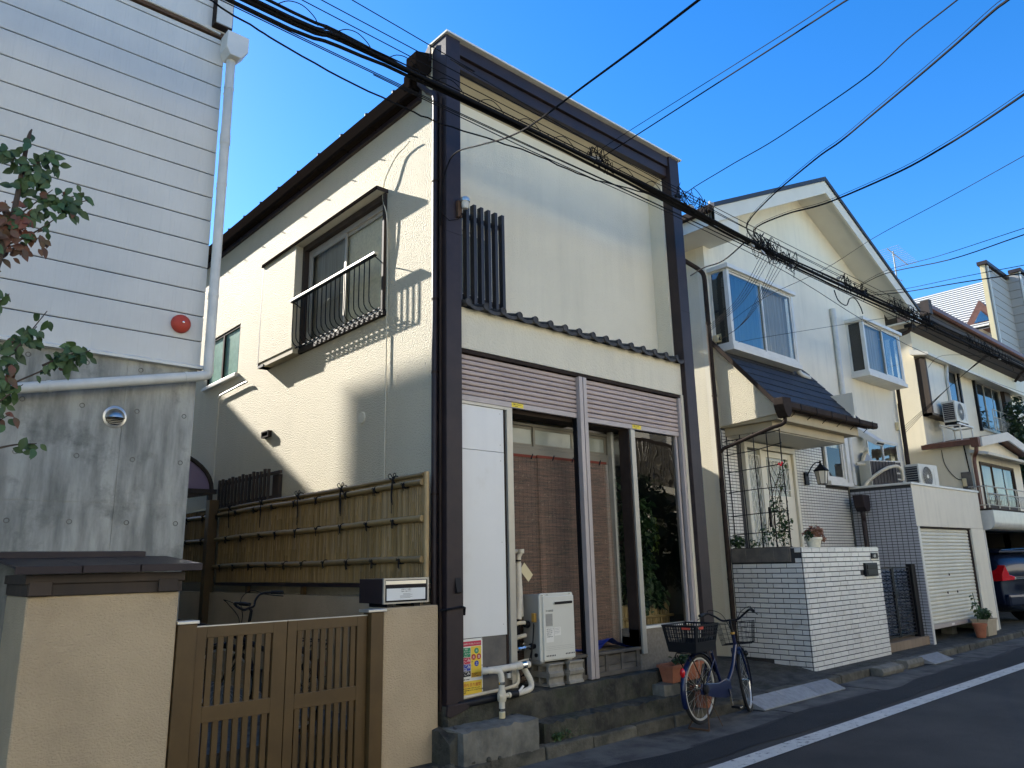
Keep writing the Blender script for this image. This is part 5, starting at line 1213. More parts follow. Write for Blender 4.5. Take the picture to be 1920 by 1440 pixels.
# side window left of the downpipe
sbw = MB().box(10.17, 10.30, 7.10, 7.95, 6.12, 6.20).box(10.17, 10.30, 7.10, 7.95, 5.02, 5.10).box(10.17, 10.20, 7.10, 7.15, 5.1, 6.12).box(10.17, 10.20, 7.90, 7.95, 5.1, 6.12).box(10.17, 10.20, 7.48, 7.53, 5.1, 6.12).box(10.26, 10.30, 7.10, 7.14, 5.1, 6.12)
so = sbw.build('side_bay', 'white_trim', G)
for (a, b) in ((7.15, 7.48), (7.53, 7.90)): MB().poly([(10.185, a, 5.1), (10.185, b, 5.1), (10.185, b, 6.12), (10.185, a, 6.12)]).build('pane', 'glass_dark', so)
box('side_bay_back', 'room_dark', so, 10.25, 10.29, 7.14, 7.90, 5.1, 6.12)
# pipes and boxes on the facade
MB().tube([(14.78, 6.50, 6.52), (14.78, 6.50, 2.95)], .052, 14).build('white_downpipe', 'pvc', G, smooth=True)
MB().tube([(14.78, 6.50, 6.33), (14.78, 6.50, 6.54)], .062, 14).build('pipe_cap', 'pvc', G, smooth=True)
MB().tube(smooth_path([(12.62, 6.30, 4.88), (12.70, 6.30, 4.82), (13.1, 6.35, 4.80), (13.2, 6.5, 4.78), (13.22, 6.52, 4.6)], 4), .045, 10).build('bay_drain', 'pvc', G, smooth=True)
MB().tube([(17.50, 6.47, 4.9), (17.50, 6.47, .3)], .045, 10).build('downpipe', 'brown_side', G, smooth=True)
MB().tube(smooth_path([(17.75, 6.1, 6.70), (17.75, 6.15, 6.55), (17.6, 6.4, 6.45), (17.52, 6.47, 6.35)], 4)+[Vector((17.52, 6.47, 4.9))], .04, 10).build('downpipe', 'brown_side', G, smooth=True)
box('drain_hopper', 'black', G, 17.65, 17.85, 6.02, 6.2, 6.62, 6.78, bevel=.01)
ib = MB().box(10.42, 10.50, 6.43, 6.53, 5.03, 5.17).build('cable_box', 'insulator', G, bevel=.01); box('cable_box', 'insulator', G, 10.34, 10.40, 6.45, 6.53, 5.02, 5.14, bevel=.01)
box('cable_box', 'insulator', G, 17.28, 17.36, 6.47, 6.545, 4.28, 4.46, bevel=.01)
# kitchen window with hood, lace window, lamp
window_y(G, 15.68, 17.25, 3.02, 4.0, 6.53, panes=2, gl='glass_blue', fw_=.05, back='blind_inside', depth=.09)
kh = MB().prism([(6.54, 3.98), (6.54, 4.16), (6.14, 3.82), (6.20, 3.74)], 'x', 15.25, 15.62); kh.build('extractor_cowl', 'white_trim', G, bevel=.01)
MB().prism([(6.50, 3.96), (6.20, 3.742), (6.16, 3.79)], 'x', 15.27, 15.60).build('cowl_mouth', 'black', G)
MB().tube(smooth_path([(15.02, 6.30, 3.66), (15.15, 6.34, 3.64), (15.2, 6.42, 3.55), (15.2, 6.50, 3.3), (15.22, 6.5, 2.95)], 5), .035, 10).build('refrigerant_pipe', 'ivory', G, smooth=True)
lw_ = window_y(G, 13.72, 14.52, 2.98, 4.05, 6.50, panes=1, gl='glass', fw_=.07, depth=.13)
box('jamb_board', 'white_trim', lw_, 14.52, 14.66, 6.47, 6.60, 2.92, 4.05); box('window_sill', 'white_trim', lw_, 13.70, 14.62, 6.44, 6.60, 2.90, 2.975)
cu = MB(); n = 24
for i in range(n+1):
    x = 13.79+.66*i/n; y = 6.60+.010*math.sin(i*1.6); zb = 3.42+.055*abs(((i/4.0) % 1)-.5)*2; cu.v += [(x, y, zb), (x, y, 4.02)]
cu.f = [(2*i, 2*i+2, 2*i+3, 2*i+1) for i in range(n)]; cu.build('lace_valance', 'curtain', lw_, smooth=True)
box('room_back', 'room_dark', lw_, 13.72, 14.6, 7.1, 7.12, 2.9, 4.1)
lm = thing('wall_lantern', (12.95, 6.45, 2.88), 'black carriage lantern on the white tiled wall right of the front door', 'lantern')
cx_, cy_ = 13.02, 6.28
box('back_plate', 'black', lm, 12.86, 12.99, 6.50, 6.535, 2.86, 3.08, bevel=.006)
MB().tube(smooth_path([(12.93, 6.50, 3.02), (12.93, 6.40, 3.17), (12.97, 6.33, 3.24), (cx_, cy_, 3.24)], 5), .010, 8).build('arm', 'black', lm, smooth=True)
MB().lathe([(.125, 3.085), (.13, 3.10), (.06, 3.17), (.02, 3.215), (.012, 3.24), (.022, 3.255), (.0, 3.28)], (cx_, cy_, 0), 6, cap=False).build('roof', 'black', lm)
MB().lathe([(.072, 2.86), (.108, 3.085)], (cx_, cy_, 0), 6).build('glass_body', 'lamp_glass', lm)
ct = MB()
for i in range(6):
    a = math.pi*2*i/6; ct.tube([(cx_+.075*math.cos(a), cy_+.075*math.sin(a), 2.86), (cx_+.112*math.cos(a), cy_+.112*math.sin(a), 3.085)], .006, 5)
ct.lathe([(.078, 2.85), (.080, 2.865), (0, 2.87)], (cx_, cy_, 0), 6); ct.build('cage', 'black', lm)
# tiled entrance wall
tw = MB()
def tile_grid_y(mb, x0, x1, z0, z1, y, tw_, th_, holes=(), th=.006, gap=.011):
    nx_ = int((x1-x0)/tw_); nz_ = int((z1-z0)/th_)
    for i in range(nx_):
        for j in range(nz_):
            a, b = x0+i*tw_, x0+(i+1)*tw_-gap; c_, d = z0+j*th_, z0+(j+1)*th_-gap
            if any(a < h[1] and b > h[0] and c_ < h[3] and d > h[2] for h in holes): continue
            mb.add([(a, y, c_), (b, y, c_), (b, y, d), (a, y, d), (a, y+th, c_), (b, y+th, c_), (b, y+th, d), (a, y+th, d)], [(0, 1, 2, 3), (0, 4, 5, 1), (1, 5, 6, 2), (2, 6, 7, 3), (3, 7, 4, 0)])
tile_grid_y(tw, 10.36, 14.60, .30, 3.62, 6.536, .1, .05, [(10.84, 12.50, 0, 3.47), (13.68, 14.66, 2.88, 5)])
tw.build('wall_tiles', 'mosaic', G, kind='stuff'); box('tile_bed', 'joint', G, 10.35, 14.60, 6.541, 6.549, .28, 3.63)
# front door with side light and wrought grille
dr2 = MB(); dr2.box(10.85, 10.93, 6.45, 6.56, .35, 3.36); dr2.box(12.40, 12.48, 6.45, 6.56, .35, 3.36); dr2.box(10.85, 12.48, 6.45, 6.56, 3.36, 3.45); dr2.box(11.33, 11.40, 6.46, 6.56, .35, 3.36)
do = dr2.build('front_door', 'door_paint', G, bevel=.006)
dl = MB(); dl.box(11.41, 12.39, 6.49, 6.53, .38, 2.62); dl.box(11.41, 11.55, 6.49, 6.53, 2.62, 3.35); dl.box(12.26, 12.39, 6.49, 6.53, 2.62, 3.35); dl.box(11.55, 12.26, 6.49, 6.53, 3.25, 3.35); dleaf = dl.build('door_leaf', 'door_paint', do, bevel=.005)
box('glazing', 'glass_frost', do, 11.55, 12.26, 6.515, 6.525, 2.62, 3.25); box('side_glazing', 'glass_frost', do, 10.93, 11.33, 6.515, 6.525, 1.0, 3.33); box('side_panel', 'door_paint', do, 10.93, 11.33, 6.49, 6.52, .38, .8)
for (a, b, c_, d) in ((11.62, 11.78, 1.0, 2.45), (11.84, 11.98, 1.0, 2.50), (12.04, 12.20, 1.0, 2.45)): box('raised_panel', 'door_paint', do, a, b, 6.478, 6.49, c_, d, bevel=.012)
box('pull_handle', 'black', do, 11.46, 11.49, 6.45, 6.49, 2.1, 2.42, bevel=.006)
def lattice(x0, x1, z0, z1, y, sx, sz):
    g_ = MB(); H_ = z1-z0
    for s_ in (1, -1):
        xk = x0-H_*sx/sz
        while xk < x1+H_*sx/sz:
            p = []
            for q in range(0, 41):
                z = z0+H_*q/40; x = xk+s_*(z-z0)*sx/sz if s_ > 0 else xk+(z1-z)*sx/sz
                if x0 <= x <= x1: p.append((x, y, z))
            if len(p) > 1: g_.tube([p[0], p[-1]], .0055, 4, False)
            xk += sx
    for (a, b) in (((x0, z0), (x1, z0)), ((x1, z0), (x1, z1)), ((x1, z1), (x0, z1)), ((x0, z1), (x0, z0))): g_.tube([(a[0], y, a[1]), (b[0], y, b[1])], .009, 5)
    xm = (x0+x1)/2
    for k_ in range(int((x1-x0)/.09)):
        xx = x0+.045+k_*.09; g_.ring((xx, y, z1-.05), (0, 1, 0), .035, .005, 12, 4)
        g_.ring((xx, y, z0-.03), (0, 1, 0), .02, .004, 8, 4)
    g_.build('wrought_grille', 'white_trim', do)
lattice(10.96, 11.31, 1.0, 3.25, 6.475, .115, .22); lattice(11.57, 12.24, 2.72, 3.20, 6.475, .12, .20)
lk = box('nameplate', 'white_trim', do, 10.98, 11.30, 6.46, 6.475, 1.55, 1.75)
# porch: slate roof, triangular cheek, soffit beams, gutter
P0, P1 = 10.33, 13.28
ck = MB().prism([(5.57, 3.70), (6.55, 3.64), (6.55, 4.99), (5.57, 3.85)], 'x', 10.345, 10.42); ck.build('porch_cheek', 'stucco', G)
pr_ = MB(); sy, sz = 6.56, 5.05; ey, ez = 5.50, 3.80
pr_.prism([(sy, sz-.03), (ey, ez-.03), (ey, ez-.055), (sy, sz-.08)], 'x', P0, P1); pr_o = pr_.build('porch_roof', 'brown_side', G)
rows = 8; Ls = math.hypot(sy-ey, sz-ez); ang = math.atan2(sz-ez, sy-ey)
for i in range(rows):
    off = 0 if i % 2 else .3; x = P0-.015
    while x < P1:
        w_ = .6 if x > P0 else .6-off; w_ = min(w_, P1+.015-x)
        t0, t1 = i/rows, min(1, (i+1.18)/rows); e = .010
        def pt(t, h): return (ey+(sy-ey)*t-math.sin(ang)*h, ez+(sz-ez)*t+math.cos(ang)*h)
        a, b, c_, d = pt(t0, .018), pt(t1, .004), pt(t1, -.008), pt(t0, .0)
        MB().prism([a, b, c_, d], 'x', x+.003, x+w_-.003).build('slate', 'slate', pr_o, origin=(x, a[0], a[1])); x += w_
MB().add([(P0-.04, ey-.03, ez+.02), (P0-.04, sy, sz+.04), (P0-.04, sy, sz-.05), (P0-.04, ey-.03, ez-.07), (P0-.015, ey-.03, ez+.02), (P0-.015, sy, sz+.04), (P0-.015, sy, sz-.05), (P0-.015, ey-.03, ez-.07)], [(0, 3, 2, 1), (4, 5, 6, 7), (0, 1, 5, 4), (1, 2, 6, 5), (2, 3, 7, 6), (3, 0, 4, 7)]).build('verge_trim', 'brown_side', pr_o)
bx = MB(); bx.box(10.375, 13.10, 5.58, 6.55, 3.62, 3.775); bx.build('porch_beam', 'beige_wood', G, bevel=.006)
MB().box(10.46, 12.84, 5.72, 6.54, 3.49, 3.62).build('lower_beam', 'beige_wood', G, bevel=.006)
box('porch_soffit', 'soffit', G, 10.50, 12.80, 5.76, 6.535, 3.478, 3.492)
gx = MB().prism([(5.40, 3.86), (5.40, 3.79), (5.42, 3.765), (5.49, 3.765), (5.50, 3.79), (5.50, 3.84), (5.492, 3.84), (5.49, 3.80), (5.48, 3.775), (5.43, 3.775), (5.41, 3.795), (5.41, 3.86)], 'x', 10.42, 13.50); gto = gx.build('porch_gutter', 'brown_side', G)
for i in range(6):
    x = 10.78+i*.5; MB().tube([(x, 5.395, 3.87), (x, 5.393, 3.78), (x, 5.42, 3.755), (x, 5.50, 3.755), (x+.0, 5.57, 3.70)], .006, 5).build('gutter_hook', 'black', gto)
MB().prism([(10.24, 3.70), (10.20, 3.80), (10.20, 3.90), (10.44, 3.92), (10.44, 3.70), (10.38, 3.62), (10.30, 3.62)], 'y', 5.37, 5.53).build('rain_head', 'brown_side', G, bevel=.006)
MB().tube(smooth_path([(10.36, 5.45, 3.64), (10.36, 5.46, 3.56), (10.34, 5.52, 3.52), (10.30, 5.65, 3.49)], 4)+[Vector((10.20, 6.42, 3.27)), Vector((10.19, 6.50, 3.20))], .028, 10).build('slanting_pipe', 'brown_side', G, smooth=True)
MB().box(13.1, 13.12, 5.6, 6.55, 3.7, 4.4).box(13.05, 13.1, 5.6, 6.55, 3.775, 4.0).build('far_cheek', 'stucco_white', G)

# ================================================================== WHITE BRICK WALL
B = thing('white_brick_wall', (11.6, 6.0, 0), 'waist to chest high wall of white glazed bricks with dark joints, in front of the white house', 'wall')
BX, BYF, BT = 10.335, 5.395, 1.745
box('wall_core', 'joint', B, BX+.011, 12.84, BYF+.011, BYF+.16, .03, BT-.004); box('wall_core', 'joint', B, BX+.011, BX+.16, BYF+.16, 6.54, .10, BT-.004)
ch = .0697; nrow = 25; bl = .237
full_f = mesh_of(MB().box(0, bl-.010, 0, .03, 0, ch-.012), 'brick', 'brick'); 
rows_ = []
def bricks(axis):
    out = []
    for r in range(nrow):
        z = BT-(r+1)*ch+.004; off = 0 if r % 2 == 0 else bl/2
        if axis == 'y':                                   # front face along x
            x = BX; first = True
            while x < 12.85-.02:
                L = (.112 if r % 2 else .055) if first else bl
                L = min(L, 12.85-x); out.append(('f', x, z, L-.012)); x += L; first = False
        else:
            y = BYF+.03; first = True
            while y < 6.53:
                L = (.10 if r % 2 == 0 else bl) if first else bl
                L = min(L, 6.54-y); out.append(('s', y, z, L-.012)); y += L; first = False
    return out
allb = bricks('y')+bricks('x')
def dist(b): return (b[1]**2 if b[0] == 'f' else BX**2)
hole_ = lambda b: (b[0] == 's' and ((b[1]+b[3] > 5.56 and 1.545 < b[2]+.03 < 1.75) or (5.95 < b[1]+b[3]/2 < 6.45 and b[2] < .16)))
allb = [b for b in allb if not hole_(b) and not (b[0] == 'f' and 12.20 < b[1]+b[3]/2 < 12.66 and 1.32 < b[2]+.03 < 1.50)]
allb.sort(key=lambda b: (b[0] == 's' and 0) + dist(b)); cache = {}; far = MB()
for k, b in enumerate(allb):
    pr = rnd.uniform(-.0015, .0015)
    if k < 300:
        key = (b[0], round(b[3], 3))
        if key not in cache:
            m_ = MB(); L = b[3]; t = .014; hh = ch-.012; e = .003
            v = [(0, e, 0), (L, e, 0), (L, e, hh), (0, e, hh), (e, 0, e), (L-e, 0, e), (L-e, 0, hh-e), (e, 0, hh-e), (0, t, 0), (L, t, 0), (L, t, hh), (0, t, hh)]
            f_ = [(4, 5, 6, 7), (0, 1, 5, 4), (1, 2, 6, 5), (2, 3, 7, 6), (3, 0, 4, 7), (8, 9, 1, 0), (9, 10, 2, 1), (10, 11, 3, 2), (11, 8, 0, 3)]
            if b[0] == 's': v = [(q[1], L-q[0], q[2]) for q in v]
            m_.add(v, f_); cache[key] = mesh_of(m_, 'brick', 'brick')
        o = piece(cache[key], 'brick', B, (b[1], BYF+pr, b[2]) if b[0] == 'f' else (BX+pr, b[1], b[2]))
    else:
        if b[0] == 'f': far.box(b[1], b[1]+b[3], BYF+pr, BYF+.014, b[2], b[2]+ch-.012)
        else: far.box(BX+pr, BX+.014, b[1], b[1]+b[3], b[2], b[2]+ch-.012)
far.build('bricks', 'brick', B, kind='stuff')
box('coping', 'brick', B, BX+.004, 12.846, BYF+.014, BYF+.16, BT-.006, BT+.004); box('coping', 'brick', B, BX+.014, BX+.16, BYF+.16, 5.58, BT-.006, BT+.004)
# letter slot and number plate
ls = MB().box(12.22, 12.65, 5.355, 5.41, 1.30, 1.505).build('letter_slot', 'black_plastic', B, bevel=.008); box('slot_lid', 'black', ls, 12.26, 12.62, 5.345, 5.357, 1.41, 1.48, bevel=.004); box('slot_lid', 'black_plastic', ls, 12.26, 12.62, 5.347, 5.357, 1.325, 1.40, bevel=.004)
npl = MB().box(12.53, 12.76, 5.375, 5.394, 1.565, 1.655).build('name_plate', 'black', B, bevel=.002)
text('44', .085, (12.592, 5.3735, 1.580), 'sign_white', B)
# planter box, trellis and climber on the side face
tp_ = thing('steel_planter', (10.28, 6.06, 1.55), 'grey planter trough let into the top of the white brick wall', 'planter')
box('trough', 'grey_board', tp_, 10.318, 10.50, 5.575, 6.53, 1.552, 1.755, bevel=.003)
for i in range(5): MB().box(10.312, 10.318, 5.60+i*.225, 5.63+i*.225, 1.555, 1.75).build('trough_rib', 'grey_board', tp_)
box('soil', 'soil', tp_, 10.34, 10.48, 5.60, 6.5, 1.755, 1.765)
tr_ = thing('wire_trellis', (10.36, 6.03, 1.77), 'dark wire garden trellis standing above the grey planter trough', 'trellis')
ysv = [5.565, 5.78, 6.0, 6.23, 6.46]
for i, y in enumerate(ysv): MB().tube(smooth_path([(10.36, y, 1.76), (10.35, y-.01, 2.4), (10.35, y, 3.0), (10.34, y-.015, 3.47)], 4), .009, 6).build('upright', 'black', tr_)
for z, dz in ((1.98, 0), (2.26, .01), (2.62, .0), (2.93, .02), (3.20, .06), (3.42, .03)): MB().tube([(10.365, 5.55, z+dz), (10.365, 6.0, z), (10.365, 6.50, z-.02)], .007, 6).build('cross_wire', 'black', tr_)
cl_ = thing('climbing_rose', (10.4, 5.9, 1.77), 'thin leafy climber with a few red buds on the wire trellis', 'climber'); rg = random.Random(31)
fo = MB(); sm_ = MB()
for (y, z, n, sy_, sz_) in ((5.66, 2.0, 130, .10, .22), (5.72, 2.35, 80, .10, .16), (5.6, 2.15, 50, .08, .2), (5.62, 2.7, 24, .08, .18), (6.42, 1.86, 170, .12, .10), (6.1, 1.84, 40, .14, .08), (5.90, 1.95, 60, .12, .16), (5.56, 2.9, 16, .05, .15)): leaves(fo, (10.37, y, z), n, (.06, sy_, sz_), .055, rg, .1)
fo.build('foliage', 'leaf', cl_, kind='stuff')
for k_ in range(9):
    y = rg.uniform(5.58, 5.9); sm_.tube(smooth_path([(10.40, y, 1.77), (10.38, y+rg.uniform(-.1, .1), 2.1), (10.37, y+rg.uniform(-.15, .1), 2.4), (10.36, y+rg.uniform(-.2, .1), rg.uniform(2.6, 3.0))], 4), .004, 4)
sm_.build('stems', 'bark', cl_)
bd_ = MB(); [bd_.ellipsoid((10.33, 5.575+dx, 2.93+dz), (.014, .014, .018), 8, 6) for dx, dz in ((0, 0), (.03, .02), (-.02, .03))]; bd_.build('buds', 'red_lens', cl_)
sp_ = thing('succulent_pot', (10.83, 5.47, 1.75), 'small stained white pot with a rosy succulent on top of the white brick wall', 'flower pot')
MB().lathe([(.085, 0), (.11, .10), (.125, .105), (.125, .14), (.10, .14), (.09, .12), (0, .12)], (10.85, 5.47, 1.751), 16, cap=False).build('pot_body', 'curtain', sp_, smooth=True)
fo = MB(); leaves(fo, (10.86, 5.46, 1.97), 150, (.14, .12, .07), .07, rg, -.2); leaves(fo, (11.02, 5.44, 1.90), 50, (.08, .06, .07), .06, rg, .4); fo.build('foliage', 'leaf_pink', sp_, kind='stuff')
fo = MB(); leaves(fo, (10.72, 5.46, 1.93), 60, (.06, .06, .06), .05, rg, 0); fo.build('green_foliage', 'leaf', sp_, kind='stuff')
# hopper and pipe in the entrance corner
hp_ = thing('rain_hopper', (14.48, 6.3, 0), 'dark brown rain hopper and pipe in the corner of the tiled entrance', 'rain hopper')
MB().prism([(14.30, 2.50), (14.26, 2.72), (14.56, 2.72), (14.56, 2.50), (14.50, 2.42), (14.38, 2.42)], 'y', 6.15, 6.34).build('hopper', 'brown_steel', hp_, bevel=.006)
MB().tube(smooth_path([(14.42, 6.25, 2.45), (14.42, 6.25, 2.33), (14.47, 6.27, 2.26), (14.47, 6.27, 2.15)], 4)+[Vector((14.47, 6.27, .1))], .045, 10).build('pipe', 'brown_steel', hp_, smooth=True)

# ================================================================== SIDE GATE AND TILED STEP
ts = thing('tiled_step', (13.7, 5.7, .1), 'brown tiled entrance step between the brick wall and the garage', 'step')
box('step_body', 'joint', ts, 12.87, 14.585, 5.463, 6.5, .05, .232)
for i in range(11): box('front_tile', 'step_tile', ts, 12.873+i*.156, 12.873+i*.156+.149, 5.45, 5.464, .105, .228); box('nosing_tile', 'step_tile', ts, 12.873+i*.156, 12.873+i*.156+.149, 5.45, 5.60, .229, .241)
for i in range(11):
    for j in range(2): box('floor_tile', 'step_tile', ts, 12.873+i*.156, 12.873+i*.156+.149, 5.606+j*.156, 5.755+j*.156, .229, .239)
sgt = thing('black_iron_gate', (13.7, 5.55, .24), 'black iron double gate with wavy horizontal bars between brick wall and garage', 'gate')
gp = box('hinge_post', 'black', sgt, 14.36, 14.53, 5.50, 5.60, .24, 1.46, bevel=.006)
for (a, b) in ((12.90, 13.62), (13.64, 14.34)):
    for x in (a, b-.03): box('stile', 'black', sgt, x, x+.035, 5.535, 5.565, .28, 1.41)
    for z in (.29, 1.39): box('rail', 'black', sgt, a+.035, b-.03, 5.538, 5.562, z, z+.025)
    for i in range(17):
        z = .345+i*.062; n = 12
        MB().tube([(a+.035+(b-a-.065)*t/n, 5.55, z+.012*math.sin(t*2.1+i*1.3)) for t in range(n+1)], .0125, 5).build('wavy_bar', 'black', sgt)
MB().box(13.56, 13.70, 5.51, 5.535, .92, 1.02).build('latch', 'black', sgt, bevel=.004); MB().tube([(13.50, 5.515, .98), (13.78, 5.515, .98)], .012, 6).build('latch_handle', 'black', sgt)

# ================================================================== GARAGE
K = thing('garage', (16.3, 5.9, 0), 'flat-roofed cream garage with a rolled cream shutter and white tiled side', 'garage')
box('fascia', 'stucco_white', K, 14.615, 18.13, 5.405, 5.60, 2.115, 2.86, bevel=.006)
box('roof_slab', 'concrete_mid', K, 14.615, 18.10, 5.60, 6.52, 2.60, 2.85)
box('coping', 'white_trim', K, 14.585, 18.16, 5.385, 5.64, 2.863, 2.905, bevel=.004); box('coping', 'white_trim', K, 14.585, 14.80, 5.64, 6.53, 2.863, 2.905, bevel=.004)
box('left_pier', 'white_trim', K, 14.655, 14.735, 5.40, 5.60, .06, 2.112, bevel=.003); box('side_wall', 'joint', K, 14.617, 14.654, 5.41, 6.53, .06, 2.11)
MB().box(14.606, 14.70, 5.415, 6.53, .06, 2.86).build('tile_bed', 'joint', K)
gtl = MB(); nrow_ = int(2.80/.05)
for j in range(nrow_):
    for i in range(12):
        y = 5.402+i*.0942; z = .06+j*.05
        gtl.add([(14.600, y, z), (14.600, y+.083, z), (14.600, y+.083, z+.040), (14.600, y, z+.040), (14.607, y, z), (14.607, y+.083, z), (14.607, y+.083, z+.040), (14.607, y, z+.040)], [(0, 3, 2, 1), (0, 1, 5, 4), (1, 2, 6, 5), (2, 3, 7, 6), (3, 0, 4, 7)])
    gtl.box(14.600, 14.653, 5.3935, 5.401, .06+j*.05, .06+j*.05+.040) if j*.05 < 2.0 else None
gtl.build('side_tiles', 'mosaic_grey', K, kind='stuff')
box('right_pier', 'stucco_white', K, 17.40, 18.13, 5.405, 5.60, .06, 2.112, bevel=.006); box('right_jamb', 'brown_side', K, 17.325, 17.40, 5.44, 5.58, .06, 2.112); box('right_wall', 'stucco_white', K, 17.98, 18.13, 5.60, 6.5, .06, 2.6)
box('shutter_head', 'brown_side', K, 14.735, 17.40, 5.42, 5.58, 2.085, 2.113)
nS = 26; hS = (2.085-.40)/nS
sl_ = mesh_of(MB().prism([(5.47, .002), (5.458, .010), (5.455, hS*.45), (5.460, hS-.016), (5.474, hS-.006), (5.474, hS), (5.485, hS), (5.485, .002)], 'x', 14.745, 17.33), 'shutter_slat', 'shutter_cream')
for i in range(nS):
    o = piece(sl_, 'slat', K, (0, 0, 2.085-(i+1)*hS)); o.rotation_euler = (0, R(0), 0)
box('bottom_bar', 'alu_mauve', K, 14.745, 17.33, 5.45, 5.49, .325, .40, bevel=.004); box('bar_tag', 'sign_white', K, 15.72, 15.86, 5.446, 5.45, .345, .38)
for (x, z) in ((15.95, 1.22), (15.75, .90), (16.25, .90)): box('shutter_lock', 'brown_side', K, x, x+.04, 5.448, 5.457, z, z+.04)
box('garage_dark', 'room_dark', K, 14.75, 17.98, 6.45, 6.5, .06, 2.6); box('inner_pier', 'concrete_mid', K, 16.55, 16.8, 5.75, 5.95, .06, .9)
# air conditioners on the garage roof
def aircon(x, y, z, lab, rz=0, grp='air conditioner outdoor units'):
    t = thing('air_conditioner', (0, 0, 0), lab, 'air conditioner', grp); W_, D_, H_ = .78, .29, .55
    box('case', 'ac', t, -W_/2, W_/2, -D_/2, D_/2, .05, H_, bevel=.012)
    MB().lathe([(.215, -D_/2-.001), (.22, -D_/2-.012), (.205, -D_/2-.014), (.20, -D_/2-.004)], (-.08, 0, .30), 28, 'y', cap=False).build('fan_ring', 'ac', t, smooth=True)
    MB().lathe([(.205, -D_/2-.003), (.0, -D_/2-.003)], (-.08, 0, .30), 24, 'y', cap=False).build('fan_opening', 'grille', t)
    g_ = MB(); [g_.ring((-.08, -D_/2-.010, .30), (0, 1, 0), .03+.028*k_, .0022, 22, 4) for k_ in range(6)]
    for k_ in range(8): a = math.pi*k_/8; g_.tube([(-.08-.2*math.cos(a), -D_/2-.012, .30-.2*math.sin(a)), (-.08+.2*math.cos(a), -D_/2-.012, .30+.2*math.sin(a))], .002, 4, False)
    g_.build('fan_guard', 'alu', t)
    MB().lathe([(.04, -D_/2-.015), (.0, -D_/2-.018)], (-.08, 0, .30), 12, 'y', cap=False).build('fan_hub', 'ac', t)
    box('rear_coil', 'grille', t, -W_/2+.14, W_/2-.01, D_/2, D_/2+.004, .07, .53)
    for k_ in range(8): box('coil_bar', 'grille', t, -W_/2+.15+k_*.08, -W_/2+.154+k_*.08, D_/2+.004, D_/2+.012, .07, .53)
    for k_ in range(4): box('corner_grid', 'grille', t, -W_/2+.01, -W_/2+.13, D_/2, D_/2+.004, .09+k_*.115, .175+k_*.115)
    box('side_intake', 'grille', t, -W_/2-.003, -W_/2, -D_/2+.03, D_/2-.02, .09, .50)
    for k_ in range(9): box('intake_fin', 'ac', t, -W_/2-.006, -W_/2-.003, -D_/2+.03, D_/2-.02, .10+k_*.046, .106+k_*.046)
    box('service_cover', 'ac', t, .22, W_/2-.015, -D_/2-.006, -D_/2, .12, .48, bevel=.002)
    for sx in (-.28, .28): box('foot', 'black', t, sx-.04, sx+.04, -D_/2-.01, D_/2+.01, 0, .05)
    t.location = (x, y, z); t.rotation_euler = (0, 0, rz); return t
a1 = aircon(15.28, 6.18, 2.86, 'large air conditioner seen from behind on the garage roof, white side grille towards the street', R(158))
aircon(16.72, 5.95, 2.86, 'smaller air conditioner with its round fan visible, second on the garage roof', R(-6))
MB().lathe([(.24, 0), (.235, .006), (0, .008)], (0, 0, 0), 24).rot(Quaternion((1, 0, 0), R(70)), (0, 0, 0)).build('round_lid', 'heater_side', cat='lid', label='round grey lid propped behind the large air conditioner', origin=(0, 0, 0)).location = (15.42, 6.42, 3.42)
ps_ = thing('lagged_pipe_loop', (14.95, 6.1, 2.9), 'cream lagged pipe arching beside the large air conditioner', 'pipe')
MB().tube(smooth_path([(14.78, 6.30, 2.92), (14.85, 6.2, 3.05), (15.0, 5.98, 3.22), (15.25, 5.86, 3.28), (15.42, 5.84, 3.2), (15.47, 5.85, 3.02)], 6), .032, 10).build('pipe', 'ivory', ps_, smooth=True)
MB().tube([(14.72, 6.38, 3.34), (15.1, 6.25, 3.36)], .03, 10).build('pipe', 'ivory', ps_, smooth=True)

# ramps, kerb bits, pots
def ramp(x0, x1, lab):
    z = MB().prism([(4.725, .002), (4.725, .016), (4.955, .105), (4.962, .105), (4.962, .002)], 'x', x0+.004, x1-.004); z.build('ramp_block', 'ramp', bevel=.004, cat='ramp', label=lab, group='ramp blocks against the curb')
ramp(7.86, 8.50, 'grey curb ramp block nearest the bicycle'); ramp(8.50, 9.14, 'middle grey curb ramp block of the row beside the bicycle'); ramp(9.14, 9.78, 'rightmost grey curb ramp block of the row, in front of the brick wall corner')
ramp(12.72, 13.50, 'lone grey grooved ramp block in front of the side gate')
MB().prism([(4.80, .0), (4.78, .05), (4.80, .10), (4.96, .115), (4.97, .0)], 'x', 11.05, 11.75).build('loose_kerb_stone', 'concrete_mid', cat='kerb stone', label='pale loose kerb stone lying in front of the brick wall', bevel=.01)
MB().prism([(4.84, .0), (4.82, .06), (4.85, .12), (4.99, .12), (4.99, .0)], 'x', 12.0, 12.6).build('loose_kerb_stone', 'concrete_mid', cat='kerb stone', label='mossy chipped kerb stone left of the lone ramp block', bevel=.01)
pot(16.28, 5.17, .10, .075, .115, .25, 'terracotta', 'tall terracotta pot with a thin bare plant in front of the garage')
tb = MB(); leaves(tb, (16.24, 5.17, .68), 30, (.10, .08, .20), .085, rg, .1); tb.tube(smooth_path([(16.25, 5.18, .38), (16.22, 5.16, .6), (16.2, 5.18, .9)]), .006, 5); tb.build('potted_plant', 'leaf', cat='plant', label='thin leafy plant growing in the terracotta pot by the garage')
trough('square_planter', 16.52, 17.05, 5.10, 5.38, .10, .40, 'beige_plastic', 'beige square planter with feet beside the terracotta pot')
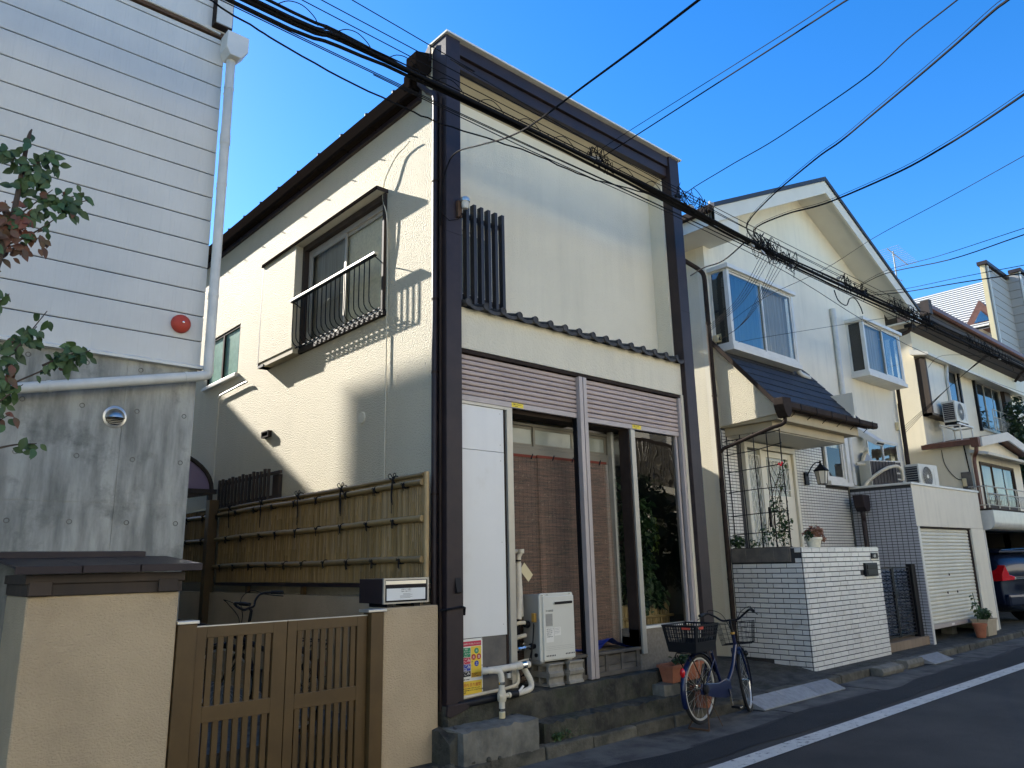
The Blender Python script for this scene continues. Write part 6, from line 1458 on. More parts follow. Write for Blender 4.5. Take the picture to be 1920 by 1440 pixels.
tb = MB(); leaves(tb, (16.80, 5.24, .49), 200, (.22, .12, .10), .07, rg, .1); tb.build('potted_herb', 'leaf', cat='plant', label='bushy low green plant in the beige square planter')
# ================================================================== THIRD HOUSE WITH CARPORT
T3 = thing('tiled_eave_house', (23, 8, 0), 'old cream two-storey house with a deep dark eave and shallow hood, behind the garage', 'house')
tw3 = MB(); wall_y(tw3, 6.55, 6.70, 19.0, 27.2, 2.12, 6.90, [(20.45, 21.75, 5.30, 6.30), (23.1, 25.3, 4.90, 6.30)]); tw3.box(24.0, 27.2, 6.55, 6.70, .05, 2.12); tw3.build('front_wall', 'stucco_smooth', T3)
MB().box(19.0, 19.15, 6.70, 13, 2.25, 6.9).box(27.05, 27.2, 6.70, 13, .05, 6.9).box(19.15, 27.05, 12.85, 13, .05, 6.9).build('side_walls', 'stucco_smooth', T3)
rf3 = MB().add([(18.3, 5.95, 7.28), (27.8, 5.95, 7.28), (27.8, 9.8, 8.7), (18.3, 9.8, 8.7), (18.3, 5.95, 7.20), (27.8, 5.95, 7.20), (27.8, 9.8, 8.62), (18.3, 9.8, 8.62)], [(0, 1, 2, 3), (4, 7, 6, 5), (0, 4, 5, 1), (1, 5, 6, 2), (3, 2, 6, 7), (0, 3, 7, 4)])
rf3.add([(18.3, 9.8, 8.7), (27.8, 9.8, 8.7), (27.8, 13.4, 7.2), (18.3, 13.4, 7.2)], [(0, 1, 2, 3)]); r3 = rf3.build('roof', 'tile_roof', T3)
for i in range(34): MB().tube([(18.42+i*.28, 6.0, 7.27), (18.42+i*.28, 9.8, 8.70)], .032, 8).build('roof_roll', 'tile_roof', r3, smooth=True)
MB().prism([(5.86, 7.30), (5.86, 7.20), (5.90, 7.17), (5.96, 7.17), (5.98, 7.22), (5.98, 7.30)], 'x', 18.3, 27.8).build('gutter', 'copper', T3)
MB().box(18.3, 27.8, 5.98, 6.02, 7.00, 7.20).build('fascia', 'wood_dark', T3); MB().prism([(6.02, 7.02), (6.55, 6.90), (6.55, 7.2), (6.02, 7.2)], 'x', 18.3, 27.8).build('eave_soffit', 'wood_dark', T3)
MB().prism([(18.22, 7.0), (18.22, 7.32), (18.42, 7.36), (18.42, 7.0)], 'y', 5.8, 5.98).build('rain_head', 'wood_dark', T3)
ah = MB().prism([(6.16, 6.18), (6.14, 6.24), (6.55, 6.40), (6.55, 6.26)], 'x', 18.75, 27.4); ah.build('long_hood', 'white_trim', T3)
window_y(T3, 20.45, 21.75, 5.30, 6.30, 6.52, panes=2, gl='glass_blue', fw_=.05, frame='alu', back='room_dark', depth=.08); box('window_jamb', 'black', T3, 21.75, 21.85, 6.48, 6.55, 5.25, 6.32); box('window_head', 'black', T3, 20.40, 21.85, 6.49, 6.55, 6.302, 6.34)
window_y(T3, 23.1, 25.3, 4.90, 6.30, 6.52, panes=3, gl='glass_blue', fw_=.05, frame='alu', back='room_dark', depth=.08); box('window_jamb', 'black', T3, 23.0, 23.09, 6.48, 6.55, 4.85, 6.32); box('dark_shutter_case', 'wood_dark', T3, 25.32, 25.9, 6.42, 6.55, 4.85, 6.32); box('white_case', 'stucco_white', T3, 25.9, 27.0, 6.44, 6.55, 4.9, 6.25)
box('shutter_case', 'stucco_white', T3, 19.12, 20.36, 6.34, 6.55, 4.86, 6.20, bevel=.01); box('case_post', 'wood_dark', T3, 19.02, 19.115, 6.33, 6.55, 4.80, 6.20); box('case_shelf', 'wood_grey', T3, 19.02, 20.40, 6.32, 6.55, 4.80, 4.855)
MB().tube(smooth_path([(20.42, 6.40, 6.36), (20.40, 6.30, 6.30), (20.28, 6.28, 6.05), (20.26, 6.30, 5.8)], 5)+[Vector((20.26, 6.30, 4.8))], .035, 10).build('duct_pipe', 'pvc', T3, smooth=True)
MB().tube([(27.0, 6.5, 6.8), (26.6, 6.15, 7.0)], .04, 8).build('eave_pipe', 'brown_side', T3)
def railing(par, x0, x1, y, z0, z1, step=.1, belly=True, mat='alu', nm='balcony_rail', side_to=None):
    r = MB()
    for z in (z1, z1-(z1-z0)*.38): r.tube([(x0, y, z), (x1, y, z)], .014, 6)
    r.tube([(x0, y, z0), (x1, y, z0)], .012, 6); n = int((x1-x0)/step)
    for i in range(n+1):
        x = x0+(x1-x0)*i/n; r.tube([(x, y, z1-(z1-z0)*.38), (x, y-(.03 if belly else 0), (z0+z1)/2-.06), (x, y, z0)], .006, 5)
        if i % 6 == 0: r.tube([(x, y, z0-.06), (x, y, z1)], .012, 6)
    if side_to:
        for z in (z0, z1): r.tube([(x0, y, z), (x0, side_to, z)], .012, 6)
        for k_ in range(5): yy = y+(side_to-y)*k_/5; r.tube([(x0, yy, z0), (x0, yy, z1)], .006, 5)
    return r.build(nm, mat, par)
railing(T3, 23.1, 25.4, 6.20, 4.86, 5.40)
# front extension with its little gable
ex = MB(); wall_y(ex, 5.67, 5.80, 19.0, 22.6, 2.30, 4.02, [(19.45, 21.9, 2.60, 3.66)]); ex.prism([(19.0, 4.02), (22.6, 4.02), (20.85, 4.27)], 'y', 5.67, 5.80); ex.build('extension_front', 'stucco_white', T3)
for a_ in (19.0, 22.48): MB().box(a_, a_+.12, 5.80, 6.55, 2.30, 4.02).build('extension_side', 'stucco_smooth', T3)
MB().add([(18.85, 5.40, 4.02), (20.85, 5.40, 4.33), (20.85, 6.55, 4.33), (18.85, 6.55, 4.02), (18.85, 5.40, 4.10), (20.85, 5.40, 4.41), (20.85, 6.55, 4.41), (18.85, 6.55, 4.10)], [(0, 3, 2, 1), (4, 5, 6, 7), (0, 1, 5, 4), (1, 2, 6, 5), (2, 3, 7, 6), (3, 0, 4, 7)]).add([(20.85, 5.40, 4.33), (22.85, 5.40, 4.02), (22.85, 6.55, 4.02), (20.85, 6.55, 4.33), (20.85, 5.40, 4.41), (22.85, 5.40, 4.10), (22.85, 6.55, 4.10), (20.85, 6.55, 4.41)], [(0, 3, 2, 1), (4, 5, 6, 7), (0, 1, 5, 4), (1, 2, 6, 5), (2, 3, 7, 6), (3, 0, 4, 7)]).build('extension_roof', 'copper', T3)
slope_board(18.85, 4.02, 20.85, 4.33, 5.36, 5.40, .10, .10).build('barge_board', 'soffit', T3); slope_board(20.85, 4.33, 22.85, 4.02, 5.36, 5.40, .10, .10).build('barge_board', 'soffit', T3)
MB().prism([(18.76, 3.98), (18.76, 4.08), (18.86, 4.08), (18.86, 3.98)], 'y', 5.45, 6.60).build('side_gutter', 'copper', T3); MB().prism([(18.74, 3.92), (18.72, 4.12), (18.90, 4.12), (18.90, 3.92)], 'y', 5.40, 5.56).build('side_rain_head', 'copper', T3)
MB().tube(smooth_path([(18.82, 5.48, 3.92), (18.83, 5.50, 3.82), (18.93, 5.58, 3.72), (18.93, 5.60, 3.6)], 4)+[Vector((18.93, 5.60, 2.55))], .04, 10).build('side_downpipe', 'copper', T3, smooth=True)
MB().prism([(5.30, 3.74), (5.28, 3.79), (5.67, 3.90), (5.67, 3.82)], 'x', 18.9, 23.4).build('lower_hood', 'white_trim', T3)
window_y(T3, 19.45, 21.9, 2.60, 3.66, 5.64, panes=3, gl='glass', fw_=.05, frame='wood_dark', back='blind_inside', depth=.08)
box('meter_board', 'grey_board', T3, 18.955, 19.0, 5.72, 5.92, 3.02, 3.40); box('meter', 'insulator', T3, 18.91, 18.955, 5.82, 5.90, 3.08, 3.26, bevel=.01)
MB().tube(smooth_path([(18.98, 6.25, 3.95), (18.98, 6.22, 3.6), (18.98, 6.05, 3.3), (18.97, 5.88, 3.22)], 6), .008, 5).build('meter_cable', 'cable', T3)
MB().tube(smooth_path([(18.98, 5.78, 4.0), (18.98, 5.76, 3.7), (18.97, 5.74, 3.4)], 6), .014, 5).build('meter_cable', 'cable', T3)
cp = MB(); n = 8
ol = [(5.67, 2.10), (5.67, 2.50), (5.22, 2.50)]+[(5.22+.16-.16*math.cos(math.pi/2*k_/n), 2.26-.16*math.sin(math.pi/2*k_/n)) for k_ in range(n+1)]
cp.prism(ol, 'x', 18.32, 24.0); cp.build('rounded_canopy', 'pvc', T3, smooth=True)
railing(T3, 18.42, 21.9, 5.30, 2.62, 3.02, .11, side_to=5.65)
box('canopy_top', 'brown_side', T3, 18.32, 24.0, 5.24, 5.67, 2.502, 2.54)
MB().tube([(18.33, 5.47, .05), (18.33, 5.47, 2.10)], .035, 10).build('canopy_post', 'pvc', T3, smooth=True); MB().tube([(21.7, 5.30, .05), (21.7, 5.30, 2.10)], .035, 10).build('canopy_post', 'pvc', T3, smooth=True)
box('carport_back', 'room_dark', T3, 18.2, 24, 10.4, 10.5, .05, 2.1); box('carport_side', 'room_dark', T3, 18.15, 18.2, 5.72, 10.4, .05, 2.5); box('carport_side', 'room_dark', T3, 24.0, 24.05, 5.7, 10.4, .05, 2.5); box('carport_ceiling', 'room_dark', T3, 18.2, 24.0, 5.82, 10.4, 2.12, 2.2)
acs = thing('steel_stand', (19.8, 6.1, 4.2), 'white steel stand carrying the upper air conditioner on the little gable roof', 'stand')
for x in (19.40, 20.20):
    for y in (5.92, 6.30): MB().tube([(x, y, 4.16), (x, y, 4.55)], .018, 6).build('leg', 'white_trim', acs)
for y in (5.92, 6.30): box('beam', 'white_trim', acs, 19.30, 20.30, y-.02, y+.02, 4.55, 4.585)
for x in (19.40, 20.20): box('beam', 'white_trim', acs, x-.02, x+.02, 5.88, 6.34, 4.52, 4.549)
aircon(19.80, 6.10, 4.587, 'air conditioner on a white steel stand outside the upper window of the third house')
# car in the carport
CR = thing('parked_car', (20.65, 7.8, .07), 'dark blue hatchback with red tail lights, parked nose-in under the rounded canopy', 'car')
cxm = 20.62; hw_ = .86
def carsec(y, zs, ws):                                       # ring of half-widths at heights
    return [(cxm-w_, y, z) for z, w_ in zip(zs, ws)]+[(cxm+w_, y, z) for z, w_ in reversed(list(zip(zs, ws)))]
secs = [(5.86, (.45, .62, .80, .95, 1.02, 1.04, 1.05), (.70, .78, .80, .79, .77, .70, .3)), (5.80, (.38, .60, .82, 1.0, 1.12, 1.2, 1.22), (.74, .84, .86, .85, .82, .76, .4)),
        (6.0, (.30, .60, .85, 1.05, 1.25, 1.55, 1.66), (.80, .88, .88, .87, .82, .68, .50)), (6.5, (.28, .60, .85, 1.05, 1.25, 1.60, 1.73), (.82, .88, .89, .88, .83, .68, .52)),
        (8.0, (.28, .60, .85, 1.02, 1.20, 1.58, 1.70), (.82, .88, .89, .88, .82, .66, .50)), (8.9, (.28, .60, .80, .95, 1.0, 1.06, 1.10), (.82, .87, .87, .85, .80, .6, .4)), (9.9, (.32, .5, .65, .75, .80, .84, .86), (.78, .82, .80, .76, .7, .5, .3))]
cb = MB()
for y, zs, ws in secs: cb.v += carsec(y, zs, ws)
m_ = 14
for k_ in range(len(secs)-1):
    for i in range(m_): cb.f.append((k_*m_+i, (k_+1)*m_+i, (k_+1)*m_+(i+1) % m_, k_*m_+(i+1) % m_))
cb.f.append(tuple(range(m_))); cb.f.append(tuple((len(secs)-1)*m_+i for i in range(m_))[::-1])
cbo = cb.build('body', 'car_paint', CR, smooth=True); ss = cbo.modifiers.new('subsurf', 'SUBSURF'); ss.levels = 2; ss.render_levels = 2
MB().prism([(cxm-.62, 1.20), (cxm+.62, 1.20), (cxm+.50, 1.53), (cxm-.50, 1.53)], 'y', 5.90, 5.93).rot(Quaternion((1, 0, 0), R(-26)), (cxm, 5.90, 1.2)).build('rear_window', 'car_glass', CR, bevel=.01)
MB().prism([(cxm-.66, 1.60), (cxm+.66, 1.60), (cxm+.60, 1.65), (cxm-.60, 1.65)], 'y', 5.90, 6.2).build('roof_spoiler', 'car_paint', CR, bevel=.015)
for s_ in (-1, 1):
    MB().prism([(cxm+s_*.89, 1.00), (cxm+s_*.46, 1.02), (cxm+s_*.44, 1.09), (cxm+s_*.62, 1.13), (cxm+s_*.72, 1.34), (cxm+s_*.87, 1.14)], 'y', 5.76, 6.12).build('tail_light', 'red_lens', CR, bevel=.012)
    MB().prism([(cxm+s_*.60, 1.02), (cxm+s_*.40, 1.03), (cxm+s_*.40, 1.07), (cxm+s_*.60, 1.075)], 'y', 5.765, 5.80).build('reversing_light', 'lamp_glass', CR, bevel=.006)
    for y in (6.45, 9.2):
        wl_ = MB().lathe([(.30, -.10), (.335, -.08), (.335, .08), (.30, .10)], (cxm+s_*.78, y, .40), 28, 'x').build('wheel', 'tyre', CR, smooth=True)
        MB().lathe([(.21, -.112), (.20, -.10), (.05, -.09), (0, -.09)] if s_ < 0 else [(.21, .112), (.20, .10), (.05, .09), (0, .09)], (cxm+s_*.78, y, .40), 20, 'x', cap=False).build('wheel_rim', 'rim', wl_, smooth=True)
        for k_ in range(5):
            a = 2*math.pi*k_/5; MB().bar((cxm+s_*.89, y, .40), (cxm+s_*.89, y+.2*math.cos(a), .40+.2*math.sin(a)), .03, .02).build('wheel_spoke', 'rim', wl_)
MB().box(cxm-.78, cxm+.78, 5.74, 5.90, .45, .72).build('bumper', 'car_paint', CR, bevel=.06); MB().box(cxm-.17, cxm+.17, 5.73, 5.742, .78, .93).build('number_plate', 'sign_white', CR)
MB().tube([(cxm-.7, 5.80, 1.66), (cxm+.1, 5.78, 1.685)], .008, 6).build('roof_trim', 'chrome', CR); MB().box(cxm-.45, cxm+.45, 5.765, 5.80, 1.035, 1.06).build('chrome_strip', 'chrome', CR)
CR.rotation_euler = (0, 0, R(-17.5)); CR.location = (20.675, 7.177, .09)
# aerial
an = thing('tv_aerial', (22.8, 8.6, 8.3), 'thin television aerial standing on the tiled roof', 'aerial')
MB().tube([(22.8, 8.0, 8.0), (22.8, 8.0, 10.5)], .02, 6).build('mast', 'alu', an); bo_ = MB(); bo_.tube([(22.1, 7.9, 10.35), (24.3, 8.15, 10.5)], .014, 5)
for i in range(12): t_ = i/11; bo_.tube([(22.1+2.2*t_, 7.9+.25*t_-.32, 10.36+.14*t_), (22.1+2.2*t_, 7.9+.25*t_+.32, 10.36+.14*t_)], .006, 4)
bo_.tube([(22.2, 8.1, 9.7), (23.5, 8.1, 9.75)], .010, 5); bo_.build('elements', 'alu', an)
# fourth house and the metal-roofed house
F4 = thing('tall_siding_house', (31, 9.5, 0), 'tall grey siding house with a dark parapet edge, far right', 'house')
def boards(par, x0, x1, y, z0, z1, h, mat, ax='y'):
    z = z0
    while z < z1-.05:
        d = min(h, z1-z)
        if ax == 'y': MB().prism([(y+.03, z), (y-.02, z+.012), (y-.012, z+d-.004), (y+.03, z+d-.004)], 'x', x0, x1).build('siding_board', mat, par)
        else: MB().prism([(x0+.03, z), (x0-.02, z+.012), (x0-.012, z+d-.004), (x0+.03, z+d-.004)], 'y', y, x1).build('siding_board', mat, par)
        z += h
MB().box(28.15, 30.5, 7.06, 7.20, .05, 11.15).box(30.5, 42, 6.65, 7.2, .05, 11.35).box(30.6, 41.9, 7.2, 12, .05, 8.0).build('walls', 'far_siding', F4)
boards(F4, 28.32, 30.46, 7.04, 7.4, 11.1, .30, 'far_siding'); boards(F4, 30.47, 7.04, 6.66, 7.4, 11.3, .30, 'far_siding', 'x'); boards(F4, 30.56, 36, 6.63, 8.2, 11.3, .30, 'far_siding')
box('corner_board', 'insulator', F4, 28.12, 28.149, 7.06, 7.20, 7.2, 11.14); box('corner_board', 'white_trim', F4, 28.25, 28.31, 6.99, 7.04, 7.2, 11.14); box('corner_board', 'white_trim', F4, 30.46, 30.54, 6.59, 6.64, 7.2, 11.34)
box('parapet_cap', 'brown_steel', F4, 28.05, 30.45, 6.95, 7.26, 11.15, 11.27); box('parapet_cap', 'brown_steel', F4, 30.40, 42, 6.55, 6.945, 11.35, 11.47); box('balcony_edge', 'brown_side', F4, 30.3, 36, 6.1, 6.62, 8.0, 8.12); box('balcony_front', 'stucco_white', F4, 30.3, 36, 6.2, 6.62, 7.5, 7.99)
window_y(F4, 31.6, 33.6, 8.9, 10.4, 6.55, panes=2, gl='glass_blue', frame='white_trim', depth=.06)
box('lower_wall', 'stucco_white', F4, 27.4, 42, 6.75, 6.99, .05, 7.2)
R4 = thing('metal_roof_house', (33.5, 10, 0), 'house with a pale ribbed metal roof, behind the dark tiled eave', 'house')
MB().box(32.9, 38, 8.9, 13, .05, 10.4).build('walls', 'stucco_white', R4)
rr4 = MB().add([(32.7, 8.4, 10.25), (36.2, 8.4, 13.15), (36.2, 13.5, 13.15), (32.7, 13.5, 10.25), (36.2, 8.4, 13.05), (32.7, 8.4, 10.15), (36.2, 13.5, 13.05), (32.7, 13.5, 10.15), (39.5, 8.4, 10.3), (39.5, 13.5, 10.3)], [(0, 1, 2, 3), (0, 5, 4, 1), (5, 7, 6, 4), (1, 8, 9, 2)]).build('roof', 'roof_metal', R4)
for i in range(20):
    t_ = i/20; MB().prism([(32.7+3.5*t_, 10.25+2.9*t_+.005), (32.7+3.5*t_-.01, 10.25+2.9*t_+.035), (32.7+3.5*t_+.05, 10.25+2.9*t_+.085), (32.7+3.5*t_+.06, 10.25+2.9*t_+.05)], 'y', 8.4, 13.5).build('roof_rib', 'rib', rr4)
dm_ = MB().prism([(8.0, 10.4), (9.3, 10.4), (8.65, 11.4)], 'x', 32.9, 34.4).build('dormer', 'copper', R4); MB().prism([(8.35, 10.5), (8.95, 10.5), (8.65, 10.95)], 'x', 32.88, 32.899).build('dormer_pane', 'glass_blue', dm_)
# tree at the far right
rg = random.Random(77)
TR = thing('garden_tree', (24.5, 6.0, .05), 'dark evergreen garden tree beside the third house at the right edge', 'tree')
fo = MB()
for c, n, s_ in (((24.5, 5.95, 3.3), 1500, (.75, .45, 1.1)), ((24.3, 5.98, 4.4), 800, (.5, .30, .8)), ((24.5, 6.0, 5.3), 300, (.45, .30, .6)), ((25.5, 5.9, 3.4), 900, (.8, .5, 1.3)), ((23.8, 6.0, 3.3), 260, (.4, .25, .6))): leaves(fo, c, n, s_, .15, rg, .2)
fo.build('crown', 'leaf_dark', TR, kind='stuff')
tk = MB(); tk.tube([(24.5, 6.0, .05), (24.52, 6.0, 1.5), (24.45, 6.0, 3.2), (24.5, 6.0, 5.2)], [.12, .10, .07, .025], 10)
for k_ in range(12): a = rg.uniform(0, 6); z = 1.6+k_*.3; tk.tube([(24.5, 6.0, z), (24.5+.6*math.cos(a), 6.0+.35*math.sin(a), z+.5)], [.03, .008], 6)
tk.build('trunk', 'bark', TR, smooth=True)

# ================================================================== NEAR TREE AT THE LEFT EDGE
NT = thing('dogwood_tree', (.36, 4.80, 0), 'slender tree with green and reddening leaves at the left edge, in front of the siding', 'tree')
rg = random.Random(4); bk = MB(); Yt = 4.82
trunk = smooth_path([(.30, 4.80, 0), (.34, 4.80, 1.2), (.40, 4.80, 2.1), (.46, 4.80, 2.7), (.52, 4.81, 3.25), (.57, 4.82, 3.6), (.585, 4.82, 4.05), (.60, 4.82, 4.15)], 4)
bk.tube(trunk, [.045-.041*i/(len(trunk)-1) for i in range(len(trunk))], 8)
gl_, rl_ = MB(), MB(); LV = []
def leaf1(mb, p, d, L, W=None):
    p = Vector(p); d = Vector(d).normalized(); W = (W or L*.30)
    sd = d.cross(Vector((rg.uniform(-.5, .5), -1, rg.uniform(-.3, .3)))).normalized()*W; nn = sd.cross(d).normalized()*L*.10
    rows_ = [(0, .02), (.15, .55), (.35, .98), (.55, 1.0), (.75, .68), (.9, .28), (1.0, .0)]; base = len(mb.v)
    for t, w_ in rows_:
        c = p+d*L*t-nn*(t*t)*2.2+Vector((0, 0, -.10*L*t*t)); mb.v += [tuple(c-sd*w_+nn*w_*.9), tuple(c), tuple(c+sd*w_+nn*w_*.9)]
    for i in range(len(rows_)-1):
        q = base+3*i; mb.f += [(q, q+1, q+4, q+3), (q+1, q+2, q+5, q+4)]
def twig(a, b, r=.006, n=8, mb=None, size=.066, sp_=.045, sagx=0, red=0):
    a, b = Vector(a), Vector(b); mid = (a+b)/2+Vector((0, 0, sagx)); pts = smooth_path([a, mid, b], 5); k_ = len(pts)
    bk.tube(pts, [r*(1-.65*i/(k_-1)) for i in range(k_)], 6)
    for i in range(n):
        t = rg.uniform(.18, 1.0); q = pts[min(k_-1, int(t*(k_-1)))]
        q = q+Vector((rg.uniform(-sp_, sp_), rg.uniform(-sp_, sp_), rg.uniform(-sp_, sp_)))
        d = (rg.uniform(-.9, 1.0), rg.uniform(-.7, .5), rg.uniform(-1.1, .15)); s_ = size*rg.uniform(.65, 1.15)
        LV.append((rg.random() < red, q, d, s_))
for a, b, n, red, sg_ in (((.575, 4.82, 3.65), (.60, 4.82, 4.14), 16, 0, 0), ((.58, 4.82, 3.85), (.73, 4.80, 4.02), 34, 0, .02), ((.58, 4.82, 3.8), (.70, 4.82, 3.90), 26, 0, 0), ((.58, 4.82, 3.90), (.46, 4.80, 3.95), 22, 0, .02),
        ((.56, 4.82, 3.55), (.74, 4.80, 3.80), 22, .05, 0), ((.56, 4.82, 3.48), (.90, 4.78, 3.82), 46, .1, .05), ((.76, 4.80, 3.70), (.86, 4.78, 3.70), 20, .15, 0), ((.78, 4.79, 3.66), (.93, 4.78, 3.79), 9, 0, .01),
        ((.55, 4.82, 3.40), (.80, 4.80, 3.66), 12, .3, -.02), ((.54, 4.82, 3.35), (.72, 4.80, 3.50), 30, .85, .0), ((.54, 4.82, 3.42), (.52, 4.80, 3.66), 44, .9, 0), ((.54, 4.82, 3.45), (.64, 4.80, 3.60), 40, .8, 0),
        ((.52, 4.82, 3.32), (.45, 4.80, 3.50), 24, .8, 0), ((.50, 4.81, 3.05), (.44, 4.80, 3.25), 10, .1, 0), ((.48, 4.80, 2.95), (.60, 4.80, 3.12), 8, .0, 0),
        ((.50, 4.81, 2.55), (.79, 4.80, 3.06), 34, .0, -.03), ((.66, 4.80, 2.80), (.75, 4.80, 2.96), 20, .1, 0), ((.50, 4.81, 2.50), (1.03, 4.80, 2.87), 30, .08, .0), ((.80, 4.80, 2.74), (1.0, 4.80, 2.86), 34, .0, .01),
        ((.48, 4.80, 2.35), (.72, 4.80, 2.62), 26, .25, 0), ((.48, 4.80, 2.40), (.66, 4.80, 2.75), 26, .25, 0), ((.46, 4.80, 2.25), (.68, 4.80, 2.45), 22, .25, 0), ((.46, 4.80, 2.15), (.60, 4.80, 2.50), 16, .1, 0),
        ((.62, 4.80, 2.25), (.82, 4.80, 2.30), 9, .0, .01), ((.45, 4.80, 2.0), (.62, 4.80, 2.22), 10, .4, 0), ((.42, 4.80, 1.85), (.52, 4.80, 2.05), 7, .2, 0)):
    twig(a, b, .007, n, red=red, sagx=sg_)
bk.build('branches', 'bark', NT, smooth=True)
def sx(p): p = p-Vector((0, 0, 1.6)); return (p.dot(rr)/p.dot(fw))*1419.58+960
nl = 0
for red_, q, d, s_ in sorted(LV, key=lambda v: -v[3]*(1 if sx(v[1]) > -15 else .1)):
    if nl < 300 and sx(q) > -15:
        m_ = MB(); leaf1(m_, q, d, s_); m_.build('leaf', 'leaf_red' if red_ else 'leaf', NT, smooth=True, origin=q); nl += 1
    else: leaf1(rl_ if red_ else gl_, q, d, s_)
gl_.build('green_leaves', 'leaf', NT, smooth=True, kind='stuff'); rl_.build('red_leaves', 'leaf_red', NT, smooth=True, kind='stuff')

# ================================================================== OVERHEAD CABLES
def cable(pts, r, lab, grp=None, nm='overhead_cable', cat='cable', wob=0.0, k=5, n=8, extra=None):
    p = smooth_path(pts, k)
    if wob: rg_ = random.Random(int(abs(p[0].z*1000))); p = [q+Vector((0, rg_.uniform(-wob, wob), rg_.uniform(-wob, wob))) for q in p]
    m = MB().tube(p, r, n)
    if extra: extra(m, p)
    return m.build(nm, 'cable', cat=cat, label=lab, group=grp, smooth=True, origin=p[0])
def lash(m, p):                                               # messenger wire with wrapped spiral and lumps
    q = [v+Vector((0, 0, .045)) for v in p]; m.tube(q, .006, 5)
    for i in range(0, len(p)-1, 2):
        for j in range(3): a = p[i].lerp(p[min(i+2, len(p)-1)], j/3); m.tube([a+Vector((-.02, 0, -.02)), a+Vector((.01, .0, .05)), a+Vector((.03, 0, -.01))], .003, 4, False)
BYc = 4.6
bund = [(-8, BYc, 5.75), (-3, BYc, 5.60), (1.674, BYc, 5.512), (2.47, BYc, 5.567), (3.617, BYc, 5.592), (5.26, BYc, 5.599), (6.788, BYc, 5.58), (8.498, BYc, 5.535), (10.559, BYc, 5.55), (13.307, BYc, 5.60), (15.88, BYc, 5.64), (20.0, BYc, 5.70), (28, BYc, 5.85), (42, BYc, 6.3)]
cable(bund, .021, 'thick black main cable of the bundle running along the street over the cream house', 'cables of the street bundle', extra=lash)
cable([(x, y+.03, z-.028+.012*math.sin(x*2.3)) for x, y, z in bund], .014, 'second black cable lashed under the thick main cable', 'cables of the street bundle', wob=.004)
cable([(x, y-.03, z-.01+.02*math.sin(x*1.1)) for x, y, z in bund], .011, 'slack black cable twisting round the thick main cable', 'cables of the street bundle', wob=.004)
cable([(x, y+.02, z+.10+.03*math.sin(x*1.7)-(.09 if 3.2 < x < 9 else 0)) for x, y, z in bund], .012, 'black cable rising above the main bundle at the upper left', 'cables of the street bundle')
for dz, yy, lab in ((.19, 4.52, 'highest thin wire above the cable bundle'), (.13, 4.55, 'second thin wire above the cable bundle'), (.09, 4.66, 'third thin wire above the cable bundle'), (-.16, 4.58, 'thin wire just below the cable bundle'), (-.20, 4.55, 'lowest thin wire below the cable bundle')):
    cable([(-8, yy, 5.75+dz), (2.0, yy, 5.57+dz), (6.6, yy, 5.56+dz*.8), (12, yy, 5.58+dz*.8), (20, yy, 5.66+dz), (42, yy, 6.3+dz)], .0042, lab, 'thin wires beside the bundle', k=4, n=5)
cable([(-8, 4.5, 6.35), (2.9, 4.5, 5.86), (3.54, 4.5, 5.80), (6.65, 4.5, 5.66), (13.0, 4.5, 5.62), (30, 4.5, 6.0)], .0042, 'solitary thin wire crossing high over the roof corner', k=4, n=5)
cable([(-6, 4.75, 6.3), (.5, 4.75, 5.62), (1.7, 4.75, 5.467), (2.026, 4.75, 5.42), (2.562, 4.75, 5.352), (3.166, 4.75, 5.345), (3.556, 4.75, 5.358), (4.173, 4.75, 5.43), (4.725, 4.75, 5.48), (5.419, 4.75, 5.50), (6.12, 4.75, 5.60), (6.762, 4.68, 5.62), (8, 4.6, 5.56)], .007, 'wavy service cable sagging below the bundle at the upper left', wob=.006)
cable([(2.73, 4.55, 5.355), (4.46, 4.55, 5.334), (5.85, 4.55, 5.361), (6.9, 4.55, 5.36), (9.19, 4.55, 5.30), (12.95, 4.55, 5.0), (19.4, 4.55, 5.05), (28, 4.6, 5.5)], .0045, 'thin wire sagging across the white gabled house', k=4, n=5)
# drops to the houses and across the street
def drop(pts, r, lab, grp='service drops', wob=0): return cable(pts, r, lab, grp, nm='service_drop', wob=wob, k=5, n=6)
drop([(3.95, 5.31, 4.72), (3.93, 5.28, 4.80), (3.92, 5.24, 5.10), (3.943, 5.1, 5.36), (3.844, 4.59, 5.188), (3.741, 4.126, 5.003), (3.611, 3.677, 4.859), (3.338, 2.936, 4.652), (3.055, 2.235, 4.429), (2.803, 1.689, 4.233), (2.55, 1.14, 4.038), (1.9, -.3, 3.75), (1.2, -3.3, 4.4)], .0075, 'twisted drop wire hooked to the left brown column and rising across the sky')
drop([(5.513, 4.6, 5.70), (5.27, 4.057, 5.548), (4.209, 2.06, 4.856), (3.778, 1.395, 4.563), (3.35, .73, 4.27), (2.6, -.4, 4.0), (1.5, -3.3, 4.6)], .0055, 'thick one of the pair of wires rising from the splice over the cream house')
drop([(5.388, 4.6, 5.69), (5.177, 4.11, 5.56), (4.123, 2.013, 4.839), (3.752, 1.422, 4.584), (3.38, .83, 4.33), (2.6, -.4, 4.05), (1.4, -3.3, 4.7)], .003, 'thin one of the pair of wires rising from the splice over the cream house')
drop([(7.15, 4.62, 5.62), (7.06, 4.70, 5.80), (6.387, 3.716, 5.50), (5.877, 2.976, 5.238), (5.383, 2.347, 5.006), (4.8, 1.669, 4.736), (4.424, 1.303, 4.597), (4.029, .922, 4.414), (3.63, .54, 4.23), (2.7, -.3, 3.95), (0.5, -3.3, 4.4)], .0045, 'thin black wire crossing the sky left of the double cable')
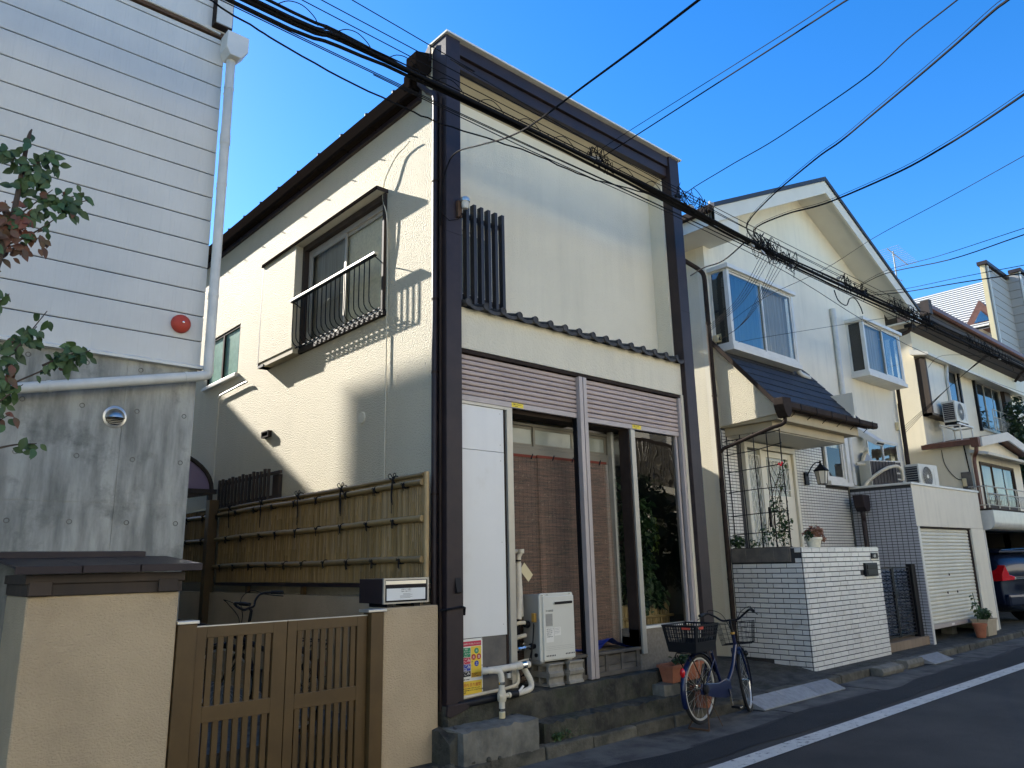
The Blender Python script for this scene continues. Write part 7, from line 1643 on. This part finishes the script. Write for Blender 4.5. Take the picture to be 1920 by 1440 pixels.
dbl = [(8.62, 4.60, 5.56), (8.34, 4.637, 5.76), (7.74, 3.993, 5.70), (6.848, 3.004, 5.448), (6.459, 2.574, 5.304), (5.987, 2.098, 5.149), (5.512, 1.641, 4.983), (5.068, 1.244, 4.822), (4.658, .905, 4.669), (4.532, .799, 4.612), (4.16, .49, 4.445), (3.3, -.25, 4.15), (1.0, -3.3, 4.5)]
drop(dbl, .0085, 'double cable crossing the sky from the splice over the white house')
drop([(x, y, z+.028) for x, y, z in dbl], .0025, 'messenger wire of the double cable crossing the sky')
rgt = [(8.70, 4.60, 5.56), (8.45, 4.60, 5.74), (8.042, 3.97, 5.589), (7.702, 3.425, 5.381), (7.436, 3.034, 5.247), (6.821, 2.223, 4.986), (6.415, 1.757, 4.849), (6.074, 1.404, 4.745), (5.663, 1.016, 4.625), (5.25, .63, 4.505), (4.4, -.2, 4.3), (1.5, -3.3, 4.5)]
drop(rgt, .009, 'right-hand thick cable crossing in front of the gable')
drop([(x, y, z+.026) for x, y, z in rgt], .0025, 'messenger wire of the right-hand thick cable')
for pts_, r_, lab_ in (([(11.307, 4.6, 5.62), (10.253, 3.73, 5.36), (8.927, 2.662, 4.869), (7.368, 1.508, 4.327)], .0032, 'upper thin wire leaving the bundle towards the right edge of the sky'), ([(11.311, 4.604, 5.60), (10.271, 3.741, 5.329), (8.738, 2.509, 4.724), (7.384, 1.52, 4.276)], .0055, 'upper thick wire leaving the bundle towards the right edge of the sky'),
        ([(11.6, 4.6, 5.56), (11.3, 4.30, 5.42), (10.294, 3.517, 5.009), (8.779, 2.455, 4.453), (7.474, 1.591, 3.967)], .0055, 'lower thick wire leaving the bundle towards the right edge of the sky'), ([(11.6, 4.6, 5.58), (11.3, 4.30, 5.46), (10.288, 3.508, 5.05), (8.766, 2.443, 4.507), (7.457, 1.576, 4.032)], .0032, 'lower thin wire leaving the bundle towards the right edge of the sky'),
        ([(10.547, 6.45, 5.30), (9.996, 5.412, 5.38), (9.249, 4.111, 5.247), (8.62, 3.199, 5.195), (7.853, 2.164, 5.039), (7.166, 1.369, 4.883)], .0032, 'long thin wire crossing the first bay window and the right slope of the gable')):
    a_, b_ = Vector(pts_[-2]), Vector(pts_[-1]); q = b_+(b_-a_)*1.2; drop(pts_+[tuple(q), (q.x-3, -3.3, q.z+.3)], r_, lab_)
drop([(8.25, 4.60, 5.54), (8.9, 5.35, 5.68), (9.5, 6.05, 5.95), (9.95, 6.6, 6.1)], .010, 'thick cable running from the splice down behind the right brown column')
for i in range(4): drop([(8.65+.07*i, 4.62, 5.48), (9.1+.05*i, 5.3, 5.15), (9.85, 6.2, 5.18-.03*i), (10.1, 6.48, 5.22-.04*i)], .0032, 'thin drop wire fanning from the splice to the corner of the white house, %s' % ('topmost', 'second', 'third', 'lowest')[i])
for i in range(4): drop([(8.95+.08*i, 4.62, 5.46), (9.6+.04*i, 5.5, 5.0+.02*i), (10.2, 6.3, 5.0), (10.42, 6.44, 5.08+.02*i)], .0032, 'thin twisted drop wire ending at the cream boxes beside the bay window, %s' % ('leftmost', 'second', 'third', 'rightmost')[i], wob=.003)
drop([(10.4, 6.42, 4.95), (11.0, 5.9, 5.1), (13.2, 4.6, 5.58)], .0032, 'thin wire crossing in front of the first bay window')
for i in range(4): drop([(17.4+.05*i, 4.62, 5.6), (17.5, 5.4, 5.1), (17.45, 6.45, 4.35-.05*i)], .004, 'thin drop wire from the bundle to the pipe right of the second bay, %s' % ('topmost', 'second', 'third', 'lowest')[i])
drop([(17.6, 4.62, 5.6), (18.6, 5.8, 6.05), (19.1, 6.3, 5.95)], .004, 'thin drop wire ending at the dark post of the third house')
# splices: loops and clamps bunched on the bundle
def splice(x, n, w_, seed, lab, big=1.0, zc=5.58):
    rg_ = random.Random(seed); t = thing('cable_splice', (x, 4.6, zc), lab, 'cable splice', 'cable splices on the bundle')
    for i in range(n):
        a = Vector((x+rg_.uniform(-w_, w_), 4.6+rg_.uniform(-.05, .05), zc+rg_.uniform(-.05, .06)*big)); ln_ = rg_.uniform(.05, .22)*big
        pts = [a, a+Vector((ln_*.3, rg_.uniform(-.05, .05), rg_.uniform(.02, .13)*big)), a+Vector((ln_*.8, rg_.uniform(-.05, .05), rg_.uniform(-.10, .12)*big)), a+Vector((ln_*1.1, rg_.uniform(-.04, .04), rg_.uniform(-.08, .03)))]
        MB().tube(smooth_path(pts, 5), rg_.uniform(.0025, .0055), 5).build('wire_loop', 'cable', t)
    for i in range(max(2, n//6)):
        p = (x+rg_.uniform(-w_, w_), 4.6, zc+rg_.uniform(-.05, .05)); MB().bar(p, (p[0]+.09, p[1], p[2]+rg_.uniform(-.03, .03)), .03, .03).build('clamp', 'black' if i % 2 else 'alu', t)
splice(5.42, 22, .16, 1, 'small tangle of wire loops and clamps on the bundle over the cream house', .8, 5.62)
splice(8.55, 46, .30, 2, 'dense tangle of loops and clamps on the bundle in front of the gabled house', 1.3, 5.53)
splice(9.1, 26, .30, 3, 'tangle of hanging wire ends just right of the dense one', 1.2, 5.50)
splice(11.2, 30, .5, 4, 'ragged tangle of wires in the middle of the gabled house front', 1.0, 5.60)
splice(13.5, 60, .9, 5, 'long ragged tangle of wires where the bundle crosses the white eave', 1.3, 5.62)
splice(17.5, 40, 1.6, 6, 'stretched tangle of wires under the dark eave of the third house', 1.2, 5.68)
splice(7.0, 14, .25, 7, 'few wire loops beside the right brown column', 1.4, 5.66)
for i in range(12):
    x = 2.0+i*.47; p = [(x-.06, 4.6, 5.60), (x+.02, 4.58, 5.66), (x+.14, 4.6, 5.70), (x+.24, 4.6, 5.65), (x+.27, 4.6, 5.59)]
    MB().tube(smooth_path(p, 4), .0038, 5).build('wire_hanger', 'cable', cat='cable hanger', label=('first', 'second', 'third', 'fourth', 'fifth', 'sixth', 'seventh', 'eighth', 'ninth', 'tenth', 'eleventh', 'last')[i]+' looped wire hanger from the left sticking up from the street cable bundle', group='wire hangers along the bundle', smooth=True)
sb_ = MB().tube(smooth_path([(10.6, 4.6, 5.42), (10.7, 4.6, 5.28), (10.95, 4.6, 5.26), (11.1, 4.6, 5.40), (11.3, 4.6, 5.44), (11.45, 4.6, 5.34), (11.5, 4.6, 5.24)], 6), .008, 6).build('hanging_cable_end', 'cable', cat='cable', label='loose S-shaped cable end dangling in front of the gabled house', smooth=True)

# ================================================================== NEIGHBOURS OUT OF THE FRAME (they throw the shade and the bounced light)
def block_house(name, x0, x1, y0, y1, h, wallm, lab, rise, facing, seed, cols=3, floors=2):
    t = thing(name, ((x0+x1)/2, (y0+y1)/2, 0), lab, 'house'); box('walls', wallm, t, x0, x1, y0, y1, 0, h)
    ym = (y0+y1)/2; MB().prism([(y0-.35, h), (ym, h+rise), (y1+.35, h), (y1+.35, h-.08), (ym, h+rise-.1), (y0-.35, h-.08)], 'x', x0-.3, x1+.3).build('roof', 'tile_roof', t)
    for s_ in (x0, x1): MB().prism([(y0, h), (ym, h+rise-.1), (y1, h)], 'x', s_-.005, s_+.005).build('gable', wallm, t)
    if facing:
        for f_ in range(floors):
            for c_ in range(cols):
                xa = x0+.7+(x1-x0-1.4)*(c_+.15)/cols; xb = xa+1.3; za = .9+2.8*f_
                if f_ == 0 and c_ == 1: za = .05
                o = MB().box(xa-.06, xb+.06, y1, y1+.06, za-.06, za+1.36 if za > .5 else 2.2).build('window', 'alu', t); box('pane', 'glass_frost', o, xa, xb, y1+.06, y1+.066, za, za+1.3 if za > .5 else 2.14)
    return t
block_house('opposite_house', -6.0, 1.5, -10.5, -3.4, 6.6, 'white_wall', 'cream house with two rows of windows across the street, behind the camera', 1.5, True, 1)
block_house('opposite_house', 2.4, 9.5, -10.0, -3.2, 6.2, 'white_wall', 'white house across the street facing the narrow cream house', 1.6, True, 2)
block_house('opposite_house', 10.3, 18.5, -11.0, -3.4, 6.8, 'white_wall', 'broad pale house across the street facing the white brick wall', 1.4, True, 3, 4)
block_house('opposite_house', 19.5, 30, -11.0, -3.4, 6.6, 'white_wall', 'long pale house across the street facing the third house', 1.4, True, 4, 5)
RH = thing('rear_shadow_mass', (-2, 22, 0), 'added unseen gabled mass behind the concrete building, shadowing the side wall of the cream house', 'house')  # added unseen mass; its roof slope is shaped for the diagonal wall shadow
MB().prism([(18.62, 0), (18.62, 8.1), (22.4, 10.55), (26.2, 8.1), (26.2, 0)], 'x', -6, 2.1).build('walls', 'stucco_white', RH)
MB().prism([(18.5, 8.02), (22.4, 10.56), (26.3, 8.02), (26.3, 8.12), (22.4, 10.66), (18.5, 8.12)], 'x', -6.1, 2.12).build('roof', 'tile_roof', RH)

GS = thing('gap_occluder', (9.05, 10.2, 0), 'added unseen block in the gap behind the cream house, shading the lower side wall of the white house', 'occluder')  # added out of view to keep the sun off the gap's lower walls
MB().box(7.95, 10.2, 9.5, 11.2, 0, 4.35).build('walls', 'stucco_white', GS); MB().prism([(9.35, 4.36), (11.3, 4.5), (11.3, 4.56), (9.35, 4.42)], 'x', 7.90, 10.26).build('roof', 'roof_metal', GS)

OT = thing('garden_tree', (17.2, -2.4, 0), 'bushy green tree across the street, seen only as a reflection in the shop glass', 'tree')
fo = MB(); rg = random.Random(55)
for c, n, s_ in (((17.2, -2.3, 2.2), 1500, (1.3, .6, 1.2)), ((16.6, -2.3, 3.3), 900, (1.0, .5, .7)), ((18.6, -2.4, 1.8), 900, (1.1, .5, 1.2))): leaves(fo, c, n, s_, .16, rg, .2)
fo.build('crown', 'leaf', OT, kind='stuff'); MB().tube([(17.2, -2.4, 0), (17.2, -2.4, 3.0)], [.12, .05], 8).build('trunk', 'bark', OT)
SB = thing('slatted_balcony', (17.0, -2.9, 3.6), 'balcony with upright timber slats across the street, seen only as a reflection', 'balcony')
box('floor_slab', 'stucco_white', SB, 14.5, 20.5, -3.4, -2.6, 3.5, 3.7); box('top_rail', 'wood_dark', SB, 14.5, 20.5, -2.66, -2.6, 4.9, 5.0)
for i in range(40): box('slat', 'wood_grey', SB, 14.55+i*.15, 14.64+i*.15, -2.65, -2.62, 3.7, 4.9)
